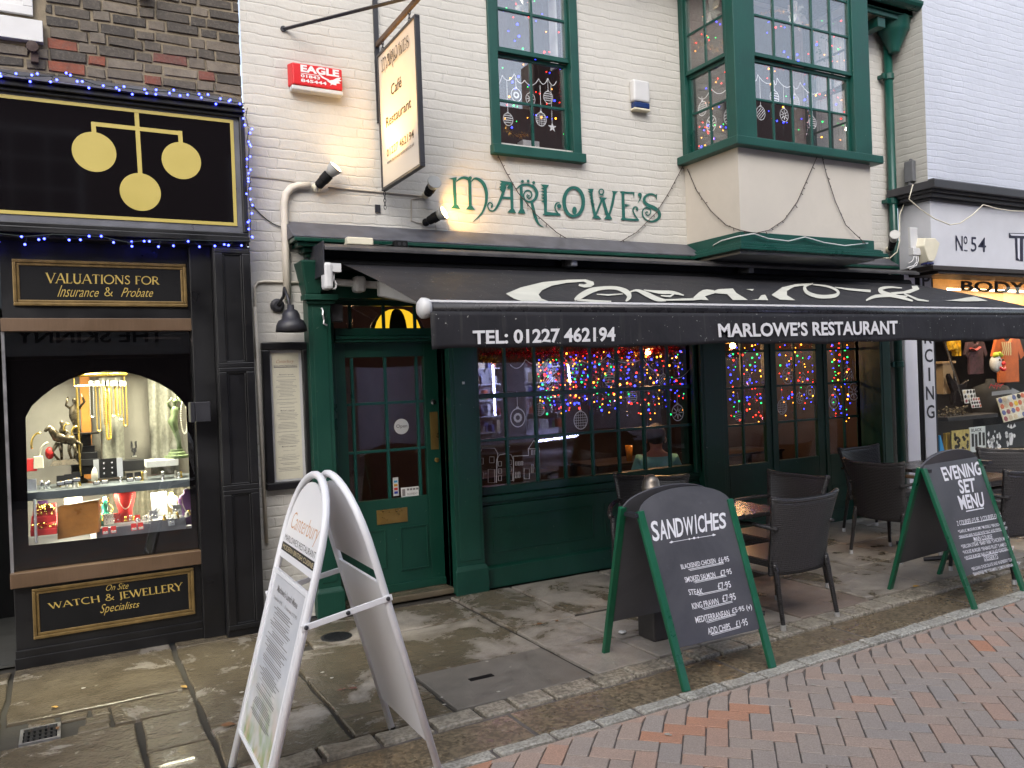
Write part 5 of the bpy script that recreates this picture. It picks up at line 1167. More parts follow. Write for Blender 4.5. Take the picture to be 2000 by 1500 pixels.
mb = MB(); mb.rect(FD, (b, 0, pd[0], ZH), -.05, .01); mb.rect(FD, (pc[1], fz1, pd[0], ZH), -.05, .0); mb.rect(FD, (pc[1], 0, b, .028), -.1, .0); mb.rect(FD, (b+.06, 0, b+.09, ZH), .011, .03); mb.build('door_jamb', M_green, rs, bevel=.005)
mb = MB(); u, v = FY(5.92).uv(904, 748); mb.box(u-.01, u+.01, 5.905, 5.914, v-.01, v+.01); mb.build('bell_push', M_white, rs, bevel=.002)
# loose paint scrap / hook on the left pilaster
u, v = FY(5.9).uv(631, 620); mb = MB(); mb.tube([(u-.008, 5.9, v+.07), (u, 5.895, v+.05), (u-.004, 5.89, v+.02), (u+.004, 5.89, v-.02), (u, 5.89, v-.045), (u+.025, 5.885, v-.06)], .007, 6); mb.build('awning_cleat', M_alu, label='grey metal cleat screwed to the top of the left green pilaster', cat='cleat')
u, v = FY(6.0).uv(657, 609); mb = MB(); mb.box(u-.055, u+.05, 5.985, 6.06, v-.075, v+.06); mb.build('loudspeaker', mat('grey_speaker', (.045, .045, .05), .6), bevel=.012, label='small grey loudspeaker box beside the transom light', cat='speaker')

# ---- lettering painted on the wall
LM = dict(st=[ # strokes in pixels of a 2000x696 enlargement of the lettering
 [(115, 125, 24), (120, 250, 27), (126, 365, 25)], [(133, 152, 8), (165, 128, 18), (200, 119, 22), (240, 135, 26), (247, 170, 24)], [(248, 150, 25), (249, 260, 26), (252, 375, 24)],
 [(262, 152, 8), (285, 128, 16), (320, 132, 24), (360, 165, 30), (385, 225, 28), (390, 285, 24), (380, 350, 20), (345, 425, 14), (272, 496, 3)],
 [(601, 165, 22), (604, 280, 26), (608, 400, 24)], [(548, 190, 26), (520, 275, 24), (485, 355, 20), (452, 398, 15), (420, 398, 12), (402, 370, 11), (402, 345, 11), (418, 330, 11), (437, 342, 10), (440, 362, 9), (428, 376, 7)], [(508, 288, 20), (602, 292, 20)],
 [(684, 195, 24), (686, 300, 26), (688, 410, 24)], [(645, 214, 8), (680, 185, 16), (730, 178, 18), (785, 195, 24), (816, 245, 27), (805, 295, 24), (770, 322, 20), (730, 318, 15), (706, 285, 12), (710, 248, 12), (738, 226, 12), (768, 242, 13), (772, 275, 13), (750, 294, 12), (732, 276, 9), (740, 260, 8)],
 [(772, 325, 18), (785, 380, 26), (803, 450, 26), (832, 512, 17), (875, 540, 3)],
 [(889, 190, 22), (889, 300, 27), (890, 425, 24)], [(1012, 436, 8), (985, 408, 12), (970, 372, 13), (980, 340, 12), (1000, 330, 9), (1014, 338, 5)],
 [(1280, 222, 16), (1285, 320, 22), (1312, 450, 26)], [(1312, 448, 16), (1368, 305, 17)], [(1378, 300, 22), (1400, 390, 28), (1424, 460, 26)], [(1424, 455, 15), (1455, 350, 22), (1474, 248, 20)],
 [(1546, 245, 24), (1549, 360, 26), (1553, 470, 26)], [(1524, 242, 14), (1580, 246, 16), (1644, 248, 14)], [(1638, 250, 12), (1640, 290, 3)], [(1680, 482, 9), (1650, 440, 12), (1632, 400, 13), (1640, 372, 12), (1660, 368, 11), (1672, 385, 12), (1664, 402, 8)],
 [(1697, 262, 22), (1694, 295, 13), (1672, 336, 3)],
 [(1832, 306, 5), (1828, 280, 9), (1800, 260, 14), (1760, 262, 18), (1730, 290, 22), (1730, 325, 25), (1762, 352, 28), (1812, 375, 30), (1850, 408, 28), (1856, 450, 25), (1825, 482, 20), (1780, 490, 14), (1735, 470, 12), (1712, 430, 11), (1718, 390, 11), (1748, 373, 11), (1778, 390, 11), (1780, 422, 10), (1757, 440, 9), (1738, 420, 8), (1750, 404, 7)],
 ], sh=[
 [(66, 128), (135, 114), (134, 142), (104, 150), (100, 136)], [(86, 380), (166, 387), (142, 350), (110, 350)], [(213, 389), (293, 397), (266, 358), (238, 358)],
 [(498, 143), (620, 160), (594, 196), (582, 220), (560, 208), (580, 178), (555, 178), (535, 235), (516, 238), (500, 222), (507, 208), (494, 200), (511, 188), (500, 172), (516, 163)],
 [(563, 415), (641, 422), (622, 385), (592, 385)], [(653, 420), (719, 426), (704, 386), (672, 386)], [(845, 175), (920, 180), (902, 206), (876, 206)], [(862, 437), (890, 405), (1014, 424), (1017, 443)],
 [(1245, 214), (1298, 214), (1290, 240), (1272, 240)], [(1282, 464), (1363, 469), (1336, 440), (1300, 440)], [(1338, 283), (1412, 290), (1388, 310), (1362, 310)], [(1384, 471), (1456, 475), (1438, 440), (1408, 440)], [(1450, 231), (1504, 235), (1484, 256), (1462, 256)],
 [(1522, 234), (1560, 236), (1556, 262), (1536, 262)], [(1561, 342), (1612, 352), (1562, 366)], [(1522, 478), (1542, 452), (1566, 462), (1678, 470), (1681, 487)], [(1836, 256), (1831, 308), (1818, 268)],
 ], di=[(249, 122, 14), (692, 152, 13), (740, 149, 12), (787, 162, 13), (1003, 362, 19), (1687, 265, 17), (1662, 388, 9), (430, 362, 9), (745, 275, 9), (1748, 412, 8)])
for x, y0, n in ((876, 212, 5), (1272, 240, 5)):
    for i in range(n):
        dx = i*7 if x > 1000 else 0
        LM['sh'].append([(x+dx+2, y0+i*27-10), (x+dx-28, y0+i*27-2), (x+dx+2, y0+i*27+16)])
def marlowes(mb, mp):
    for p in LM['st']: mb.rib(mp, p, smooth=5)
    for p in LM['sh']: mb.poly(mp, p)
    for x, y, r in LM['di']: mb.disc(mp, x, y, r)
    mb.rib(mp, [(1125+82*math.cos(i*math.pi/16), 325+122*math.sin(i*math.pi/16), 22+10*abs(math.cos(i*math.pi/16))) for i in range(32)], closed=True)
    mb.disc(mp, 1132, 400, 20, 34); mb.rib(mp, [(1360+20*math.cos(i*math.pi/8), 240+22*math.sin(i*math.pi/8), 11) for i in range(16)], closed=True); mb.rib(mp, [(1345, 266), (1378, 268)], 8)
mb = MB(); marlowes(mb, pxmap(WALL, 860, 320, .23, .005))
M_paintl = mat('green_sign_paint', (.010, .105, .085), .55, var=.2, scale=20)
mb.build('wall_lettering', M_paintl, label='green art nouveau wall lettering above the awning', cat='lettering')

# ---- hanging sign
HX_ = 2.19; HP = FX(HX_)
u0, v1 = HP.uv(735, 111); u1, _ = HP.uv(812, 34); _, v0 = HP.uv(739, 379)
u0 = max(u0, -6.0)
hs_ = th('hanging_sign', 'white hanging sign with dark frame, lit by a spotlamp', 'sign', (HX_, -(u0+u1)/2, v0))
mb = MB(); mb.frame(HP, (u0, v0, u1, v1), .022, -.03, .008); mb.build('frame', M_iron, hs_, bevel=.003)
M_face = mat('sign_face', (.52, .48, .43), .5, var=.03)
mb = MB(); mb.rect(HP, (u0+.022, v0+.022, u1-.022, v1-.022), -.024, .0); mb.build('panel', M_face, hs_)
iu0, iv0, iu1, iv1 = u0+.022, v0+.022, u1-.022, v1-.022
H1 = FX(HX_-.0)
def hrect(a, b, c, d): return (lerp(iu0, iu1, a), lerp(iv0, iv1, b), lerp(iu0, iu1, c), lerp(iv0, iv1, d))
mb = MB(); q = hrect(.09, .80, .86, .955); W_ = 1810.
marlowes(mb, Map(lambda x, y, d: HP.pt(q[0]+(x-66)/W_*(q[2]-q[0]), q[3]-(y-110)/430*(q[3]-q[1])+.0+.03*(x-66)/W_, d), .0025))
M_sink = mat('sign_ink', (.018, .016, .012), .6); mb.build('lettering', M_sink, hs_)
for q_, s_, bo in ((( .33, .625, .62, .705), 'Café', .008), ((.16, .425, .84, .50), 'Restaurant', .008), ((.15, .205, .88, .265), '01227 462194', .01), ((.15, .15, .88, .18), 'www.marlowesrestaurant.co.uk', 0)): mb = MB(); text(mb, HP, hrect(*q_), s_, .0025, bo); mb.build('lettering', M_sink, hs_)
for uu_ in (lerp(u0, u1, .12), lerp(u0, u1, .82)):
    for k in range(3):
        mb = MB(); c = HP.pt(uu_, v1+.018+.026*k, -.012); mb.tube([c+V((0 if k % 2 else .010*math.cos(a*.6283), .010*math.cos(a*.6283) if k % 2 else 0, .019*math.sin(a*.6283))) for a in range(11)], .003, 5); mb.build('chain_link', M_iron, hs_)
for k in range(5):
    mb = MB(); c = HP.pt(u0+.012, v0-.02-.026*k, -.012); mb.tube([c+V((0 if k % 2 else .009*math.cos(a*.6283), .009*math.cos(a*.6283) if k % 2 else 0, .017*math.sin(a*.6283))) for a in range(11)], .003, 5); mb.build('chain_link', M_iron, hs_)
# its iron bracket
bt = th('sign_bracket', 'black iron bracket bolted to the wall carrying the hanging sign', 'bracket', (HX_, YW, v1))
zb_ = v1+.085; mb = MB(); xw = HX_+.012; top = WALL.uv(722, -30)[1]
mb.box(xw-.018, xw+.018, YW-.02, YW-.001, WALL.uv(733, 240)[1], top); mb.build('wall_strap', M_iron, bt)
a = HP.pt(u0-.02, HP.uv(735, 88)[1], -.012); b = HP.pt(u1+.18, HP.uv(735, 88)[1], -.012)
mb = MB(); mb.box(HX_+.0, HX_+.024, b.y, YW-.021, zb_-.005, zb_+.03); mb.build('arm', mat('rust_brown_iron', (.07, .045, .03), .7, var=.3, bump=.3), bt)
mb = MB(); s0 = WALL.px(553, 57); mb.tube([s0, HP.pt(u1+.03, zb_+.03, -.012)], .014, 4); mb.lathe([(.022, -.012), (.022, .012)], s0, (0, 1, 0), 8); mb.build('stay', M_iron, bt)
x, z = WALL.uv(737, 408); mb = MB(); mb.box(x-.02, x+.02, YW-.015, YW, z-.03, z+.03); mb.build('anchor_plate', M_iron, bt)

# ---- alarm boxes
r = WALL.rc(560, 122, 667, 180); zt = WALL.uv(612, 133)[1]; zb0 = WALL.uv(612, 186)[1]
al = th('alarm_box', 'red alarm box with white lettering and a white lower edge', 'alarm', ((r[0]+r[2])/2, YW-.05, zb0))
zm_ = lerp(zb0, zt, .17); mb = MB(); y0 = YW-.085
mb.hexa([(r[0], YW, zm_), (r[2], YW, zm_), (r[2], YW, zt), (r[0], YW, zt), (r[0]+.018, y0, zm_), (r[2]-.018, y0, zm_), (r[2]-.018, y0, zt-.012), (r[0]+.018, y0, zt-.012)]); mb.build('cover', M_red, al, bevel=.008)
mb = MB(); mb.box(r[0]+.012, r[2]-.012, y0+.008, YW, zb0, zm_-.001); mb.build('lamp_strip', M_white, al, bevel=.008)
AP = FY(y0); mb = MB(); w_ = r[2]-r[0]; h_ = zt-zm_
def arct(a, b, c, d): return (r[0]+w_*a, zm_+h_*b, r[0]+w_*c, zm_+h_*d)
text(mb, AP, arct(.19, .56, .90, .88), 'EAGLE', .002, .045); text(mb, AP, arct(.19, .33, .54, .46), '01843', .002, .03); text(mb, AP, arct(.19, .13, .66, .27), '845444', .002, .03)
mp = Map(lambda x, y, d: AP.pt(r[0]+w_*x, zm_+h_*y, d), .0022)
mb.rib(mp, [(.52, .58, .02), (.60, .44, .06), (.70, .36, .05)]); mb.poly(mp, [(.66, .33), (.78, .40), (.86, .52), (.94, .56), (.90, .46), (.95, .42), (.88, .36), (.92, .29), (.84, .26), (.84, .18), (.76, .2), (.72, .12), (.74, .22)])
mb.rib(mp, [(.19, .50), (.52, .50)], .025); mb.build('lettering', M_lett, al)
r = WALL.rc(1228, 158, 1262, 222); bb = th('bell_box', 'white upright alarm bell box with a dark blue strip at its foot', 'alarm', ((r[0]+r[2])/2, YW-.05, r[1]))
zq = lerp(r[1], r[3], .28); mb = MB(); mb.box(r[0], r[2], YW-.07, YW, zq, r[3]); mb.build('cover', M_white, bb, bevel=.018)
mb = MB(); mb.box(r[0]+.012, r[2]-.004, YW-.065, YW, lerp(r[1], r[3], .08), zq-.001); mb.build('blue_strip', mat('navy_plastic', (.01, .03, .12), .25), bb, bevel=.01)
mb = MB(); mb.box(r[0]+.004, r[2], YW-.067, YW, r[1], lerp(r[1], r[3], .08)-.001); mb.build('base', M_cream, bb, bevel=.008)

# ---- spotlamps on the wall
M_hot = emis('hot_filament', (1, .72, .34), 30); M_coolglass = mat('lamp_reflector', (.36, .36, .34), .35)
def spot(px_base, px_tip, depth, label, lit, energy=0, hot=False, blend=.6, size=70, aim=None):
    a = WALL.px(*px_base, .05); b = FY(YW-depth).px(*px_tip); d = (b-a).normalized()
    s = th('spotlamp', label, 'lamp', a)
    mb = MB(); mb.sph(WALL.px(*px_base, .02), .032, 10); mb.tube([WALL.px(*px_base, .0), a], .018, 8); mb.build('swivel', M_cream if not hot else M_blackd, s, smooth=True)
    L = (b-a).length; mb = MB(); mb.lathe([(.02, 0), (.034, .015), (.036, L*.30), (.040, L*.34), (.040, L*.62), (.034, L*.64)], a, d, 16); mb.build('holder', M_blackd, s, smooth=False, bevel=.002)
    mb = MB(); mb.lathe([(.034, L*.62), (.044, L*.78), (.057, L*.98), (.057, L), (.048, L*1.0)], a, d, 20); mb.build('reflector_bulb', M_coolglass, s, smooth=True)
    if lit:
        mb = MB(); mb.lathe([(.047, L*1.001), (.03, L*1.03), (.001, L*1.05)], a, d, 18); mb.build('bulb_face', M_hot, s)
        l = bpy.data.lights.new('spotlamp_beam', 'SPOT'); l.energy = energy; l.color = (1, .55, .14); l.spot_size = rad(size); l.spot_blend = blend; l.shadow_soft_size = .05
        o = bpy.data.objects.new('spotlamp_beam', l); C.objects.link(o); o.location = a+d*(L*1.12); t_ = ((aim-o.location) if aim else d).normalized(); o.rotation_euler = t_.to_track_quat('-Z', 'Y').to_euler()
    return s
spot((616, 368), (656, 326), .14, 'lit spotlamp on the pipe end, pointing up at the hanging sign', True, 40, size=80, aim=V((HX_, 5.62, 3.72)))
spot((830, 382), (849, 355), .22, 'unlit spotlamp right of the hanging sign, tilted up to the left', False)
spot((830, 435), (868, 415), .16, 'lit spotlamp aimed along the wall at the first painted letter', True, 9, True, .7, 120, aim=WALL.px(930, 405))
s_ = spot((1732, 488), (1748, 458), .25, 'unlit spotlamp on a low stand beside the green downpipe', False)
# ---- cables and pipes on the wall
M_pipe = mat('cream_conduit', (.62, .57, .48), .5, var=.08, dirt=.2)
P3 = lambda x, y, d=.025: WALL.px(x, y, d)
mb = MB(); mb.tube([P3(560, 585), P3(556, 480), P3(553, 400), P3(557, 380), P3(567, 369), P3(580, 364), P3(604, 364)], .028, 12); mb.build('conduit_pipe', M_pipe, smooth=True, label='cream conduit pipe bending from the lamp down the left of the shopfront', cat='pipe')
mb = MB(); mb.tube([P3(490, 345, .006), P3(540, 350, .006), P3(580, 356, .006), P3(605, 362, .012)], .004, 5); mb.tube([P3(640, 366, .008), P3(690, 371, .008), P3(735, 375, .008), P3(800, 381, .008), P3(828, 384, .01)], .007, 6); mb.tube([P3(826, 386, .01), P3(803, 390, .006), P3(803, 432, .006), P3(826, 438, .012)], .005, 6); mb.tube([P3(850, 440, .01), P3(851, 452, .008), P3(862, 458, .006)], .004, 5)
mb.build('wall_cable', mat('painted_cable', (.40, .36, .30), .6), label='thin cream cable running between the three spotlamps', cat='cable')
mb = MB(); mb.tube([P3(500, 700, .012), P3(497, 575, .012), P3(497, 560, .012), P3(503, 552, .012), P3(515, 550, .012), P3(592, 553, .012)], .010, 8); mb.tube([P3(497, 600, .013), P3(520, 1060, .013)], .013, 8)
mb.build('corner_pipe', M_pipe, smooth=True, label='thin cream pipe beside the black pier turning over the gooseneck lamp', cat='pipe')
mb = MB(); mb.tube(sag(P3(491, 400, .01), P3(553, 445, .01), .03)+[P3(575, 455, .02)], .004, 5); mb.build('loose_cable', M_wire, label='dark loose cable sagging from the blue lights to the cream conduit', cat='cable')
# gooseneck lamp
gA = P3(541, 597, .0); gl_ = th('gooseneck_lamp', 'black gooseneck lamp with bell shade over the menu case', 'lamp', gA)
mb = MB(); mb.lathe([(.05, 0), (.05, .02), (.03, .035)], gA, (0, -1, 0), 18); mb.build('wall_plate', M_iron, gl_)
gB_ = FY(YW-.2).px(568, 612)
mb = MB(); t0 = gA+V((0, -.035, 0)); mb.tube([t0, t0+V((.03, -.05, .06)), t0.lerp(gB_, .5)+V((0, -.02, .15)), gB_+V((-.01, .01, .10)), gB_], .011, 8); mb.build('arm', M_iron, gl_, smooth=True)
mb = MB(); mb.lathe([(.022, .06), (.026, .03), (.045, .02), (.060, -.005), (.066, -.04), (.088, -.052), (.104, -.085), (.109, -.13), (.106, -.13), (.095, -.08), (.05, -.03)], gB_, (0, 0, 1), 24); mb.build('shade', M_iron, gl_, smooth=True)
# menu case
r = WALL.rc(510, 671, 606, 953); mc = th('menu_case', 'tall black framed menu case on the wall beside the green door', 'menu case', ((r[0]+r[2])/2, YW-.03, r[1]))
x0, x1 = WALL.uv(513, 800)[0], WALL.uv(606, 800)[0]; z1 = WALL.uv(555, 669)[1]; z0 = WALL.uv(563, 954)[1]
mb = MB(); mb.frame(WALL, (x0, z0, x1, z1), .055, 0, .055); mb.build('frame', M_black, mc, bevel=.008)
mb = MB(); mb.rect(WALL, (x0+.055, z0+.055, x1-.055, z1-.055), 0, .012); mb.build('back', M_white, mc)
sx0, sx1, sz0, sz1 = x0+.075, x1-.075, z0+.07, z1-.075; MS = FY(YW-.012)
mb = MB(); mb.rect(MS, (sx0, sz0, sx1, sz1), 0, .002); mb.build('menu_sheet', mat('cream_paper', (.66, .63, .50), .8, var=.06), mc)
mb = MB(); sh_ = lambda a, b, c, d: (lerp(sx0, sx1, a), lerp(sz1, sz0, b), lerp(sx0, sx1, c), lerp(sz1, sz0, d))
def line(t, b, h, a=None, c=None):
    k = sh_(a, b+h, c, b); text(mb, MS, k, t, .003, .008)
textq_ = text
text(mb, MS, sh_(.06, .108, .94, .098), "MARLOWE'S RESTAURANT", .003, .02); mb.rect(MS, sh_(.06, .118, .94, .111), .002, .003)
for t, b in (("Marlowe's Specials", .168), ("Marlowe's restaurant", .45), ("Marlowe's restaurant", .735)): text(mb, MS, sh_(.25, b+.012, .78, b), t, .003, .015)
for t, b in (('Sunday roast', .77), ('Served all day £13.95', .805)): text(mb, MS, sh_(.3, b+.008, .74, b), t, .003)
y_ = .19
while y_ < .94:
    if not (.435 < y_ < .465 or .72 < y_ < .82):
        w1 = random.uniform(.22, .42); mb.rib(uvmap(MS, d=.003), [(lerp(sx0, sx1, .5-w1), lerp(sz1, sz0, y_)), (lerp(sx0, sx1, .5+w1), lerp(sz1, sz0, y_))], .0022)
    y_ += .0115 if random.random() < .8 else .026
mb.build('print', M_greyink, mc)
mb = MB(); text(mb, MS, sh_(.16, .09, .82, .055), 'Canterbury', .0034, -.008, .5); mb.build('script_print', mat('copper_print', (.38, .17, .09), .6), mc)
mb = MB(); mb.rect(WALL, (x0+.055, z0+.055, x1-.055, z1-.055), .03, .033); mb.build('glass', M_glass, mc)
# ------------------------------------------------------------------ awning
YCAS = 5.74
ax0 = FY(YCAS).uv(668, 515)[0]; zfab = FY(YCAS).uv(668, 515)[1]
d_ = ray(834, 602); t_ = ax0/d_.x; ybar, zbar = d_.y*t_, CAMZ+d_.z*t_
AX1 = 8.07
aw = th('awning', 'black retractable awning with white lettering over the restaurant front', 'awning', ((ax0+AX1)/2, 5.0, zbar))
M_fab = mat('black_canvas', (.020, .020, .024), .75, var=.25, scale=5, bump=.25, bscale=220, dirt=.0)
def canvas():
    t = NT('awning_canvas'); co = t.coord(); n = t.noise(co, 2.5, 6, .65); st = t.noise(t.coord(scale=(9, 1, .7)), 4, 4, .6)
    c = t.mix(t.ramp(n, .3, .7), (.013, .013, .016), (.024, .023, .027)); c = t.mix(t.ramp(st, .58, .8, 0, .55), c, (.065, .066, .062))
    c = t.mix(t.ramp(t.noise(co, 60, 2, .4), .735, .75), c, (.32, .32, .3))
    t.set(color=c, rough=.62, normal=t.bump(t.noise(co, 7, 3), .25, .02), spec=.3); return t.m
M_can = canvas()
AP_ = Plane((ax0, YCAS, zfab), (1, 0, 0), (0, ybar-YCAS, zbar-zfab))      # the cloth; W runs down towards the bar
LA = math.hypot(ybar-YCAS, zbar-zfab); LX = AX1-ax0-.02
mb = MB(); mb.grid(lambda a, b: AP_.pt(a*LX, b*LA, .012*math.sin(b*math.pi)*(-1)+0), 60, 10); mb.build('canopy', M_can, aw, smooth=True, recalc=False)
# coke-style script lettering printed on the cloth
A1 = Plane(AP_.O, AP_.U, AP_.W); sgn = 1 if AP_.N.z > 0 else -1
def apx(x, y, d): u, v = AP_.uv(x, y); v = min(v, LA-.005); return AP_.pt(u, v, sgn*(d+.004)-.012*math.sin(max(0, min(1, v/LA))*math.pi))
mb = MB(); m1 = Map(lambda x, y, d: apx(860+x/3, 500+y/3, d)); m2 = Map(lambda x, y, d: apx(960+x*.52, 500+y*.52, d), .004)
mb.poly(m1, [(383, 235), (470, 200), (600, 168), (740, 153), (850, 150), (895, 165), (900, 182), (880, 197), (840, 200), (808, 190), (812, 178), (840, 182), (858, 174), (838, 164), (740, 172), (650, 190), (595, 215), (574, 240), (592, 262), (650, 281), (500, 281), (430, 262)])
mb.rib(m1, [(785, 268, 10), (820, 248, 30), (880, 218, 30), (950, 203, 20), (1030, 203, 20), (1088, 225, 30), (1105, 252, 26), (1085, 276, 8)], smooth=5); mb.rib(m1, [(800, 268, 10), (900, 275, 12), (1000, 277, 8)]); mb.rib(m1, [(915, 238, 4), (980, 242, 9), (1068, 236, 4)])
mb.rib(m1, [(1095, 232, 6), (1145, 216, 12), (1200, 235, 26), (1262, 262, 26), (1320, 272, 10)], smooth=4); mb.rib(m1, [(1190, 214, 4), (1280, 226, 18), (1360, 228, 18), (1425, 244, 6)], smooth=3); mb.rib(m1, [(1290, 246, 6), (1345, 250, 12), (1370, 234, 8)])
mb.rib(m1, [(1485, 262, 14), (1540, 226, 26), (1600, 222, 14)], smooth=3); mb.rib(m1, [(1300, 270, 8), (1480, 266, 12), (1560, 262, 6)])
mb.poly(m2, [(820, 146), (850, 134), (905, 131), (918, 148), (962, 173), (905, 173), (884, 152), (850, 150)]); mb.poly(m2, [(760, 170), (775, 152), (822, 140), (840, 148), (800, 160), (815, 174)])
mb.poly(m2, [(955, 134), (984, 133), (978, 140)]); mb.poly(m2, [(975, 172), (1000, 170), (1012, 156), (1026, 154), (1038, 174)])
mb.poly(m2, [(1050, 155), (1090, 126), (1140, 113), (1192, 109), (1182, 117), (1135, 124), (1108, 140), (1108, 156), (1140, 174), (1082, 172)])
mb.rib(m2, [(1206, 110, 5), (1176, 122, 11), (1184, 146, 13), (1232, 161, 13), (1290, 157, 13), (1298, 140, 10), (1262, 122, 8), (1206, 114, 5)], smooth=4)
mb.rib(m2, [(1288, 125, 3), (1340, 133, 8), (1422, 140, 10)]); mb.poly(m2, [(1598, 117), (1606, 132), (1570, 148), (1512, 152), (1496, 145), (1545, 141), (1580, 130), (1576, 117)])
mb.rib(m2, [(1540, 127, 4), (1490, 124, 9), (1458, 133, 14), (1472, 148, 16), (1530, 162, 12), (1580, 176, 6)], smooth=4); mb.rib(m2, [(1405, 175, 5), (1440, 160, 12), (1500, 158, 8), (1560, 160, 5)], smooth=3); mb.rib(m2, [(1548, 150, 5), (1600, 172, 8), (1640, 177, 4)])
mb.poly(m2, [(1700, 175), (1735, 172), (1812, 160), (1862, 176), (1780, 178)])
mb.build('script_lettering', mat('faded_white_print', (.50, .50, .44), .7, var=.1), aw, recalc=False)
# front bar, valance and its lettering
mb = MB(); mb.tube([(ax0-.02, ybar, zbar), (AX1, ybar, zbar)], .048, 18); mb.build('front_bar', mat('charcoal_bar', (.022, .022, .027), .28, .3), aw, smooth=True)
mb = MB(); mb.box(ax0-.02, AX1, ybar-.038, ybar-.02, zbar+.030, zbar+.043); mb.build('highlight_lip', M_whitem, aw, bevel=.002)  # lip made white to stand for the bright highlight along the bar
mb = MB(); mb.lathe([(.052, -.03), (.058, -.01), (.058, .012), (.04, .03), (.001, .036)], (ax0-.02, ybar, zbar), (-1, 0, 0), 20); mb.build('end_cap', M_white, aw, smooth=True)
VP_ = FY(ybar-.052); zv0 = VP_.uv(1200, 683)[1]; zv0 = VP_.uv(1000, 680)[1]
mb = MB(); vx0 = VP_.uv(842, 640)[0]
mb.grid(lambda a, b: (lerp(vx0, AX1, a), ybar-.046-.010*b+.007*b*math.sin(a*37)+.004*b*math.sin(a*91+1), lerp(zbar-.02, zv0+.006*math.sin(a*23)+.004*math.sin(a*61), b)), 160, 8); mb.build('valance', M_can, aw, smooth=True, recalc=False, solid=.002)
mb = MB(); VL = FY(ybar-.064)
textq(mb, VL, [(923, 645), (1202, 638), (1202, 667), (924, 673)], 'TEL: 01227 462194', 0, .03); mb.build('valance_lettering', M_lett, aw); mb = MB(); textq(mb, VL, [(1402, 632), (1753, 626), (1754, 653), (1404, 659)], "MARLOWE’S RESTAURANT", 0, .03); mb.build('valance_lettering', M_lett, aw)
# cassette with its hood, crank gear, arm
mb = MB(); cx0 = FY(5.72).uv(628, 515)[0]
hx = [(5.96, zfab+.155), (5.66, zfab+.125), (5.62, zfab+.10), (5.62, zfab+.075), (5.66, zfab+.10), (5.96, zfab+.13)]
for (a, b) in ((cx0, AX1+.01),):
    n = len(hx); mb.add([(a, y, z) for y, z in hx]+[(b, y, z) for y, z in hx], [tuple(range(n)), tuple(range(2*n-1, n-1, -1))]+[(i, i+n, (i+1) % n+n, (i+1) % n) for i in range(n)])
mb.build('hood', mat('hood_metal', (.085, .08, .08), .4, .4, var=.25, scale=7), aw, bevel=.004)
mb = MB(); mb.box(cx0-.012, cx0-.001, 5.63, 5.98, zfab-.10, zfab+.14); mb.build('side_plate', M_iron, aw, bevel=.01)
mb = MB(); mb.box(cx0, AX1, 5.80, 5.97, zfab-.03, zfab+.10); mb.tube([(cx0, 5.75, zfab), (AX1, 5.75, zfab)], .04, 10); mb.build('roller', M_blackd, aw)
for px in (1120, 1465):
    x = FY(5.66).uv(px, 515)[0]; mb = MB(); mb.box(x-.03, x+.03, 5.64, 5.8, zfab+.03, zfab+.11); mb.build('bracket', M_grey, aw, bevel=.01)
x, z = FY(5.66).uv(640, 538); mb = MB(); mb.box(x-.035, x+.03, 5.62, 5.72, z-.10, z+.09); mb.build('crank_gear', M_white, aw, bevel=.02)
x, z = FY(5.66).uv(651, 540); mb = MB(); mb.box(x-.02, x+.05, 5.63, 5.70, z+.03, z+.09); mb.tube([(x, 5.66, z+.04), (x, 5.66, z-.03)], .010, 8); mb.tube([(x+.018*math.cos(a*.6283), 5.66, z-.058+.03*math.sin(a*.6283)) for a in range(11)], .007, 6); mb.build('crank_eye', M_white, aw)
a = FY(5.86).px(655, 552); b = FY(5.86).px(700, 553); c = FY(5.84).px(790, 566)
mb = MB(); mb.hexa([(a.x, 5.84, a.z-.02), (3.3, 5.86, a.z-.10), (3.3, 5.90, a.z-.10), (a.x, 5.90, a.z-.02), (a.x, 5.84, a.z+.03), (3.3, 5.86, a.z-.04), (3.3, 5.90, a.z-.04), (a.x, 5.90, a.z+.03)]); mb.build('folding_arm', M_white, aw, bevel=.008)
mb = MB(); mb.box(b.x-.045, b.x+.045, 5.80, 5.91, b.z-.07, b.z+.05); mb.build('elbow', M_white, aw, bevel=.025)
mb = MB(); q = FY(5.82).px(752, 558); mb.hexa([(q.x-.06, 5.78, q.z-.08), (q.x+.30, 5.5, q.z-.20), (q.x+.30, 5.54, q.z-.20), (q.x-.06, 5.84, q.z-.08), (q.x-.06, 5.78, q.z+.04), (q.x+.30, 5.5, q.z-.12), (q.x+.30, 5.54, q.z-.12), (q.x-.06, 5.84, q.z+.04)]); mb.build('elbow', M_white, aw, bevel=.01)
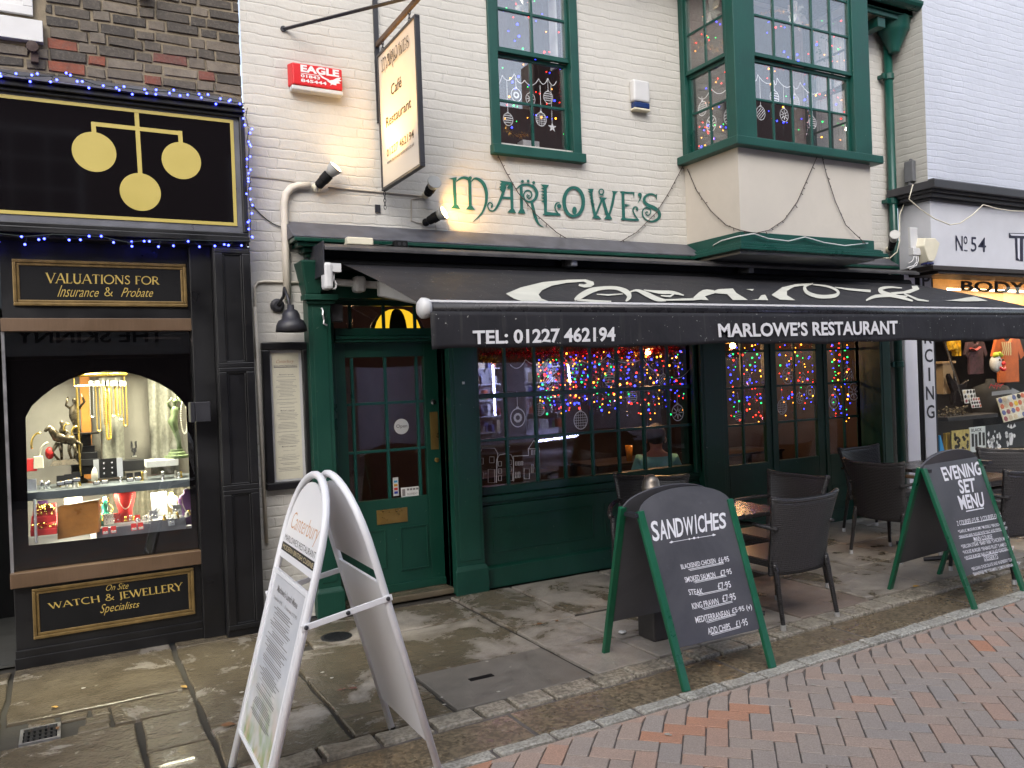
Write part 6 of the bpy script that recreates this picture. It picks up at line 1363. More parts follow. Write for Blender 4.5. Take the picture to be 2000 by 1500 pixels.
# things lying on the hood
q = FY(5.85).rc(673, 478, 724, 490); mb = MB(); mb.box(q[0], q[2], 5.78, 5.87, zfab+.150, zfab+.205); mb.build('junction_box', M_cream, bevel=.008, label='cream junction box lying on top of the awning hood', cat='box')
q = FY(5.85).rc(766, 480, 792, 492); t_ = th('socket_block', 'black two hole extension socket lying on the awning hood', 'socket', (q[0], 5.82, zfab+.145))
mb = MB(); mb.box(q[0], q[2], 5.79, 5.87, zfab+.146, zfab+.20); mb.build('body', M_blackd, t_, bevel=.008)
for k in (.33, .7): mb = MB(); mb.lathe([(.014, 0), (.014, .003)], (lerp(q[0], q[2], k), 5.789, zfab+.172), (0, -1, 0), 12); mb.build('outlet', M_ink, t_)
mb = MB(); q0 = FY(5.84).uv(724, 489)[0]; q1 = FY(5.84).uv(766, 488)[0]; mb.tube([(q0, 5.83, zfab+.165), (lerp(q0, q1, .5), 5.82, zfab+.155), (q1, 5.83, zfab+.17)], .006, 6); mb.build('flex', M_wire, label='short dark flex joining the cream box to the black socket', cat='cable')

# ------------------------------------------------------------------ unlit wire strings and white cables on the wall
M_wire2 = mat('brown_wire', (.05, .035, .03), .6)
def wire_string(name, label, pts, step=.075, L=.03):
    pts = [V(p) for p in pts]; r = th(name, label, 'fairy lights', pts[0]); mb = MB(); mb.tube(pts, .0038, 5); tot = 0; B = []
    for a, b in zip(pts, pts[1:]):
        l = (b-a).length; n = max(1, round(l/step))
        for i in range(n):
            p = a.lerp(b, (i+.5)/n); q = p+V((random.uniform(-.6, .6)*L, -.012, random.uniform(-1, .3)*L)); B.append((p, q))
    mb.build('cable', M_wire2, r)
    for p, q in B: mb = MB(); mb.tube([p, q], [.003, .004], 5); mb.build('bulb', M_wire2, r)
wire_string('wire_lights', 'unlit brown string of lights swagging across the painted wall lettering', [P3(968, 300, .02), P3(985, 335, .02), P3(1010, 378, .02), P3(1045, 420, .02), P3(1085, 455, .02), P3(1115, 473, .02), P3(1150, 482, .03), P3(1200, 478, .03), P3(1240, 455, .02), P3(1280, 415, .02), P3(1305, 375, .02), P3(1333, 322, .02)])
BSm = FX(BAYX0+.018); BFm = FY(BAYY+.018)
wire_string('wire_lights', 'unlit string of lights looping round the corner of the cream bay apron', [BSm.px(1344, 330, .01), BSm.px(1362, 372, .01), BSm.px(1390, 412, .01), BSm.px(1420, 440, .01), BSm.px(1448, 450, .012), BFm.px(1473, 456, .012), BFm.px(1500, 450, .012), BFm.px(1530, 430, .012), BFm.px(1555, 395, .012), BFm.px(1575, 350, .012), BFm.px(1592, 305, .03)])
wire_string('wire_lights', 'unlit string of lights hanging straight down the right of the bay apron', [BFm.px(1600, 305, .03), BFm.px(1612, 340, .012), BFm.px(1630, 395, .012), BFm.px(1650, 440, .012), BFm.px(1682, 478, .05)])
BFb = FY(BAYY-.02); BSb = FX(BAYX0-.02)
mb = MB(); mb.tube([P3(1374, 498, .06), BSb.px(1395, 478), BSb.px(1410, 470), BSb.px(1440, 462), BSb.px(1468, 457), BFb.px(1474, 457), BFb.px(1500, 466), BFb.px(1540, 471), BFb.px(1572, 463), BFb.px(1610, 474), BFb.px(1650, 480), BFb.px(1695, 475)], .006, 6); mb.build('white_cable', M_white, smooth=True, label='white cable swagging along the green board at the foot of the bay', cat='cable')

# ------------------------------------------------------------------ A-boards
def aboard(name, label, FL, FR, HL, HR, archz, rear, lettering, smear=False):
    """FL, FR feet of the front panel, HL, HR its hinges at the top, rear = y of the rear feet"""
    FL, FR, HL, HR = V(FL), V(FR), V(HL), V(HR)
    root = th(name, label, 'menu board', (FL+FR)/2)
    PLN = Plane(FL, FR-FL, HL-FL)
    if PLN.N.y > 0: PLN = Plane(FL, FR-FL, HL-FL); PLN.N = -PLN.N
    W = (FR-FL).length; Hh = PLN.W.dot(HL-FL)
    lw = .044; WT = PLN.U.dot(HR-FL)
    def panel(PLN, W, front=True):
        n = 16; top = Hh+.11
        pts = [(lw*.6, .22), (lerp(W, WT, .24)-lw*.6, .22), (WT-lw*.6, Hh-.02)]+[(WT/2+(WT/2-lw*.4)*math.cos(math.pi*i/n), Hh-.015+(.125)*math.sin(math.pi*i/n)) for i in range(n+1)]+[(lw*.6, Hh-.02)]
        mb = MB(); mb.slab(PLN, pts, -.016, -.004); mb.build('board', M_slate, root, bevel=.002)
        for u, ut in ((0, 0), (W-lw, WT-lw)): mb = MB(); mb.slab(PLN, [(u, 0), (u+lw, 0), (ut+lw, Hh), (ut, Hh)], -.020, .006); mb.build('leg', M_bgreen, root, bevel=.003)
    panel(PLN, W)
    dy = rear-FL.y; R0 = V((FL.x, FL.y+dy, 0)); R1 = V((FR.x, FR.y+dy, 0)); h2 = HL+V((0, .095, 0)); h3 = HR+V((0, .095, 0))
    P2 = Plane(R1, R0-R1, h3-R1)
    if P2.N.y < 0: P2.N = -P2.N
    panel(P2, W, False)
    for h in (HL, HR): mb = MB(); mb.box(h.x-.02, h.x+.03, h.y-.01, h.y+.11, h.z-.035, h.z-.012); mb.build('hinge', M_iron, root)
    lettering(PLN, root); return root
def slate():
    t = NT('chalk_slate'); co = t.coord(); n = t.noise(co, 2.2, 6, .65, .5); n2 = t.noise(co, 30, 4, .6)
    c = t.mix(t.ramp(n, .3, .75), (.050, .050, .058), (.095, .094, .105)); c = t.mix(t.ramp(n2, .62, .75, 0, .3), c, (.12, .12, .13))
    t.set(color=c, rough=t.ramp(n, .3, .7, .38, .55), normal=t.bump(n2, .06, .002)); return t.m
M_slate = slate(); M_chalk = mat('chalk_pen', (.76, .76, .80), .7, var=.03)
def l_sand(PL_, root):
    mb = MB(); mp = lambda d=.0: pxmap(PL_, 1160, 860, 1/3, d-.002)
    word = 'SANDWICHES'
    tl, tr, br_, bl = (1270, 1018), (1419, 1000), (1420, 1031), (1276, 1058)
    # hand lettering, each letter a little different
    ws = [1, 1.05, 1.05, 1.0, 1.35, .45, .9, 1.0, .8, .95]; tot = sum(ws); x = 0
    for i, (c, w_) in enumerate(zip(word, ws)):
        a, b = x/tot+(.012 if c == 'I' else 0), (x+w_*(.62 if c == 'I' else .93))/tot; x += w_
        up = .0 if c not in 'IH' else -.06
        Q = [tuple(lerp(p, q, t) for p, q in zip(tl, tr)) for t in (a, b)]; Bq = [tuple(lerp(p, q, t) for p, q in zip(bl, br_)) for t in (a, b)]
        textq(mb, PL_, [(Q[0][0], Q[0][1]+up*40), (Q[1][0], Q[1][1]+up*40), Bq[1], Bq[0]], c, -.002, .02)
    m = mp(); mb.rib(m, [(445, 598, 3), (560, 578, 3), (715, 553, 3)]); mb.poly(m, [(442, 600), (456, 588), (470, 594), (456, 603)]); mb.poly(m, [(716, 553), (700, 546), (690, 557), (702, 561)])
    for x_, y_, r_ in ((560, 578, 5), (588, 572, 7), (612, 569, 5)): mb.disc(m, x_, y_, r_)
    rows = [('BLACKENED CHICKEN', (508, 728, 710, 690, 28), '£6·95', (726, 688, 788, 677, 32)), ('SMOKED SALMON', (530, 802, 708, 770, 32), '£7·95', (738, 762, 803, 750, 32)), ('STEAK', (552, 873, 636, 867, 34), '£7·95', (722, 836, 798, 823, 38)), ('KING PRAWN', (572, 955, 726, 924, 36), '£7·95', (748, 908, 826, 893, 40)), ('MEDITERRANEAN', (592, 1035, 792, 992, 36), '£5·95 (v)', (806, 984, 922, 958, 38)), ('ADD CHIPS', (664, 1100, 796, 1070, 38), '£1·95', (828, 1058, 896, 1042, 40))]
    for a, q, b, p in rows:
        for s, (x0, y0, x1, y1, h) in ((a, q), (b, p)):
            k = lambda x, y: (1160+x/3, 860+y/3); sl = h*.25
            textq(mb, PL_, [k(x0, y0), k(x1, y1), k(x1+sl, y1+h), k(x0+sl, y0+h)], s, -.002, .012)
    for (x0, y0, x1, y1) in ((555, 757, 760, 716), (585, 830, 774, 790), (604, 905, 782, 868), (636, 986, 810, 942), (656, 1065, 830, 1016), (684, 1138, 856, 1090)):
        mb.rib(m, [(x0, y0), (x1, y1)], 4); mb.rib(m, [(x0+8, y0+6), (x1+3, y1+6)], 3)
    mb.build('chalk_lettering', M_chalk, root)
aboard('sandwich_board', 'green framed chalkboard listing sandwiches with prices, nearest the kerb', G(1336, 1352)+(0,), G(1516, 1303)+(0,), FY(3.765).px(1244, 999), FY(3.775).px(1427, 973), 1.02, 4.17, l_sand)
def l_even(PL_, root):
    mb = MB(); k = lambda x, y: (1800+x/7.5, 860+y/7.5)
    for s, q in (('EVENING', ((275, 395), (850, 305), (885, 505), (345, 600))), ('SET', ((525, 580), (775, 545), (802, 750), (575, 785))), ('MENU', ((525, 815), (895, 755), (930, 970), (590, 1020)))):
        textq(mb, PL_, [k(*p) for p in q], s, -.002, .026)
    m = pxmap(PL_, 1800, 860, 1/7.5, -.002)
    mb.rib(m, [(655, 1040), (915, 990)], 16); mb.rib(m, [(610, 1235), (1090, 1145)], 9)
    k = lambda x, y: (1580+x*.2533, 860+y*.2533)
    L = [('2 COURSES £15.95  3 COURSES £19.95', (1140, 622, 1480, 558, 38)), ('*GARLIC MUSHROOMS *MUSSELS *BRUSCHETTA*', (1148, 692, 1515, 626, 24)), ('*BREADED BRIE *HOUSE PATE *SALT AND PEPPER SQUID*', (1155, 735, 1530, 662, 26)), ('MAIN COURSE', (1268, 745, 1412, 724, 32)), ('*SIRLOIN STEAK *BABY RIBS *CHICKEN MELT*', (1172, 805, 1540, 735, 30)), ('*HOUSE BURGER *SEABASS FILLET *LAMB DUO*', (1185, 850, 1552, 780, 28)), ('*VEGGIE BURGER *HALLOUMI SALAD *CHICKEN SALAD*', (1198, 895, 1580, 810, 30)), ('DESSERTS', (1348, 893, 1455, 876, 34)), ('*BELGIAN CHOCOLATE AND RASPBERRY TORTE *', (1252, 980, 1590, 898, 26)), ('*BANOFFEE PIE *TIRAMISU *LEMON PANNA COTTA*', (1262, 1020, 1630, 930, 26))]
    for s, (x0, y0, x1, y1, h) in L: textq(mb, PL_, [k(x0, y0), k(x1, y1), k(x1+8, y1+h), k(x0+8, y0+h)], s, -.002, .008)
    m = pxmap(PL_, 1580, 860, .2533, -.0015)
    for q in ((1160, 757, 1520, 690), (1275, 780, 1415, 755), (1210, 920, 1570, 835), (1355, 932, 1458, 912)): mb.rib(m, [q[:2], q[2:]], 3.2)
    mb.build('chalk_lettering', M_chalk, root)
aboard('evening_board', 'green framed chalkboard headed evening set menu, further along the kerb', G(1903, 1191)+(0,), G(2004, 1154)+(0,), FY(3.77).px(1812, 914), FY(3.78).px(1931, 897), 1.04, 4.11, l_even)

# ------------------------------------------------------------------ white tubular menu stand
wsr = th('menu_stand', 'white tubular A-frame menu stand with arched panels at the front left', 'menu stand', (.97, 3.56, 0))
WA, WB = 3.235, 3.845; AXC = .968; AH = 1.315
def side(x0, nm, front):
    """one leaf of the stand: from the feet at x0 to the apex line"""
    sgn_ = 1 if x0 < AXC else -1
    PLN = Plane((x0, WB, 0), (0, -1, 0), (AXC-sgn_*.028-x0, 0, AH))
    if (PLN.N.x > 0) == front: PLN.N = -PLN.N
    W = WB-WA; T = PLN.W.dot(V((AXC-sgn_*.028-x0, 0, AH))); cy = W/2; hA = .36
    mb = MB(); pts = [PLN.pt(.0, 0), PLN.pt(0, T-hA)]+[PLN.pt(cy-cy*math.cos(math.pi*i/16), T-hA+hA*math.sin(math.pi*i/16)**.8) for i in range(1, 16)]+[PLN.pt(W, T-hA), PLN.pt(W, 0)]
    mb.tube(pts, .0165, 12); mb.build('tube_frame', M_whitem, wsr, smooth=True)
    zb, zm_, zt_ = .17, T-.455, T-.40
    inn = .014
    mb = MB(); mb.rect(PLN, (inn, zb, W-inn, zm_), -.006, .006); pn = mb.build('panel', M_whitem, wsr, bevel=.002)
    arch = [(inn, zt_), (W-inn, zt_)]+[(cy+(cy-inn-.012)*math.cos(math.pi*i/18), T-hA-.012+(hA-.022)*max(0, math.sin(math.pi*i/18))**.8) for i in range(0, 19)]
    mb = MB(); mb.slab(PLN, arch, -.005, .005); hd = mb.build('header_panel', M_whitem, wsr)
    for u in (0, W): mb = MB(); c = PLN.pt(u, 0); mb.tube([c, c+V((0, 0, .012))], .018, 10); mb.build('foot', M_blackd, wsr)
    return PLN, W, T, zb, zm_, zt_
PF_, Wf, Tf, zb_f, zm_f, zt_f = side(.585, 'front', True)
PR_, Wr, Tr, *_r = side(1.345, 'rear', False)
# poster behind a clear snap frame
mb = MB(); mb.frame(PF_, (.016, zb_f, Wf-.016, zm_f), .018, .006, .014); mb.build('snap_frame', M_whitem, wsr, bevel=.002)
def poster():
    t = NT('menu_poster'); co = t.coord(); n = t.noise(co, 5, 4, .6); sx = t.new('SeparateXYZ'); t.link(co, sx.inputs[0])
    c = t.mix(t.ramp(n, .35, .7), (.60, .62, .66), (.72, .73, .76))
    low = t.ramp(sx.outputs[2], .24, .50, 1, 0)
    pic = t.mix(t.ramp(t.noise(co, 9, 3), .4, .62), (.30, .40, .16), (.66, .52, .40)); c = t.mix(t.math('MULTIPLY', low, t.ramp(t.noise(co, 6, 2), .35, .6)), c, pic)
    t.set(color=c, rough=.18, coat=.3); return t.m
mb = MB(); mb.rect(PF_, (.036, zb_f+.02, Wf-.036, zm_f-.02), .006, .0085); mb.build('poster', poster(), wsr)
mb = MB(); q0, q1, qa, qb = .06, Wf-.06, zb_f+.04, zm_f-.03
def frect(a, b, c, d): return (lerp(q0, q1, a), lerp(qb, qa, d), lerp(q0, q1, c), lerp(qb, qa, b))
text(mb, PF_, frect(.14, .04, .86, .085), "Marlowe's Lunch Menu", .0095, .012)
text(mb, PF_, frect(.08, .12, .40, .14), '2 courses £9.95', .0095); text(mb, PF_, frect(.5, .12, .92, .14), '3 courses £12.95', .0095)
y_ = .17
while y_ < .86:
    w1 = random.uniform(.18, .40)
    mb.rib(uvmap(PF_, d=.0095), [(lerp(q0, q1, .5-w1), lerp(qb, qa, y_)), (lerp(q0, q1, .5+w1), lerp(qb, qa, y_))], .0042)
    y_ += .0135
    if random.random() < .16: mb.rib(uvmap(PF_, d=.0095), [(lerp(q0, q1, .2), lerp(qb, qa, y_+.006)), (lerp(q0, q1, .8), lerp(qb, qa, y_+.006))], .002); y_ += .022
mb.build('print', M_greyink, wsr)
mb = MB(); T_ = Tf
text(mb, PF_, (.10, zt_f+.115, Wf-.06, zt_f+.215), 'Canterbury', .0055, -.012, .35); mb.build('script_lettering', mat('copper_script', (.55, .28, .12), .5), wsr)
mb = MB(); text(mb, PF_, (.045, zt_f+.077, Wf-.045, zt_f+.105), "MARLOWE'S RESTAURANT", .0055, -.004); mb.rect(PF_, (.025, zt_f+.03, Wf-.025, zt_f+.067), .005, .0055); mb.build('header_print', M_ink, wsr)
mb = MB(); text(mb, PF_, (.045, zt_f+.038, Wf-.045, zt_f+.059), 'MODERN BRITISH CUISINE', .0062); mb.build('strap_lettering', mat('pale_gold_print', (.6, .5, .3), .5), wsr)
# stay bar on the near side
for uu_, nm in ((Wf+.018, 'near'), (-.018, 'far')):
    a = PF_.pt(uu_, Tf*.575); b = PR_.pt(uu_, Tr*.62); m_ = (a+b)/2
    mb = MB(); yv = V((0, -1 if uu_ > 0 else 1, 0))*.004
    dd = (b-a).normalized(); nn = dd.cross(V((0, 1, 0))).normalized()*.013; a2, b2 = a-dd*.02, b+dd*.02
    mb.hexa([a2-nn-yv, b2-nn-yv, b2-nn+yv, a2-nn+yv, a2+nn-yv, b2+nn-yv, b2+nn+yv, a2+nn+yv]); st = mb.build('stay', M_whitem, wsr, bevel=.003)
    for p in (a, b, m_): mb = MB(); mb.lathe([(.009, 0), (.009, .004), (.004, .007)], p+yv, (0, -1 if uu_ > 0 else 1, 0), 10); mb.build('rivet', M_iron, st)

# ------------------------------------------------------------------ bollard behind the sandwich board
bx, byy = 3.285, 4.22
bo = th('bollard', 'black square bollard with a rounded steel cap, half hidden behind the sandwiches board', 'bollard', (bx, byy, 0))
mb = MB(); mb.box(bx-.085, bx+.085, byy-.085, byy+.085, 0, .19); mb.hexa([(bx-.085, byy-.085, .19), (bx+.085, byy-.085, .19), (bx+.085, byy+.085, .19), (bx-.085, byy+.085, .19), (bx-.05, byy-.05, .25), (bx+.05, byy-.05, .25), (bx+.05, byy+.05, .25), (bx-.05, byy+.05, .25)]); mb.build('base', mat('old_timber_black', (.03, .026, .024), .6, bump=.5), bo, bevel=.012)
mb = MB(); mb.lathe([(.045, .2), (.042, .9), (.05, .92), (.05, .95)], (bx, byy, 0), seg=18); mb.build('shaft', M_iron, bo, smooth=True)
zc_ = FY(byy).uv(1262, 950)[1]
mb = MB(); mb.lathe([(.05, -.035), (.06, -.03), (.062, -.005), (.058, .0), (.054, .03), (.04, .058), (.018, .072), (.001, .075)], (bx, byy, zc_), seg=22); mb.build('cap', mat('worn_bronze_cap', (.16, .14, .12), .32, .8, var=.3), bo, smooth=True)

# ------------------------------------------------------------------ rattan chairs and tables
def wicker():
    t = NT('woven_rattan'); co = t.coord(); s = t.new('SeparateXYZ'); t.link(co, s.inputs[0])
    h = t.math('ADD', s.outputs[0], s.outputs[1]); c = t.new('CombineXYZ'); t.link(h, c.inputs[0]); t.link(s.outputs[2], c.inputs[1])
    br = t.new('TexBrick'); t.link(c.outputs[0], br.inputs['Vector']); br.inputs['Scale'].default_value = 1; br.inputs['Brick Width'].default_value = .040; br.inputs['Row Height'].default_value = .0135; br.inputs['Mortar Size'].default_value = .0035; br.inputs['Mortar Smooth'].default_value = .9
    col_ = t.mix(br.outputs['Fac'], (.032, .028, .029), (.003, .003, .003))
    n = t.noise(co, 5, 3); col_ = t.mix(t.ramp(n, .3, .7, 0, .2), col_, (.03, .027, .028))
    t.set(color=col_, rough=.34, normal=t.bump(t.math('SUBTRACT', 1, br.outputs['Fac']), .9, .006), spec=.6); return t.m
M_wick = wicker(); M_foot = mat('silver_foot', (.62, .62, .62), .35, .7)
def make_chair(label):
    """faces +y, origin between the feet"""
    r = th('rattan_chair', label, 'chair', (0, 0, 0), 'black rattan armchairs outside the restaurant')
    w2, d2 = .265, .25
    mb = MB(); mb.box(-w2+.02, w2-.02, -d2+.02, d2, .385, .435); mb.box(-w2+.03, w2-.03, d2-.02, d2-.0, .33, .385); mb.build('seat', M_wick, r, bevel=.014)
    def bk(a, b):
        x = lerp(-1, 1, a); flare = 1+.17*(max(0, b-.4)/.6)**1.6; z = .34+.49*b+.012*math.cos(x*math.pi/2)*b-.012*b
        return (x*w2*flare, -d2-.085*b**1.4+.055*abs(x)**2.2, z+.036*(abs(x)**3)*b)
    mb = MB(); mb.grid(bk, 18, 16); mb.build('backrest', M_wick, r, smooth=True, solid=.028, recalc=False, bevel=0)
    mb = MB(); mb.tube([V(bk(i/18, 1))+V((0, 0, .004)) for i in range(19)], .018, 8); mb.build('top_rail', M_wick, r, smooth=True)
    for sx in (-1, 1):
        mb = MB(); mb.tube([(sx*(w2-.005), -d2-.03, .655), (sx*(w2+.01), -.08, .665), (sx*(w2+.012), .10, .655), (sx*(w2+.0), d2-.03, .63), (sx*(w2-.01), d2, .59)], [.018, .021, .022, .020, .018], 8, flat=.7); mb.build('arm', M_wick, r, smooth=True)
        for nm, y0, y1, z1 in (('leg', d2-.035, d2-.01, .60), ('leg', -d2+.02, -d2-.045, .42)):
            mb = MB(); mb.tube([(sx*(w2-.012), y1, .035), (sx*(w2-.025), y0, .40), (sx*(w2-.02), y0+.01, z1)], [.0145, .020, .020], 8); l_ = mb.build('leg', M_wick, r, smooth=True)
            mb = MB(); mb.tube([(sx*(w2-.011), y1, 0), (sx*(w2-.012), y1, .036)], .0175, 8); mb.build('foot', M_foot, l_)
    return r
def copy_tree(o, parent=None):
    c = o.copy(); C.objects.link(c)
    if parent: c.parent = parent
    for ch in list(o.children): copy_tree(ch, c)
    return c
chair0 = None
def chair(x, y, rot, label):
    global chair0
    if chair0 is None: chair0 = make_chair(label); o = chair0
    else: o = copy_tree(chair0); o['label'] = label
    o.location = (x, y, 0); o.rotation_euler = (0, 0, rad(rot)); return o
chair(4.28, 4.145, 0, 'black rattan chair with its back to the street, right of the sandwiches board')
chair(4.80, 4.66, 90, 'black rattan chair behind the table, facing left in front of the folding doors')
chair(4.02, 5.22, 135, 'black rattan chair in front of the shop window, behind the bollard cap')
chair(6.48, 4.82, -90, 'black rattan chair seen from behind, left of the evening menu board')
chair(7.22, 5.50, 180, 'black rattan chair facing the street with light on its woven back, before the last door')
chair(6.52, 3.93, -4, 'black rattan chair at the right edge, with its back to the street')
chair(7.66, 4.42, 125, 'black rattan chair behind the arched top of the evening menu board')
M_ttop = mat('dark_table_top', (.022, .019, .018), .24, var=.15); M_ttop2 = mat('brown_table_top', (.11, .07, .045), .15)
def table(x, y, label, m, s=.35):
    r = th('cafe_table', label, 'table', (x, y, 0), 'square cafe tables outside the restaurant')
    mb = MB(); mb.box(x-s, x+s, y-s, y+s, .715, .745); mb.build('tabletop', m, r, bevel=.006)
    mb = MB(); mb.lathe([(.03, .02), (.03, .7), (.12, .714)], (x, y, 0), seg=14); mb.build('column', M_iron, r, smooth=True)
    for a in range(4): mb = MB(); t = rad(45+90*a); mb.tube([(x, y, .05), (x+.3*math.cos(t), y+.3*math.sin(t), .018)], [.028, .016], 8); mb.build('base_arm', M_iron, r)
    return r
table(3.955, 4.36, 'black square cafe table behind the sandwiches board', M_ttop, .34)
table(7.02, 4.86, 'black square cafe table left of the evening menu board', M_ttop, .34)
table(6.62, 4.30, 'brown topped cafe table right of the evening menu board', M_ttop2, .30)
# ------------------------------------------------------------------ the white shop on the right
YR = 5.64
rsn = th('white_brick_shop', 'white painted brick shop with black cornice at the right edge', 'building', (10, 5.9, 0))
RF = FY(YR)
zc1 = RF.uv(1900, 371)[1]; zc0 = RF.uv(1900, 412)[1]; zfa0 = RF.uv(1900, 523)[1]
mb = MB(); mb.add([(XE, YR, zc1-.02), (15, YR, zc1-.02), (15, YR, 8), (XE, YR, 8)], [(0, 1, 2, 3)]); mb.build('wall', M_bbrick, rsn, recalc=False)
mb = MB(); mb.add([(XE, 6.3, zc1-.02), (XE, YR, zc1-.02), (XE, YR, 8), (XE, 6.3, 8)], [(0, 1, 2, 3)]); mb.add([(XE, YR, 8), (15, YR, 8), (15, 9, 8), (XE, 9, 8)], [(0, 1, 2, 3)]); mb.build('return_wall', M_rbrick, rsn, recalc=False)
M_corn = mat('black_lead_cornice', (.035, .035, .039), .5, var=.3, scale=6, bump=.3, bscale=25)
mb = MB(); zz = zc1
for p, h_ in ((.20, .085), (.15, .03), (.11, .04), (.06, .03)):
    mb.box(XE-p*.9, 15, YR-p, 6.02, zz-h_, zz-.0006); zz -= h_
mb.hexa([(XE-.17, YR-.19, zc1), (15, YR-.19, zc1), (15, YR, zc1), (XE, YR, zc1), (XE-.15, YR-.16, zc1+.02), (15, YR-.16, zc1+.02), (15, YR-.0005, zc1+.055), (XE-.0005, YR-.0005, zc1+.055)])
mb.build('cornice', M_corn, rsn, bevel=.006)
M_fasw = mat('white_fascia_paint', (.53, .54, .58), .45, var=.04, dirt=.06)
mb = MB(); mb.box(XE-.02, 15, YR-.03, 6.0, zfa0, zz-.001); mb.build('fascia', M_fasw, rsn)
mb = MB(); mb.box(XE-.03, 15, YR-.05, 6.0, zfa0-.05, zfa0-.001); mb.box(XE+.1, 15, YR-.02, 6.0, zfa0-.085, zfa0-.051); mb.build('fascia_rail', mat('dark_brown_rail', (.03, .024, .022), .5), rsn, bevel=.004)
FS = FY(YR-.032); mb = MB()
q = lambda x, y: (1700+x*.15, 440+y*.15)
textq(mb, FS, [q(1105, 132), q(1200, 140), q(1200, 335), q(1110, 330)], 'N', .002, .01); textq(mb, FS, [q(1212, 140), q(1262, 144), q(1262, 248), q(1212, 245)], 'o', .002, .006); m = pxmap(FS, 1700, 440, .15); m.d = .003; mb.rib(m, [(1215, 325), (1262, 330)], 12)
textq(mb, FS, [q(1305, 150), q(1380, 155), q(1380, 345), q(1308, 340)], '5', .002, .004); textq(mb, FS, [q(1400, 158), q(1505, 162), q(1505, 350), q(1400, 345)], '4', .002, .004)
mb.build('number_lettering', mat('navy_ink', (.012, .012, .035), .5), rsn)
# big bevelled letter at the edge
mb = MB(); m = pxmap(FS, 1700, 440, .15); mb.poly(m, [(1800, 100), (2300, 112), (2300, 190), (1800, 165)]); mb.poly(m, [(1880, 160), (1985, 165), (1985, 470), (1890, 455)]); mb.build('letter_shade', mat('navy_ink2', (.012, .012, .03), .5), rsn)
mb = MB(); m = pxmap(FS, 1700, 440, .15, .0045); mb.poly(m, [(1812, 110), (2300, 122), (2300, 150), (1830, 135)]); mb.poly(m, [(1910, 170), (1940, 172), (1940, 460), (1915, 425)]); mb.build('letter_face', mat('letter_blue_white', (.55, .56, .62), .5), rsn)
# white pier, lettered strip
RP = FY(5.98)
xa = RP.uv(1768, 760)[0]; xb = RP.uv(1795, 760)[0]; xc = RP.uv(1826, 760)[0]
mb = MB(); mb.box(XE-.005, xb, 5.98, 6.62, 0, zfa0-.051); mb.box(XE-.005, xb+.005, 5.95, 5.979, 0, .25); mb.build('pier', mat('brightened_white_paint', (.74, .74, .78), .45, var=.04), rsn, bevel=.012)  # white lightened in the colour for the light the pier gets from the street
st = th('piercing_strip', 'tall narrow white sign strip with vertical black letters beside the green downpipe', 'sign', ((xb+xc)/2, 5.97, .3))
mb = MB(); mb.box(xb+.001, xc, 5.975, 6.07, .0, zfa0-.01); mb.build('backing', M_blackd, st)
mb = MB(); e = (xc-xb)*.17; mb.box(xb+e+.02, xc-.02, 5.965, 5.974, .02, zfa0-.02); mb.build('face', M_fasw, st)
SP = FY(5.965); mb = MB(); sx0, sx1 = xb+e+.05, xc-.045
pos = [SP.uv(1807, y)[1] for y in (658, 693, 730, 768, 805)]; dz = (pos[0]-pos[-1])/4
for i, ch in enumerate('PIERCING'):
    z = pos[0]+dz*(3-i); w_ = .25 if ch == 'I' else 1
    text(mb, SP, (lerp(sx0, sx1, .5-.5*w_), z-dz*.36, lerp(sx0, sx1, .5+.5*w_), z+dz*.36), ch, .002, .015)
text(mb, SP, (sx0-.03, pos[0]+dz*4.0, sx1+.02, pos[0]+dz*4.45), 'BODY', .002)
mb.build('lettering', mat('strip_ink', (.015, .015, .02), .5), st)
# window front
XS = xc+.01; zsill = FY(6).uv(1930, 905)[1]
SG = FY(6.02)
mb = MB(); mb.box(XS, 15, 6, 6.12, 0, zsill-.06); mb.build('stall_riser', M_blackd, rsn)
mb = MB(); mb.box(XS-.005, 15, 5.98, 6.17, zsill-.06, zsill); mb.build('sill', mat('worn_grey_sill', (.30, .31, .33), .5, var=.2), rsn, bevel=.005)
mb = MB(); mb.box(XS, XS+.05, 6, 6.1, zsill, zfa0-.0); mb.build('window_post', M_iron, rsn)
mb = MB(); mb.rect(SG, (XS+.05, zsill, 15, zfa0-.0), -.006, 0); mb.build('glass', M_glass2, rsn)
M_shopin = mat('shop_inside', (.05, .042, .035), .8, var=.4, scale=2)
mb = MB(); x0, x1, y0, y1, z0, z1 = XS-.1, 15, 6.03, 8.2, 0, zfa0+.4
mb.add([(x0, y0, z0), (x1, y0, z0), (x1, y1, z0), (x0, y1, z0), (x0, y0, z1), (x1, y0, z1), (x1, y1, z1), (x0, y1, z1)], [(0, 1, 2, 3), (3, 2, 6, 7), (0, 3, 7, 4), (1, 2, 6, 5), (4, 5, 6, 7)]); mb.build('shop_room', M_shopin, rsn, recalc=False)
M_plyw = mat('honey_plywood', (.30, .16, .05), .5, var=.35, scale=3)
mb = MB(); zt1 = zfa0-.17; zt0 = SG.uv(1960, 655)[1]; mb.box(XS+.06, 14.9, 6.57, 6.6, SG.uv(1930, 610)[1], zt1+.5); mb.build('back_board', M_plyw, rsn)
ztube = FY(6.42).uv(1930, 567)[1]; xt0 = FY(6.42).uv(1850, 560)[0]
mb = MB(); mb.tube([(xt0, 6.42, ztube), (14.5, 6.42, ztube)], .012, 8); mb.build('warm_tube', emis('warm_tube', (1, .72, .42), 9), rsn)
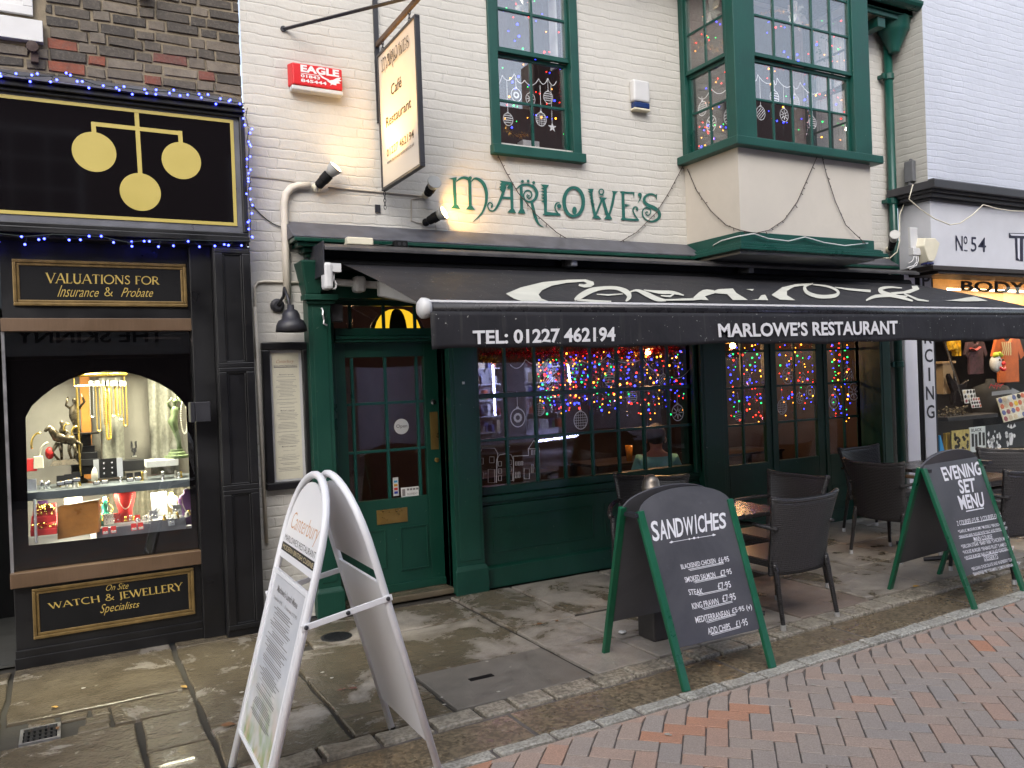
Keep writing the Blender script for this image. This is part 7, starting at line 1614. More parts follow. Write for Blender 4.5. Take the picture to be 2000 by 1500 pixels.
for i, xx in enumerate((9.7, 11.2)):
    l = bpy.data.lights.new('window_tube_light', 'AREA'); l.shape = 'RECTANGLE'; l.size = 1.3; l.size_y = .05; l.energy = 13; l.color = (1, .74, .46); o = bpy.data.objects.new('window_tube_light', l); C.objects.link(o); o.location = (xx, 6.37, ztube-.03); o.rotation_euler = (rad(8), 0, 0)
    l = bpy.data.lights.new('window_tube_light', 'AREA'); l.shape = 'RECTANGLE'; l.size = 1.3; l.size_y = .05; l.energy = 1; l.color = (1, .65, .3); o = bpy.data.objects.new('window_tube_light', l); C.objects.link(o); o.location = (xx, 6.37, ztube+.03); o.rotation_euler = (rad(150), 0, 0)
mb = MB(); k = lambda x, y: (1700+x*.15, 440+y*.15); BD = FY(6.04)
textq(mb, FY(6.032), [k(1175, 722), k(2020, 735), k(2020, 905), k(1175, 850)], 'BODY', .001, .03); mb.build('window_lettering', M_ink, rsn)
# goods in the window
def sp(px, py, y): return FY(y).uv(px, py)
def goods(name, label, cat, mb, m, **kw): return mb.build(name, m, label=label, cat=cat, **kw)
# guitar
gt = FY(6.37); a = gt.px(1842, 662); b = gt.px(1876, 760); c = gt.px(1868, 775)
g = th('bass_guitar', 'black electric guitar leaning in the window beside the white sign strip', 'guitar', gt.px(1866, 800))
mb = MB(); dn_ = (b-a).normalized(); mb.tube([a, b], .018, 6, flat=.5); mb.build('neck', mat('fretboard', (.10, .06, .03), .5), g)
mb = MB(); mb.hexa([a-dn_*.14+V((-.02, 0, 0)), a-dn_*.14+V((.03, 0, 0)), a+V((.03, 0, 0)), a+V((-.02, 0, 0)), a-dn_*.14+V((-.02, .02, 0)), a-dn_*.14+V((.03, .02, 0)), a+V((.03, .02, 0)), a+V((-.02, .02, 0))]); mb.build('headstock', M_blackd, g)
mb = MB(); uvs = [gt.uv(*p) for p in ((1876, 750), (1866, 752), (1858, 742), (1851, 729), (1849, 735), (1853, 750), (1859, 766), (1857, 780), (1860, 792), (1875, 796), (1888, 790), (1889, 775), (1882, 764), (1884, 754), (1888, 742))]; mb.slab(gt, uvs, -.02, .03); mb.build('body', mat('black_lacquer', (.012, .010, .011), .12), g, bevel=.008)
mb = MB()
for i in range(4): p, q_ = a+V((-.008+.005*i, -.012, 0)), gt.px(1875, 784, .035)+V((-.012+.008*i, 0, 0)); mb.tube([p, q_], .0012, 4)
mb.build('strings', M_silver, g)
# clown mask on a shoulder form
u, v = sp(1945, 710, 6.37); ck = th('clown_mask', 'white clown mask with red nose and wide red grin in the window', 'mask', (u, 6.37, v))
mb = MB(); mb.sph((u, 6.37, v), .10, 18, (.82, .7, 1.15)); mb.build('face', M_white, ck, smooth=True)
mb = MB(); mb.sph((u+.035, 6.29, v-.005), .028, 10); mb.build('nose', M_red, ck, smooth=True)
mb = MB(); mb.tube([V((u+.035+.055*math.cos(rad(t_)), 6.305-.012*math.sin(rad(-t_)), v-.035+.05*math.sin(rad(t_)))) for t_ in range(-170, 1, 17)], [.006+.016*math.sin(math.pi*i/10) for i in range(11)], 8); mb.build('mouth', M_red, ck, smooth=True)
mb = MB(); mb.tube([V((u+.035+.04*math.cos(rad(t_)), 6.288, v-.040+.032*math.sin(rad(t_)))) for t_ in range(-150, -29, 20)], .006, 6); mb.build('teeth', M_lett, ck)
for s_ in (-.02, .05): mb = MB(); mb.sph((u+s_, 6.305, v+.045), .013, 8); mb.build('eye', M_ink, ck, smooth=True)
mb = MB()
for i in range(16): t_ = i/15; mb.sph((u-.05+.13*t_+random.uniform(-.01, .01), 6.34+random.uniform(-.02, .03), v+.10+.02*math.sin(t_*3.1)+random.uniform(-.01, .01)), .026, 7)
mb.build('hair', mat('lime_hair', (.40, .48, .04), .7), ck, smooth=True)
u, v = sp(1938, 770, 6.44); mb = MB(); mb.lathe([(.05, .20), (.06, .15), (.20, .10), (.24, .0), (.22, -.2), (.21, -.42)], (u, 6.46, v), seg=20); goods('black_tshirt', 'black t-shirt with red print on a form below the clown mask', 'shirt', mb, mat('black_cotton', (.014, .014, .015), .85), smooth=True)
u, v = sp(1944, 756, 6.22); mb = MB(); mm = pxmap(FY(6.215), 0, 0, 1, .0)
for q_ in ([(1932, 758), (1936, 750), (1942, 758), (1946, 748)], [(1946, 760), (1950, 748), (1953, 758), (1957, 750)], [(1934, 752), (1950, 754), (1960, 750)]): mb.rib(mm, q_, 2)
goods('shirt_print', 'red scrawled print on the chest of the black t-shirt', 'print', mb, mat('red_print', (.4, .03, .03), .7))
def shirt(px, py, y, w_, h_, m, label):
    u, v = sp(px, py, y); mb = MB(); P_ = FY(y)
    pts = [(-.5, 1), (-.18, 1.02), (-.1, .95), (.1, .95), (.18, 1.02), (.5, 1), (.68, .62), (.52, .52), (.42, .70), (.42, 0), (-.42, 0), (-.42, .70), (-.52, .52), (-.68, .62)]
    mb.slab(P_, [(u+a*w_, v+(b-.5)*h_) for a, b in pts], -.02, .02); return mb.build('hanging_tshirt', m, label=label, cat='shirt', bevel=.008)
M_orcloth = mat('orange_cotton', (.45, .10, .02), .85, var=.25, scale=9)
o_ = shirt(1968, 705, 6.52, .54, .58, M_orcloth, 'orange t-shirt with pale print hanging in the right hand window')
mb = MB(); mm = pxmap(FY(6.495), 0, 0, 1, .0)
for i in range(5): mb.rib(mm, [(1957+i*4, 668), (1960+i*3.5, 682), (1956+i*4.5, 694)], 2.2)
goods('tshirt_print', 'pale tangled print on the orange t-shirt', 'print', mb, mat('cream_print', (.6, .48, .25), .7))
u, v = sp(1905, 690, 6.54); shirt(1905, 700, 6.56, .36, .42, mat('dark_print_shirt', (.05, .02, .03), .8, var=.8, scale=20), 'dark printed vest top hanging left of the clown mask')
mb = MB(); uu_, vv_ = sp(1905, 683, 6.52); mb.tube([(uu_-.10, 6.52, vv_+.02), (uu_, 6.52, vv_-.01), (uu_+.10, 6.52, vv_+.03)], .022, 6, flat=.5); goods('red_bandana', 'red bandana tied at the top of the dark vest', 'bandana', mb, mat('red_bandana', (.34, .05, .05), .8))
u, v = sp(1855, 735, 6.42); mb = MB(); mb.box(u-.10, u+.10, 6.44, 6.62, v-.22, v+.16); mb.box(u-.14, u+.14, 6.42, 6.64, v+.161, v+.19); goods('wooden_stand', 'pale wooden box stand behind the guitar', 'stand', mb, mat('pale_pine', (.42, .27, .14), .6, var=.2), bevel=.003)
u, v = sp(1862, 680, 6.57); mb = MB()
for i in range(14): mb.box(u+random.uniform(-.12, .08), u+random.uniform(-.06, .14), 6.52+random.uniform(0, .05), 6.6, v+random.uniform(-.12, .06), v+random.uniform(-.02, .14))
goods('yellow_figure', 'yellow and black carved piece standing on the pale wooden stand', 'ornament', mb, mat('yellow_ornament', (.5, .30, .02), .5, var=.9, scale=16), bevel=.01)
# shelf with trays and the badge cards
u0_, v_ = sp(1842, 815, 6.18); u1_, _ = sp(1940, 810, 6.18)
mb = MB(); mb.box(u0_, u1_, 6.12, 6.42, v_-.05, v_); goods('window_shelf', 'dark low shelf of trinkets inside the right hand window', 'shelf', mb, M_iron, bevel=.004)
mb = MB()
for i in range(90): mb.sph((random.uniform(u0_+.03, lerp(u0_, u1_, .5)), random.uniform(6.15, 6.32), v_+random.uniform(.005, .11)), random.uniform(.008, .018), 5)
tag(mb.build('trinket_heap', mat('dark_trinkets', (.12, .10, .07), .35, .6, var=.8, scale=40), kind='stuff'), 'heap of small dark metal trinkets on the low window shelf', 'trinkets')
def card(px0, py0, px1, py1, y, m, label, tilt=.03):
    a = sp(px0, py1, y); b = sp(px1, py0, y); mb = MB(); mb.hexa([(a[0], y, a[1]), (b[0], y, a[1]), (b[0], y+.006, a[1]), (a[0], y+.006, a[1]), (a[0], y+tilt, b[1]), (b[0], y+tilt, b[1]), (b[0], y+tilt+.006, b[1]), (a[0], y+tilt+.006, b[1])])
    r_ = th('badge_card', label, 'card', ((a[0]+b[0])/2, y, a[1])); mb.build('card', M_white, r_)
    cols = [gx[0], M_ink, gx[3], M_greyink, gx[2], M_ink]
    n = 4
    for i in range(n):
        for j in range(3):
            mb = MB(); t1 = (j+.5)/3; cx = lerp(a[0], b[0], (i+.5)/n); cz = lerp(a[1], b[1], t1); mb.lathe([((b[0]-a[0])/n*.36, 0), ((b[0]-a[0])/n*.30, .004)], (cx, y+tilt*t1-.003, cz), (0, -1, 0), 10); mb.build('badge', random.choice(cols), r_)
    return r_
card(1885, 760, 1908, 788, 6.27, 0, 'white card of round badges, the one behind'); card(1899, 776, 1917, 797, 6.22, 0, 'white card of round badges, standing in front of the other')
# tilted board of badges
A_ = FY(6.18).px(1934, 788); B_ = FY(6.18).px(2010, 770); D_ = FY(6.12).px(1962, 825); BP = Plane(D_, B_-A_, A_-D_)
bd = th('badge_board', 'tilted board covered with colourful patches on the right of the window shelf', 'board', D_)
w_, h_ = 1.0, (A_-D_).length
mb = MB(); mb.rect(BP, (0, 0, w_, h_), -.012, 0); mb.build('board', M_pale, bd)
pc_ = [gx[0], gx[1], gx[3], M_white, M_ink, gx[2], M_white, mat('patch_yellow', (.6, .4, .03), .6)]
for i in range(10):
    for j in range(4): mb = MB(); c_ = ((i+.5)/10*w_+random.uniform(-.01, .01), (j+.5)/4*h_); mb.slab(BP, [(c_[0]+.042*math.cos(t_*1.047+i), c_[1]+h_*.11*math.sin(t_*1.047+i)) for t_ in range(6)], .001, .004+.0003*j); mb.build('patch', random.choice(pc_), bd)
# album sleeves along the bottom
def sleeve(px0, py0, px1, py1, m, label, deco):
    y = 6.16; a = sp(px0, py1, y); b = sp(px1, py0, y); r_ = th('record_sleeve', label, 'record sleeve', ((a[0]+b[0])/2, y, a[1]))
    mb = MB(); mb.box(a[0], b[0], y, y+.008, a[1], b[1]); mb.build('sleeve', m, r_); P_ = FY(y-.0005)
    f = lambda u, v: (lerp(a[0], b[0], u), lerp(a[1], b[1], v)); deco(P_, f, r_, (a, b)); return r_
def dk(m, polys=(), txt=(), bars=()):
    def fn(P_, f, r_, ab):
        mb = MB(); d = .001
        for p in polys: mb.poly(Map(lambda x, y, dd: P_.pt(*f(x, y), dd), d), p)
        for s, q in txt: text(mb, P_, f(q[0], q[1])+f(q[2], q[3]), s, .002, .01)
        mb.build('print', m, r_)
    return fn
M_slv = mat('white_sleeve', (.62, .66, .66), .5); M_bsl = mat('black_sleeve', (.02, .024, .028), .4); M_ysl = mat('mustard_sleeve', (.48, .38, .12), .5, var=.3, scale=18)
def rpoly(n, seed):
    R_ = random.Random(seed); out = []
    for i in range(n):
        cx, cy, s = R_.uniform(.12, .88), R_.uniform(.1, .8), R_.uniform(.04, .12); out.append([(cx+s*math.cos(t_*.785)*R_.uniform(.4, 1), cy+s*1.6*math.sin(t_*.785)*R_.uniform(.4, 1)) for t_ in range(8)])
    return out
sleeve(1860, 838, 1894, 885, M_ysl, 'mustard record sleeve printed with small dark figures', dk(M_ink, rpoly(22, 3)))
sleeve(1895, 832, 1925, 884, M_slv, 'white record sleeve with four black bars and black lettering', dk(M_ink, [[(.1, .22), (.25, .22), (.25, .75), (.1, .75)], [(.31, .18), (.46, .18), (.46, .71), (.31, .71)], [(.54, .25), (.69, .25), (.69, .78), (.54, .78)], [(.77, .22), (.92, .22), (.92, .75), (.77, .75)]], [('BLACK', (.1, .82, .75, .95)), ('FLAG', (.52, .03, .95, .14))]))
sleeve(1926, 828, 1958, 881, M_bsl, 'black record sleeve with white group figures', dk(M_lett, rpoly(20, 9)))
sleeve(1959, 824, 1993, 876, M_bsl, 'black record sleeve with jagged white title and one white figure', dk(M_lett, rpoly(6, 14)+[[(.35, .1), (.5, .1), (.6, .5), (.48, .62), (.36, .5)], [(.25, .86), (.35, .97), (.38, .8), (.48, .96), (.55, .8), (.66, .97), (.74, .84), (.5, .76)]]))
sleeve(1994, 820, 2030, 872, M_bsl, 'black record sleeve cut by the right edge with slanted white print', dk(M_lett, rpoly(9, 21)))
u, v = sp(1852, 865, 6.22); mb = MB(); mb.box(u-.04, u+.05, 6.22, 6.26, v-.15, v+.12); goods('yellow_box', 'mustard yellow box in the corner of the right hand window', 'box', mb, mat('mustard_box', (.36, .23, .03), .6), bevel=.004)
u, v = sp(1838, 878, 6.08); mb = MB(); mb.hexa([(u-.05, 6.06, v-.14), (u+.08, 6.06, v-.14), (u+.08, 6.09, v-.14), (u-.05, 6.09, v-.14), (u-.05, 6.06, v+.17), (u-.03, 6.06, v+.17), (u-.03, 6.09, v+.17), (u-.05, 6.09, v+.17)]); goods('blue_leaflet', 'bright blue leaflet leaning in the bottom corner of the right hand window', 'leaflet', mb, mat('bright_blue', (.03, .32, .7), .5))
m = pxmap(FY(6.035), 0, 0, 1, .0); mb = MB(); mb.poly(m, [(1937, 765), (1976, 761), (1976, 757), (1992, 765), (1976, 772), (1976, 768), (1937, 773)]); goods('arrow_sticker', 'grey arrow pointing right on the glass of the right hand window', 'sticker', mb, mat('grey_vinyl', (.28, .28, .29), .6))
# on the white fascia: hexagonal bell, box, cables
hx_ = FY(YR-.03); c_ = hx_.uv(1815, 490); bb = th('hexagonal_bell', 'cream hexagonal alarm bell with navy foot on the white fascia', 'alarm', hx_.pt(c_[0], c_[1]-.2))
hf_ = FY(YR-.14); uv6 = [hf_.uv(*p) for p in ((1808, 465), (1827, 465), (1836, 475), (1829, 500), (1824, 510), (1815, 510), (1805, 480))]
mb = MB(); n = len(uv6); cc_ = (sum(a for a, b in uv6)/n, sum(b for a, b in uv6)/n)
A0 = [hx_.pt(lerp(a, cc_[0], -.22), lerp(b, cc_[1], -.16), 0) for a, b in uv6]; A1_ = [hf_.pt(a, b, 0) for a, b in uv6]
mb.add(A0+A1_, [tuple(range(n)), tuple(range(2*n-1, n-1, -1))]+[(i, (i+1) % n, (i+1) % n+n, i+n) for i in range(n)]); mb.build('cover', M_cream, bb, bevel=.008)
q_ = hf_.rc(1814, 511, 1826, 517); mb = MB(); mb.rect(hf_, q_, -.10, -.005); mb.build('foot', mat('navy_foot', (.02, .025, .09), .3), bb, bevel=.01)
RW = FX(XE); q_ = RW.rc(1772, 318, 1790, 354); mb = MB(); mb.rect(RW, q_, 0, .06); mb.rect(RW, (lerp(q_[0], q_[2], .4), q_[3]+.001, lerp(q_[0], q_[2], .65), q_[3]+.03), 0, .03); mb.rect(RW, (lerp(q_[0], q_[2], .3), q_[1]-.04, lerp(q_[0], q_[2], .7), q_[1]-.001), .01, .05); goods('grey_junction_box', 'grey junction box on the stained return wall beside the downpipe', 'box', mb, mat('grey_plastic', (.12, .125, .135), .5), bevel=.006)
mb = MB(); F2 = lambda x, y, d=.03: FY(YR-.19).px(x, y, d)
mb.tube([F2(1778, 362), F2(1770, 390), F2(1790, 408), F2(1820, 428), F2(1850, 440), F2(1870, 437), F2(1895, 420), F2(1915, 401), F2(1940, 408), F2(1970, 413), F2(2010, 414)], .006, 6); mb.build('slack_cable', M_cream, smooth=True, label='slack cream cable looping under the black cornice', cat='cable')
q_ = hx_.rc(1774, 485, 1789, 500); mb = MB(); mb.rect(hx_, q_, 0, .06); mb.rect(hx_, (q_[0], q_[3]+.001, q_[2], hx_.uv(1780, 445)[1]), 0, .03); goods('white_cable_box', 'small white cable box left of the hexagonal bell', 'box', mb, M_white, bevel=.005)
mb = MB(); F3 = lambda x, y, d=.04: FY(YR-.05).px(x, y, d)
mb.tube([F3(1782, 501), F3(1784, 512), F3(1778, 520), F3(1765, 524)], .006, 6); mb.tube([F3(1779, 501), F3(1776, 510), F3(1768, 516)], .005, 6); mb.tube([F3(1786, 501), F3(1787, 510), F3(1783, 519), F3(1770, 527)], .005, 6); mb.build('cable_tangle', M_white, smooth=True, label='tangle of white cables hanging from the small white cable box', cat='cable')
mb = MB(); mb.tube([FY(5.9).px(1768, 392), FY(5.88).px(1757, 420), FY(5.88).px(1757, 470), FY(5.86).px(1752, 492), FY(5.84).px(1738, 504), FY(5.84).px(1722, 504)], .006, 6); mb.build('drooping_cable', M_cream, smooth=True, label='cream cable drooping beside the downpipe to the unlit spotlamp', cat='cable')

# ------------------------------------------------------------------ inside the restaurant
M_warm = emis('warm_bulb', (1, .55, .18), 22)
for px, py, y, lb in ((1265, 687, 7.0, 'warm pendant lamp glowing behind the main restaurant window'), (1431, 675, 7.3, 'warm pendant lamp glowing behind the first folding door')):
    u, v = FY(y).uv(px, py); r_ = th('pendant_lamp', lb, 'lamp', (u, y, v)); mb = MB(); mb.sph((u, y, v), .035, 10); mb.build('bulb', M_warm, r_, smooth=True)
    mb = MB(); mb.lathe([(.15, .03), (.11, .075), (.03, .10), (.02, .13), (.006, .14), (.006, 2.72-v)], (u, y, v), seg=18); mb.build('shade', mat('yellow_shade', (.45, .30, .08), .5), r_, smooth=True)
    l = bpy.data.lights.new('pendant_glow', 'POINT'); l.energy = 9; l.color = (1, .55, .25); l.shadow_soft_size = .08; o = bpy.data.objects.new('pendant_glow', l); C.objects.link(o); o.location = (u, y, v-.1)
for loc, e, c in (((2.4, 7.6, 2.3), 3, (1, .6, .3)), ((4.4, 8.6, 2.3), 2.6, (.9, .45, .6)), ((6.6, 8.8, 2.3), 2, (1, .5, .35)), ((3.6, 8.2, 5.2), 7, (1, .55, .4)), ((6.2, 7.6, 5.2), 5, (1, .55, .5))):
    l = bpy.data.lights.new('room_glow', 'POINT'); l.energy = e; l.color = c; l.shadow_soft_size = .04; o = bpy.data.objects.new('room_glow', l); C.objects.link(o); o.location = loc
# striped yellow lamp shade behind the transom
u, v = FY(6.7).uv(775, 640); r_ = th('striped_shade', 'yellow and black striped lamp shade behind the glass over the door', 'lamp shade', (u, 6.7, v))
M_ye = mat('yellow_shade_cloth', (.62, .40, .02), .6)
_t = NT('yellow_shade_lit'); _t.set(color=(.7, .45, .02), emit=(.75, .45, .02), es=.55); M_ye = _t.m
for k in range(10):
    mb = MB(); a0, a1 = 36*k+90, 36*k+126
    mb.grid(lambda a, b: (u+.245*math.sin(b*1.45+.08)*math.cos(rad(lerp(a0, a1, a))), 6.7+.245*math.sin(b*1.45+.08)*math.sin(rad(lerp(a0, a1, a))), v-.10+.26*math.cos(b*1.45)), 5, 6); mb.build('gore', M_ye if k % 2 else M_blackd, r_, smooth=True, recalc=False)
# a diner in a teal shirt, seen from behind through the glass
def skinned(name, pts, edges, rads, m, parent, root=0, sub=2):
    me = bpy.data.meshes.new(name); org = ORG[parent]; me.from_pydata([tuple(V(p)-org) for p in pts], edges, []); me.materials.append(m)
    o = bpy.data.objects.new(name, me); C.objects.link(o); o.parent = parent; ORG[o] = org
    md = o.modifiers.new('Skin', 'SKIN'); md.use_smooth_shade = True
    for i, r in enumerate(rads): me.skin_vertices[0].data[i].radius = (r if isinstance(r, tuple) else (r, r))
    me.skin_vertices[0].data[root].use_root = True
    s_ = o.modifiers.new('Subsurf', 'SUBSURF'); s_.levels = sub; s_.render_levels = sub; return o
M_skin = mat('skin', (.40, .20, .13), .55); M_teal = mat('teal_cotton', (.19, .52, .50), .8, var=.12); M_hair = mat('dark_hair', (.018, .012, .010), .5, bump=.5, bscale=120); M_jean = mat('dark_jeans', (.02, .025, .05), .8)
PY = 6.85; px_, pz_ = FY(PY).uv(1283, 895)
def person(cx, cy, zs, label):
    """a seated diner seen from behind; zs = height of the shoulders"""
    r = th('person', label, 'person', (cx, cy, 0)); q = lambda x, y, z: V((cx+x, cy+y, zs+z))
    P_ = [q(0, .05, -.56), q(0, .03, -.35), q(0, 0, -.15), q(0, .0, -.03), q(-.16, 0, -.035), q(.16, 0, -.035), q(-.23, .03, -.26), q(.23, .03, -.26), q(-.19, .24, -.33), q(.19, .24, -.33), q(-.08, .42, -.28), q(.06, .42, -.28), q(-.1, .4, -.58), q(.1, .4, -.58), q(-.1, .42, -.98), q(.1, .42, -.98), q(0, .02, .05), q(0, .045, .13), q(0, .05, .21), q(0, .04, .27)]
    E_ = [(0, 1), (1, 2), (2, 3), (3, 4), (3, 5), (4, 6), (5, 7), (6, 8), (7, 9), (8, 10), (9, 11), (0, 12), (0, 13), (12, 14), (13, 15), (3, 16), (16, 17), (17, 18), (18, 19)]
    R_ = [(.16, .12), (.15, .11), (.175, .11), (.11, .08), .07, .07, .052, .052, .042, .042, .036, .036, .085, .085, .05, .05, .052, .075, .088, .06]
    skinned('body', P_, E_, R_, M_skin, r)
    r.rotation_euler = (0, 0, rad(-34))
    # shirt as a slightly larger skin over trunk and upper arms
    S_ = [q(0, .05, -.60), q(0, .03, -.35), q(0, 0, -.15), q(0, .0, -.04), q(-.165, 0, -.04), q(.165, 0, -.04), q(-.235, .03, -.27), q(.235, .03, -.27)]
    skinned('shirt', S_, [(0, 1), (1, 2), (2, 3), (3, 4), (3, 5), (4, 6), (5, 7)], [(.185, .145), (.175, .135), (.20, .13), (.13, .095), .09, .09, .078, .078], M_teal, r)
    mb = MB(); c = q(0, .055, .20)
    mb.sph(c+V((0, -.018, .03)), .112, 18, (.92, 1.02, 1.08)); mb.build('hair', M_hair, r, smooth=True)
    for s_ in (-1, 1): mb = MB(); mb.sph(c+V((s_*.100, .03, -.035)), .03, 8, (.5, .8, 1.2)); mb.build('ear', M_skin, r, smooth=True)
    # face, turned to the room
    mb = MB(); mb.sph(c+V((0, .095, -.03)), .018, 8, (.8, 1.2, 1.3)); mb.build('nose', M_skin, r, smooth=True)
    for s_ in (-1, 1): mb = MB(); mb.sph(c+V((s_*.034, .085, .01)), .012, 8); mb.build('eye', M_lett, r, smooth=True)
    mb = MB(); mb.tube([c+V((-.025, .088, -.075)), c+V((0, .095, -.078)), c+V((.025, .088, -.075))], .006, 6); mb.build('mouth', M_red, r)
    for s_ in (-1, 1):
        h0 = q(-.08 if s_ < 0 else .06, .43, -.28)
        mb = MB(); mb.hexa([h0+V((-.035, 0, -.012)), h0+V((.035, 0, -.012)), h0+V((.038, .075, -.012)), h0+V((-.038, .075, -.012)), h0+V((-.03, 0, .014)), h0+V((.03, 0, .014)), h0+V((.036, .075, .012)), h0+V((-.036, .075, .012))]); hd_ = mb.build('hand', M_skin, r, bevel=.01)
        for i, L_ in enumerate((.06, .072, .066, .05)): mb = MB(); f0 = h0+V((-.029+.019*i, .072, 0)); mb.tube([f0, f0+V((0, L_*.55, .004)), f0+V((0, L_, -.014))], [.009, .0085, .007], 7); mb.build('finger', M_skin, hd_, smooth=True)
        mb = MB(); t0 = h0+V((-s_*.034*-1, .02, 0)); mb.tube([t0, t0+V((s_*.022, .03, .0)), t0+V((s_*.024, .055, -.008))], [.011, .010, .008], 7); mb.build('thumb', M_skin, hd_, smooth=True)
    return r
person(px_, PY, pz_+.02, 'person in a teal shirt sitting with their back to the main window')
for x, y, lb in ((px_, 7.45, 'dark dining table in front of the seated diner in teal'), (3.8, 7.4, 'dark dining table behind the left half of the main window'), (6.9, 7.3, 'dark dining table behind the folding doors')):
    r_ = th('dining_table', lb, 'table', (x, y, 0)); mb = MB(); mb.box(x-.55, x+.55, y-.3, y+.3, .72, .75); mb.build('tabletop', M_floorw, r_, bevel=.005)
    for a in (-1, 1):
        for b in (-1, 1): mb = MB(); mb.box(x+a*.5-.03, x+a*.5+.03, y+b*.25-.03, y+b*.25+.03, 0, .719); mb.build('leg', M_floorw, r_)
u, v = FY(7.3).uv(1228, 865); mb = MB(); mb.lathe([(.03, .75), (.042, .92), (.040, .92), (.03, .77)], (u, 7.3, 0), seg=14); mb.build('beer_glass', mat('amber_beer', (.55, .22, .03), .1), label='glass of amber beer on the table beside the diner in teal', cat='glass', smooth=True)
x_ = px_; mb = MB(); mb.box(x_-.22, x_+.22, 6.62, 6.66, .42, .72); mb.box(x_-.22, x_+.22, 6.66, 7.05, .40, .44)
for a in (-.2, .2):
    for b in (6.64, 7.02): mb.box(x_+a-.018, x_+a+.018, b-.018, b+.018, 0, .40)
mb.build('dining_chair', M_floorw, label='dark dining chair under the diner in teal', cat='chair')
# ---- coloured light curtains, tinsel
MC = [emis('red_fairy_bulb', (1, .022, .01), 3.6), emis('green_fairy_bulb', (.01, .8, .12), 2.2), emis('deep_blue_fairy_bulb', (.02, .03, 1), 5.5), emis('amber_fairy_bulb', (1, .30, .02), 4)]
MCw = MC+[MC[3], MC[2], MC[2], MC[0]]
def curtain(label, px0, px1, ytop, ybots, y, n, r=.0072, mats=MCw, y1=None):
    pl = FY(y); a = pl.px(px0, ytop); root = th('light_curtain', label, 'fairy lights', a); cab = MB()
    ns = max(2, int((px1-px0)/9)); per = n//ns
    for i in range(ns):
        t = (i+.5)/ns; x = lerp(px0, px1, t)+random.uniform(-3, 3); yb = lerp(ybots[0], ybots[1], t)+random.uniform(-25, 8)
        p0 = pl.px(x, ytop); p1 = pl.px(x+(yb-ytop)*.04, yb); pts = [p0.lerp(p1, k/6)+V((random.uniform(-.008, .008), 0, 0)) for k in range(7)]; cab.tube(pts, .0012, 4)
        for k in range(per):
            q = p0.lerp(p1, (k+random.random())/per)+V((random.uniform(-.02, .02), random.uniform(-.03, .03), 0)); c = bpy.data.objects.new('bulb', bulbmesh(random.choice(mats), r*(1.25 if random.random() < .3 else .72))); C.objects.link(c); c.parent = root; c.location = q-a
    cab.build('cable', M_wire, root); return root
def tinsel(label, pts, m, R, n, name='tinsel'):
    pts = [V(p) for p in pts]; mb = MB(); seg = [(a, b, (b-a).length) for a, b in zip(pts, pts[1:])]; T = sum(l for *_, l in seg)
    for i in range(n):
        d = random.random()*T
        for a, b, l in seg:
            if d <= l: p = a.lerp(b, d/l); break
            d -= l
        v = V((random.gauss(0, 1), random.gauss(0, 1), random.gauss(0, 1))).normalized(); w_ = v.cross(V((random.random(), random.random(), random.random()))).normalized()*.0022
        e = p+v*R*random.uniform(.5, 1); mb.add([p-w_, p+w_, e], [(0, 1, 2)])
    return mb.build(name, m, recalc=False, label=label, cat='tinsel')
M_tred = mat('red_tinsel', (.55, .02, .03), .22, .9, var=.5, scale=60); M_tgold = mat('gold_tinsel', (.75, .42, .08), .18, 1, var=.4, scale=60); M_tsil = mat('silver_tinsel', (.7, .65, .7), .15, 1)
curtain('coloured light curtain in the third and fourth columns of the main window panes', 1047, 1103, 700, (800, 815), 6.14, 80)
curtain('coloured light curtain in the middle columns of the main window panes', 1103, 1160, 690, (812, 800), 6.14, 95)
curtain('coloured light curtain right of the middle of the main window', 1160, 1255, 686, (805, 815), 6.14, 100)
curtain('coloured light curtain in the last two columns of the main window', 1255, 1345, 685, (830, 800), 6.14, 84)
curtain('coloured light curtain behind the first folding door', 1420, 1495, 668, (825, 832), 6.34, 98)
curtain('coloured light curtain behind the second folding door', 1520, 1592, 672, (815, 790), 6.34, 72)
curtain('coloured light curtain behind the last folding door', 1622, 1656, 668, (830, 830), 6.34, 60)
curtain('coloured lights behind the first floor sash window', 974, 1098, -30, (268, 270), 6.5, 90, .0075)
curtain('coloured lights behind the front of the bay window', 1490, 1660, 40, (260, 280), 5.75, 76, .0065)
BSl = FX(BAYX0+.4)
def side_lights(label, n):
    a = BSl.px(1390, 0); root = th('light_curtain', label, 'fairy lights', a); cab = MB(); pr_ = None; P_ = []
    for i in range(n): P_.append(BSl.px(random.uniform(1352, 1436), random.choice([random.uniform(0, 100), random.uniform(140, 260), random.uniform(235, 290)])))
    P_.sort(key=lambda p: -p.z)
    cab.tube(P_, .0012, 4); cab.build('cable', M_wire, root)
    for q in P_: c = bpy.data.objects.new('bulb', bulbmesh(random.choice(MC), .006)); C.objects.link(c); c.parent = root; c.location = q-a
side_lights('coloured lights behind the left side panes of the bay window', 76)
ti = lambda y, *ps: [FY(y).px(*p) for p in ps]
tinsel('red tinsel garland along the top of the main restaurant window', ti(6.2, (940, 690), (1050, 690), (1150, 688), (1260, 685), (1350, 680)), M_tred, .12, 1500)
tinsel('gold tinsel bunch at the top left of the main window', ti(6.14, (936, 700), (965, 705), (970, 712)), M_tgold, .055, 380)
tinsel('gold tinsel spray beside the glowing pendant in the main window', ti(6.2, (1225, 690), (1240, 700)), M_tgold, .10, 380)
tinsel('red tinsel swag across the front of the bay window', ti(5.6, (1486, 122), (1530, 132), (1590, 145), (1640, 155), (1662, 158)), M_tred, .05, 700)
tinsel('red tinsel strip down the right of the bay window', ti(5.66, (1660, 155), (1630, 178), (1600, 195)), M_tred, .045, 300)
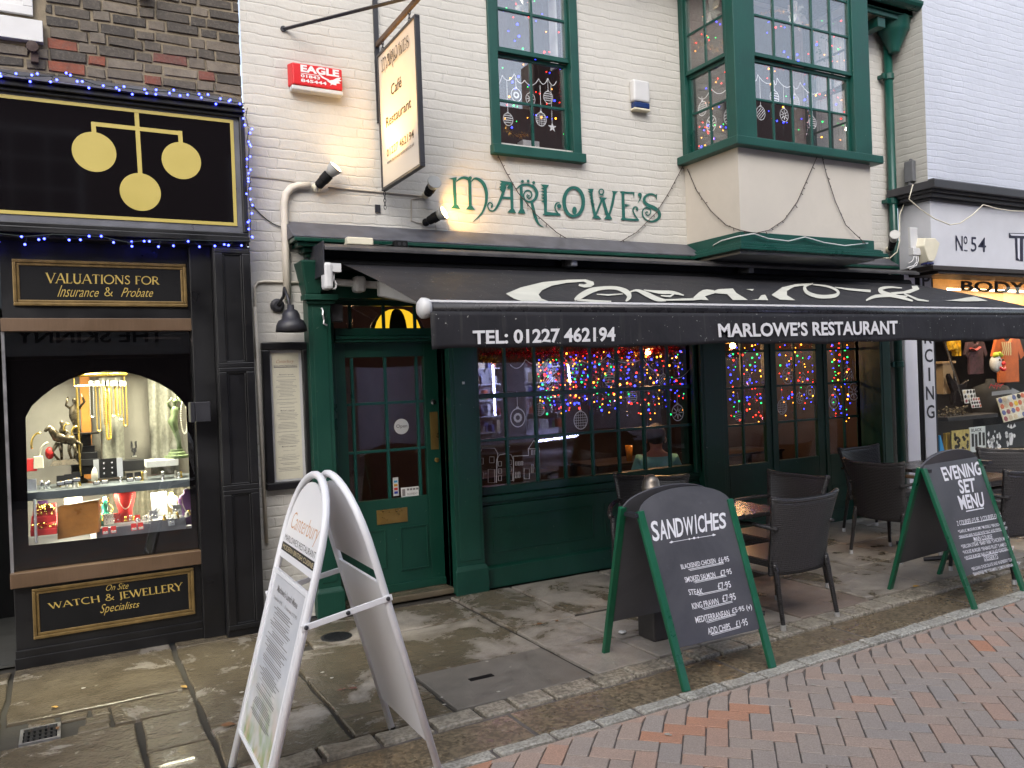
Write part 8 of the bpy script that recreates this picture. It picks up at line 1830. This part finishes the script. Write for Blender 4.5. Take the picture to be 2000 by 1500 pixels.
tinsel('gold tinsel along the top panes of the bay window', ti(5.6, (1484, 28), (1520, 20), (1560, 40), (1590, 58)), M_tgold, .045, 340)
tinsel('silver tinsel strand hanging in the middle of the bay window', ti(5.7, (1577, 180), (1580, 230), (1575, 268)), M_tsil, .035, 320)
tinsel('gold and silver tinsel behind the left side of the bay window', [BSl.px(*p) for p in ((1355, 80), (1400, 100), (1425, 60))], M_tgold, .07, 380)
tinsel('glittering tinsel at the foot of the first floor sash window', ti(6.4, (985, 250), (1010, 268), (1030, 262)), M_tgold, .05, 220)
tinsel('red tinsel at the right edge of the first floor sash window', ti(6.4, (1092, 130), (1094, 190)), M_tred, .03, 160)
M_tpur = mat('purple_tinsel', (.42, .16, .55), .2, .9, var=.6, scale=60)
def strands(label, px0, px1, top, bots, y, n, m):
    for_ = []; pl = FY(y)
    for i in range(n): x = lerp(px0, px1, (i+.5)/n); for_ += [pl.px(x, top), pl.px(x+3, lerp(bots[0], bots[1], i/n)+random.uniform(-25, 10)), pl.px(x+3, top)]
    return tinsel(label, for_, m, .028, n*75)
strands('purple tinsel strands among the lights in the left half of the main window', 1050, 1160, 692, (800, 815), 6.17, 16, M_tpur)
strands('silver tinsel strands among the lights in the right half of the main window', 1160, 1345, 688, (805, 800), 6.17, 22, M_tsil)
strands('purple tinsel strands behind the first folding door', 1420, 1497, 670, (820, 830), 6.37, 11, M_tpur)
strands('red tinsel strands behind the second folding door', 1522, 1594, 672, (800, 790), 6.37, 8, M_tred)
strands('gold tinsel strands high up behind the middle of the main window', 1070, 1240, 690, (740, 735), 6.2, 14, M_tgold)
def star(label, c, R, pl, n=12):
    r_ = th('foil_star', label, 'decoration', c)
    for k in range(n):
        a = 6.283*k/n; mb = MB(); d = pl.U*math.cos(a)+pl.W*math.sin(a); s_ = pl.U*-math.sin(a)+pl.W*math.cos(a); o_ = pl.N*.02*(1 if k % 2 else -1)
        mb.add([c, c+d*R*.55+s_*R*.12+o_, c+d*R*(1 if k % 2 else .75), c+d*R*.55-s_*R*.12-o_], [(0, 1, 2), (0, 2, 3)]); mb.build('ray', M_foil, r_, recalc=False)
M_foil = mat('silver_foil', (.75, .75, .68), .2, .8)
star('large silver foil star behind the left side of the bay window', FX(BAYX0+.12).px(1387, 22), .16, BS, 14); star('large silver foil star behind the front of the bay window', FY(5.45).px(1556, 26), .17, BF, 14); star('silver foil star at the top of the first floor sash window', FY(6.25).px(1022, 10), .13, WALL, 14)
mb = MB()
wc = FY(5.6).px(1612, 95)
for i in range(60):
    a = i*.21+random.uniform(-.1, .1); rr = random.uniform(.075, .105); p = wc+V((rr*math.cos(a), random.uniform(-.02, .02), rr*1.25*math.sin(a))); mb.add([p, p+V((random.uniform(-.03, .03), .01, random.uniform(-.03, .03))), p+V((random.uniform(-.03, .03), -.01, random.uniform(-.03, .03)))], [(0, 1, 2)])
mb.build('green_wreath', mat('green_wreath', (.02, .10, .05), .6), recalc=False, label='round green wreath behind the right panes of the bay window', cat='wreath')
# ---- white vinyl baubles on the panes: printed on the inside of the glass
def bauble(parent, pl, px, py, rpx, style, top=None, d=-.03):
    mb = MB(); u, v = pl.uv(px, py); r = abs(pl.uv(px+rpx, py)[0]-u); mp = uvmap(pl, d=d); w_ = max(.006, r*.13)
    mb.rib(mp, [(u+r*math.cos(i*.3142), v+r*1.12*math.sin(i*.3142)) for i in range(20)], w_, closed=True)
    if style == 's':
        for k in (-.55, -.18, .2, .58): hw = r*math.sqrt(1-k*k); mb.rib(mp, [(u-hw, v+k*r*1.1), (u, v+k*r*1.1+r*.06), (u+hw, v+k*r*1.1)], r*.17)
    elif style == 'd':
        for k in (-.6, -.2, .2, .6): hw = r*math.sqrt(1-k*k); mb.rib(mp, [(u-hw*.7+k*r*.7, v-hw*.7-k*r*.6), (u+hw*.7+k*r*.7, v+hw*.7-k*r*.6)], r*.13)
    elif style == 'g':
        for k in (-.66, -.33, 0, .33, .66): hw = r*math.sqrt(1-k*k); mb.rib(mp, [(u-hw, v+k*r), (u+hw, v+k*r)], r*.06); mb.rib(mp, [(u+k*r, v-hw), (u+k*r, v+hw)], r*.06)
    elif style == 'f':
        for k in range(8): a = k*.7854; mb.rib(mp, [(u+r*.2*math.cos(a), v+r*.2*math.sin(a)), (u+r*.85*math.cos(a), v+r*.85*math.sin(a))], r*.16)
    elif style == 'o':
        mb.rib(mp, [(u+r*.45*math.cos(i*.6283), v+r*.45*math.sin(i*.6283)) for i in range(10)], r*.3, closed=True)
    mb.poly(mp, [(u-r*.22, v+r*1.12), (u+r*.22, v+r*1.12), (u+r*.18, v+r*1.35), (u-r*.18, v+r*1.35)])
    if top: mb.rib(mp, [(u, v+r*1.35), (u, pl.uv(px-(py-top)*.04, top)[1])], .005)
    return mb.build('bauble_sticker', M_sticker, parent)
def garland(parent, pl, pts, d=-.03):
    mb = MB(); mp = uvmap(pl, d=d)
    for (a, b), (c, e) in zip(pts, pts[1:]):
        p, q = pl.uv(a, b), pl.uv(c, e); mb.rib(mp, [(lerp(p[0], q[0], t/8), lerp(p[1], q[1], t/8)-.05*4*t/8*(1-t/8)) for t in range(9)], .007)
    return mb.build('garland_sticker', M_sticker, parent)
W1b = FY(YW-.012)
garland(sw, W1b, [(975, 152), (990, 140), (1014, 137), (1034, 150), (1062, 147), (1080, 146), (1097, 152)], -.0875)
for px, py, rr, s_, tp in ((1018, 179, 10, 'o', 140), (1046, 187, 9, 'f', 155), (1081, 184, 9, 's', 148), (1002, 227, 9.5, 's', 150), (1067, 227, 10, 'g', 160)): bauble(sw, W1b, px, py, rr, s_, tp, -.0875)
mb = MB(); u, v = W1b.uv(1089, 243); mb.poly(uvmap(W1b, d=-.0875), [(u+(.045 if k % 2 == 0 else .018)*math.sin(k*.6283), v+(.045 if k % 2 == 0 else .018)*math.cos(k*.6283)) for k in range(10)]); mb.rib(uvmap(W1b, d=-.0875), [(u, v+.04), (u, W1b.uv(1086, 160)[1])], .005); mb.build('star_sticker', M_sticker, sw)
garland(bfw, BF, [(1484, 143), (1492, 140), (1524, 152), (1530, 147), (1560, 160), (1575, 156), (1610, 176)], -.075)
for px, py, rr, s_, tp in ((1498, 216, 8.5, 'd', 146), (1525, 185, 8.5, 's', 152), (1544, 220, 8, 'f', 162), (1565, 194, 8.5, 'g', 164), (1600, 235, 7, 's', 175)): bauble(bfw, BF, px, py, rr, s_, tp, -.075)
garland(bsw, BS, [(1352, 188), (1376, 170), (1408, 170), (1426, 140)], -.075)
for px, py, rr, s_, tp in ((1360, 210, 8.5, 'g', 186), (1377, 240, 9.5, 'f', 172), (1412, 224, 10.5, 's', 165), (1427, 186, 9, 's', 142)): bauble(bsw, BS, px, py, rr, s_, tp, -.075)
garland(mw, MW, [(1000, 712), (1030, 702), (1075, 700), (1105, 698), (1140, 704), (1190, 695), (1260, 700), (1310, 735), (1352, 720)], -.032)
for px, py, rr, s_, tp in ((1015, 816, 14, 'o', 765), (1138, 821, 13, 'g', 790), (1240, 775, 8, 's', 760), (1328, 806, 11, 'f', 770), (1075, 745, 9, 'd', 705), (1194, 740, 10, 's', 702), (1122, 722, 12, 's', 697), (1300, 742, 8, 'd', 715), (1058, 800, 9, 'g', 775)): bauble(mw, MW, px, py, rr, s_, tp, -.032)
for lf_, lst in ((None, ((1446, 813, 7, 's', 770), (1461, 740, 9, 'g', 702), (1542, 734, 10, 'f', 700), (1572, 740, 6.5, 'o', 705), (1531, 795, 9, 'g', 752), (1565, 778, 6.5, 'f', 735), (1586, 766, 8, 'o', 750), (1632, 784, 9, 'o', 745), (1658, 733, 10, 'd', 700), (1671, 765, 10, 'f', 702))),):
    for q_ in lst:
        dr_ = [o for o in rs.children if o.name.startswith('french_door')][0 if q_[0] < 1508 else 1 if q_[0] < 1610 else 2]
        bauble(dr_, FD, *q_[:5], -.024)
# white line drawing of houses at the foot of the main window
mb = MB(); mp = Map(lambda x, y, d: MW.px(880+x*.26, 660+y*.26, d), -.032)
def box_(a, b, c, d): mb.rib(mp, [(a, b), (c, b), (c, d), (a, d)], 4, closed=True)
for q_ in ([(235, 1100), (232, 880), (250, 830), (345, 830), (368, 870), (355, 1090)], [(358, 1090), (360, 915), (380, 880), (440, 870), (470, 880), (485, 915), (488, 1080)], [(488, 1080), (486, 890), (600, 885), (598, 835), (640, 770), (682, 832), (685, 1060)], [(598, 835), (682, 832)], [(440, 870), (445, 820), (460, 815)]): mb.rib(mp, q_, 4.5)
for q_ in ((240, 905, 258, 950), (305, 895, 340, 940), (238, 1010, 260, 1060), (295, 990, 345, 1090), (372, 930, 395, 965), (372, 985, 395, 1020), (372, 1035, 395, 1075), (445, 920, 470, 955), (447, 970, 470, 1005), (450, 1020, 478, 1075), (500, 930, 512, 960), (522, 930, 534, 960), (543, 928, 555, 958), (500, 1010, 512, 1055), (522, 1008, 534, 1052), (565, 985, 605, 1060), (622, 845, 632, 880), (645, 843, 655, 878), (620, 950, 632, 1015)): box_(*q_)
mb.build('house_drawing', M_sticker, mw)
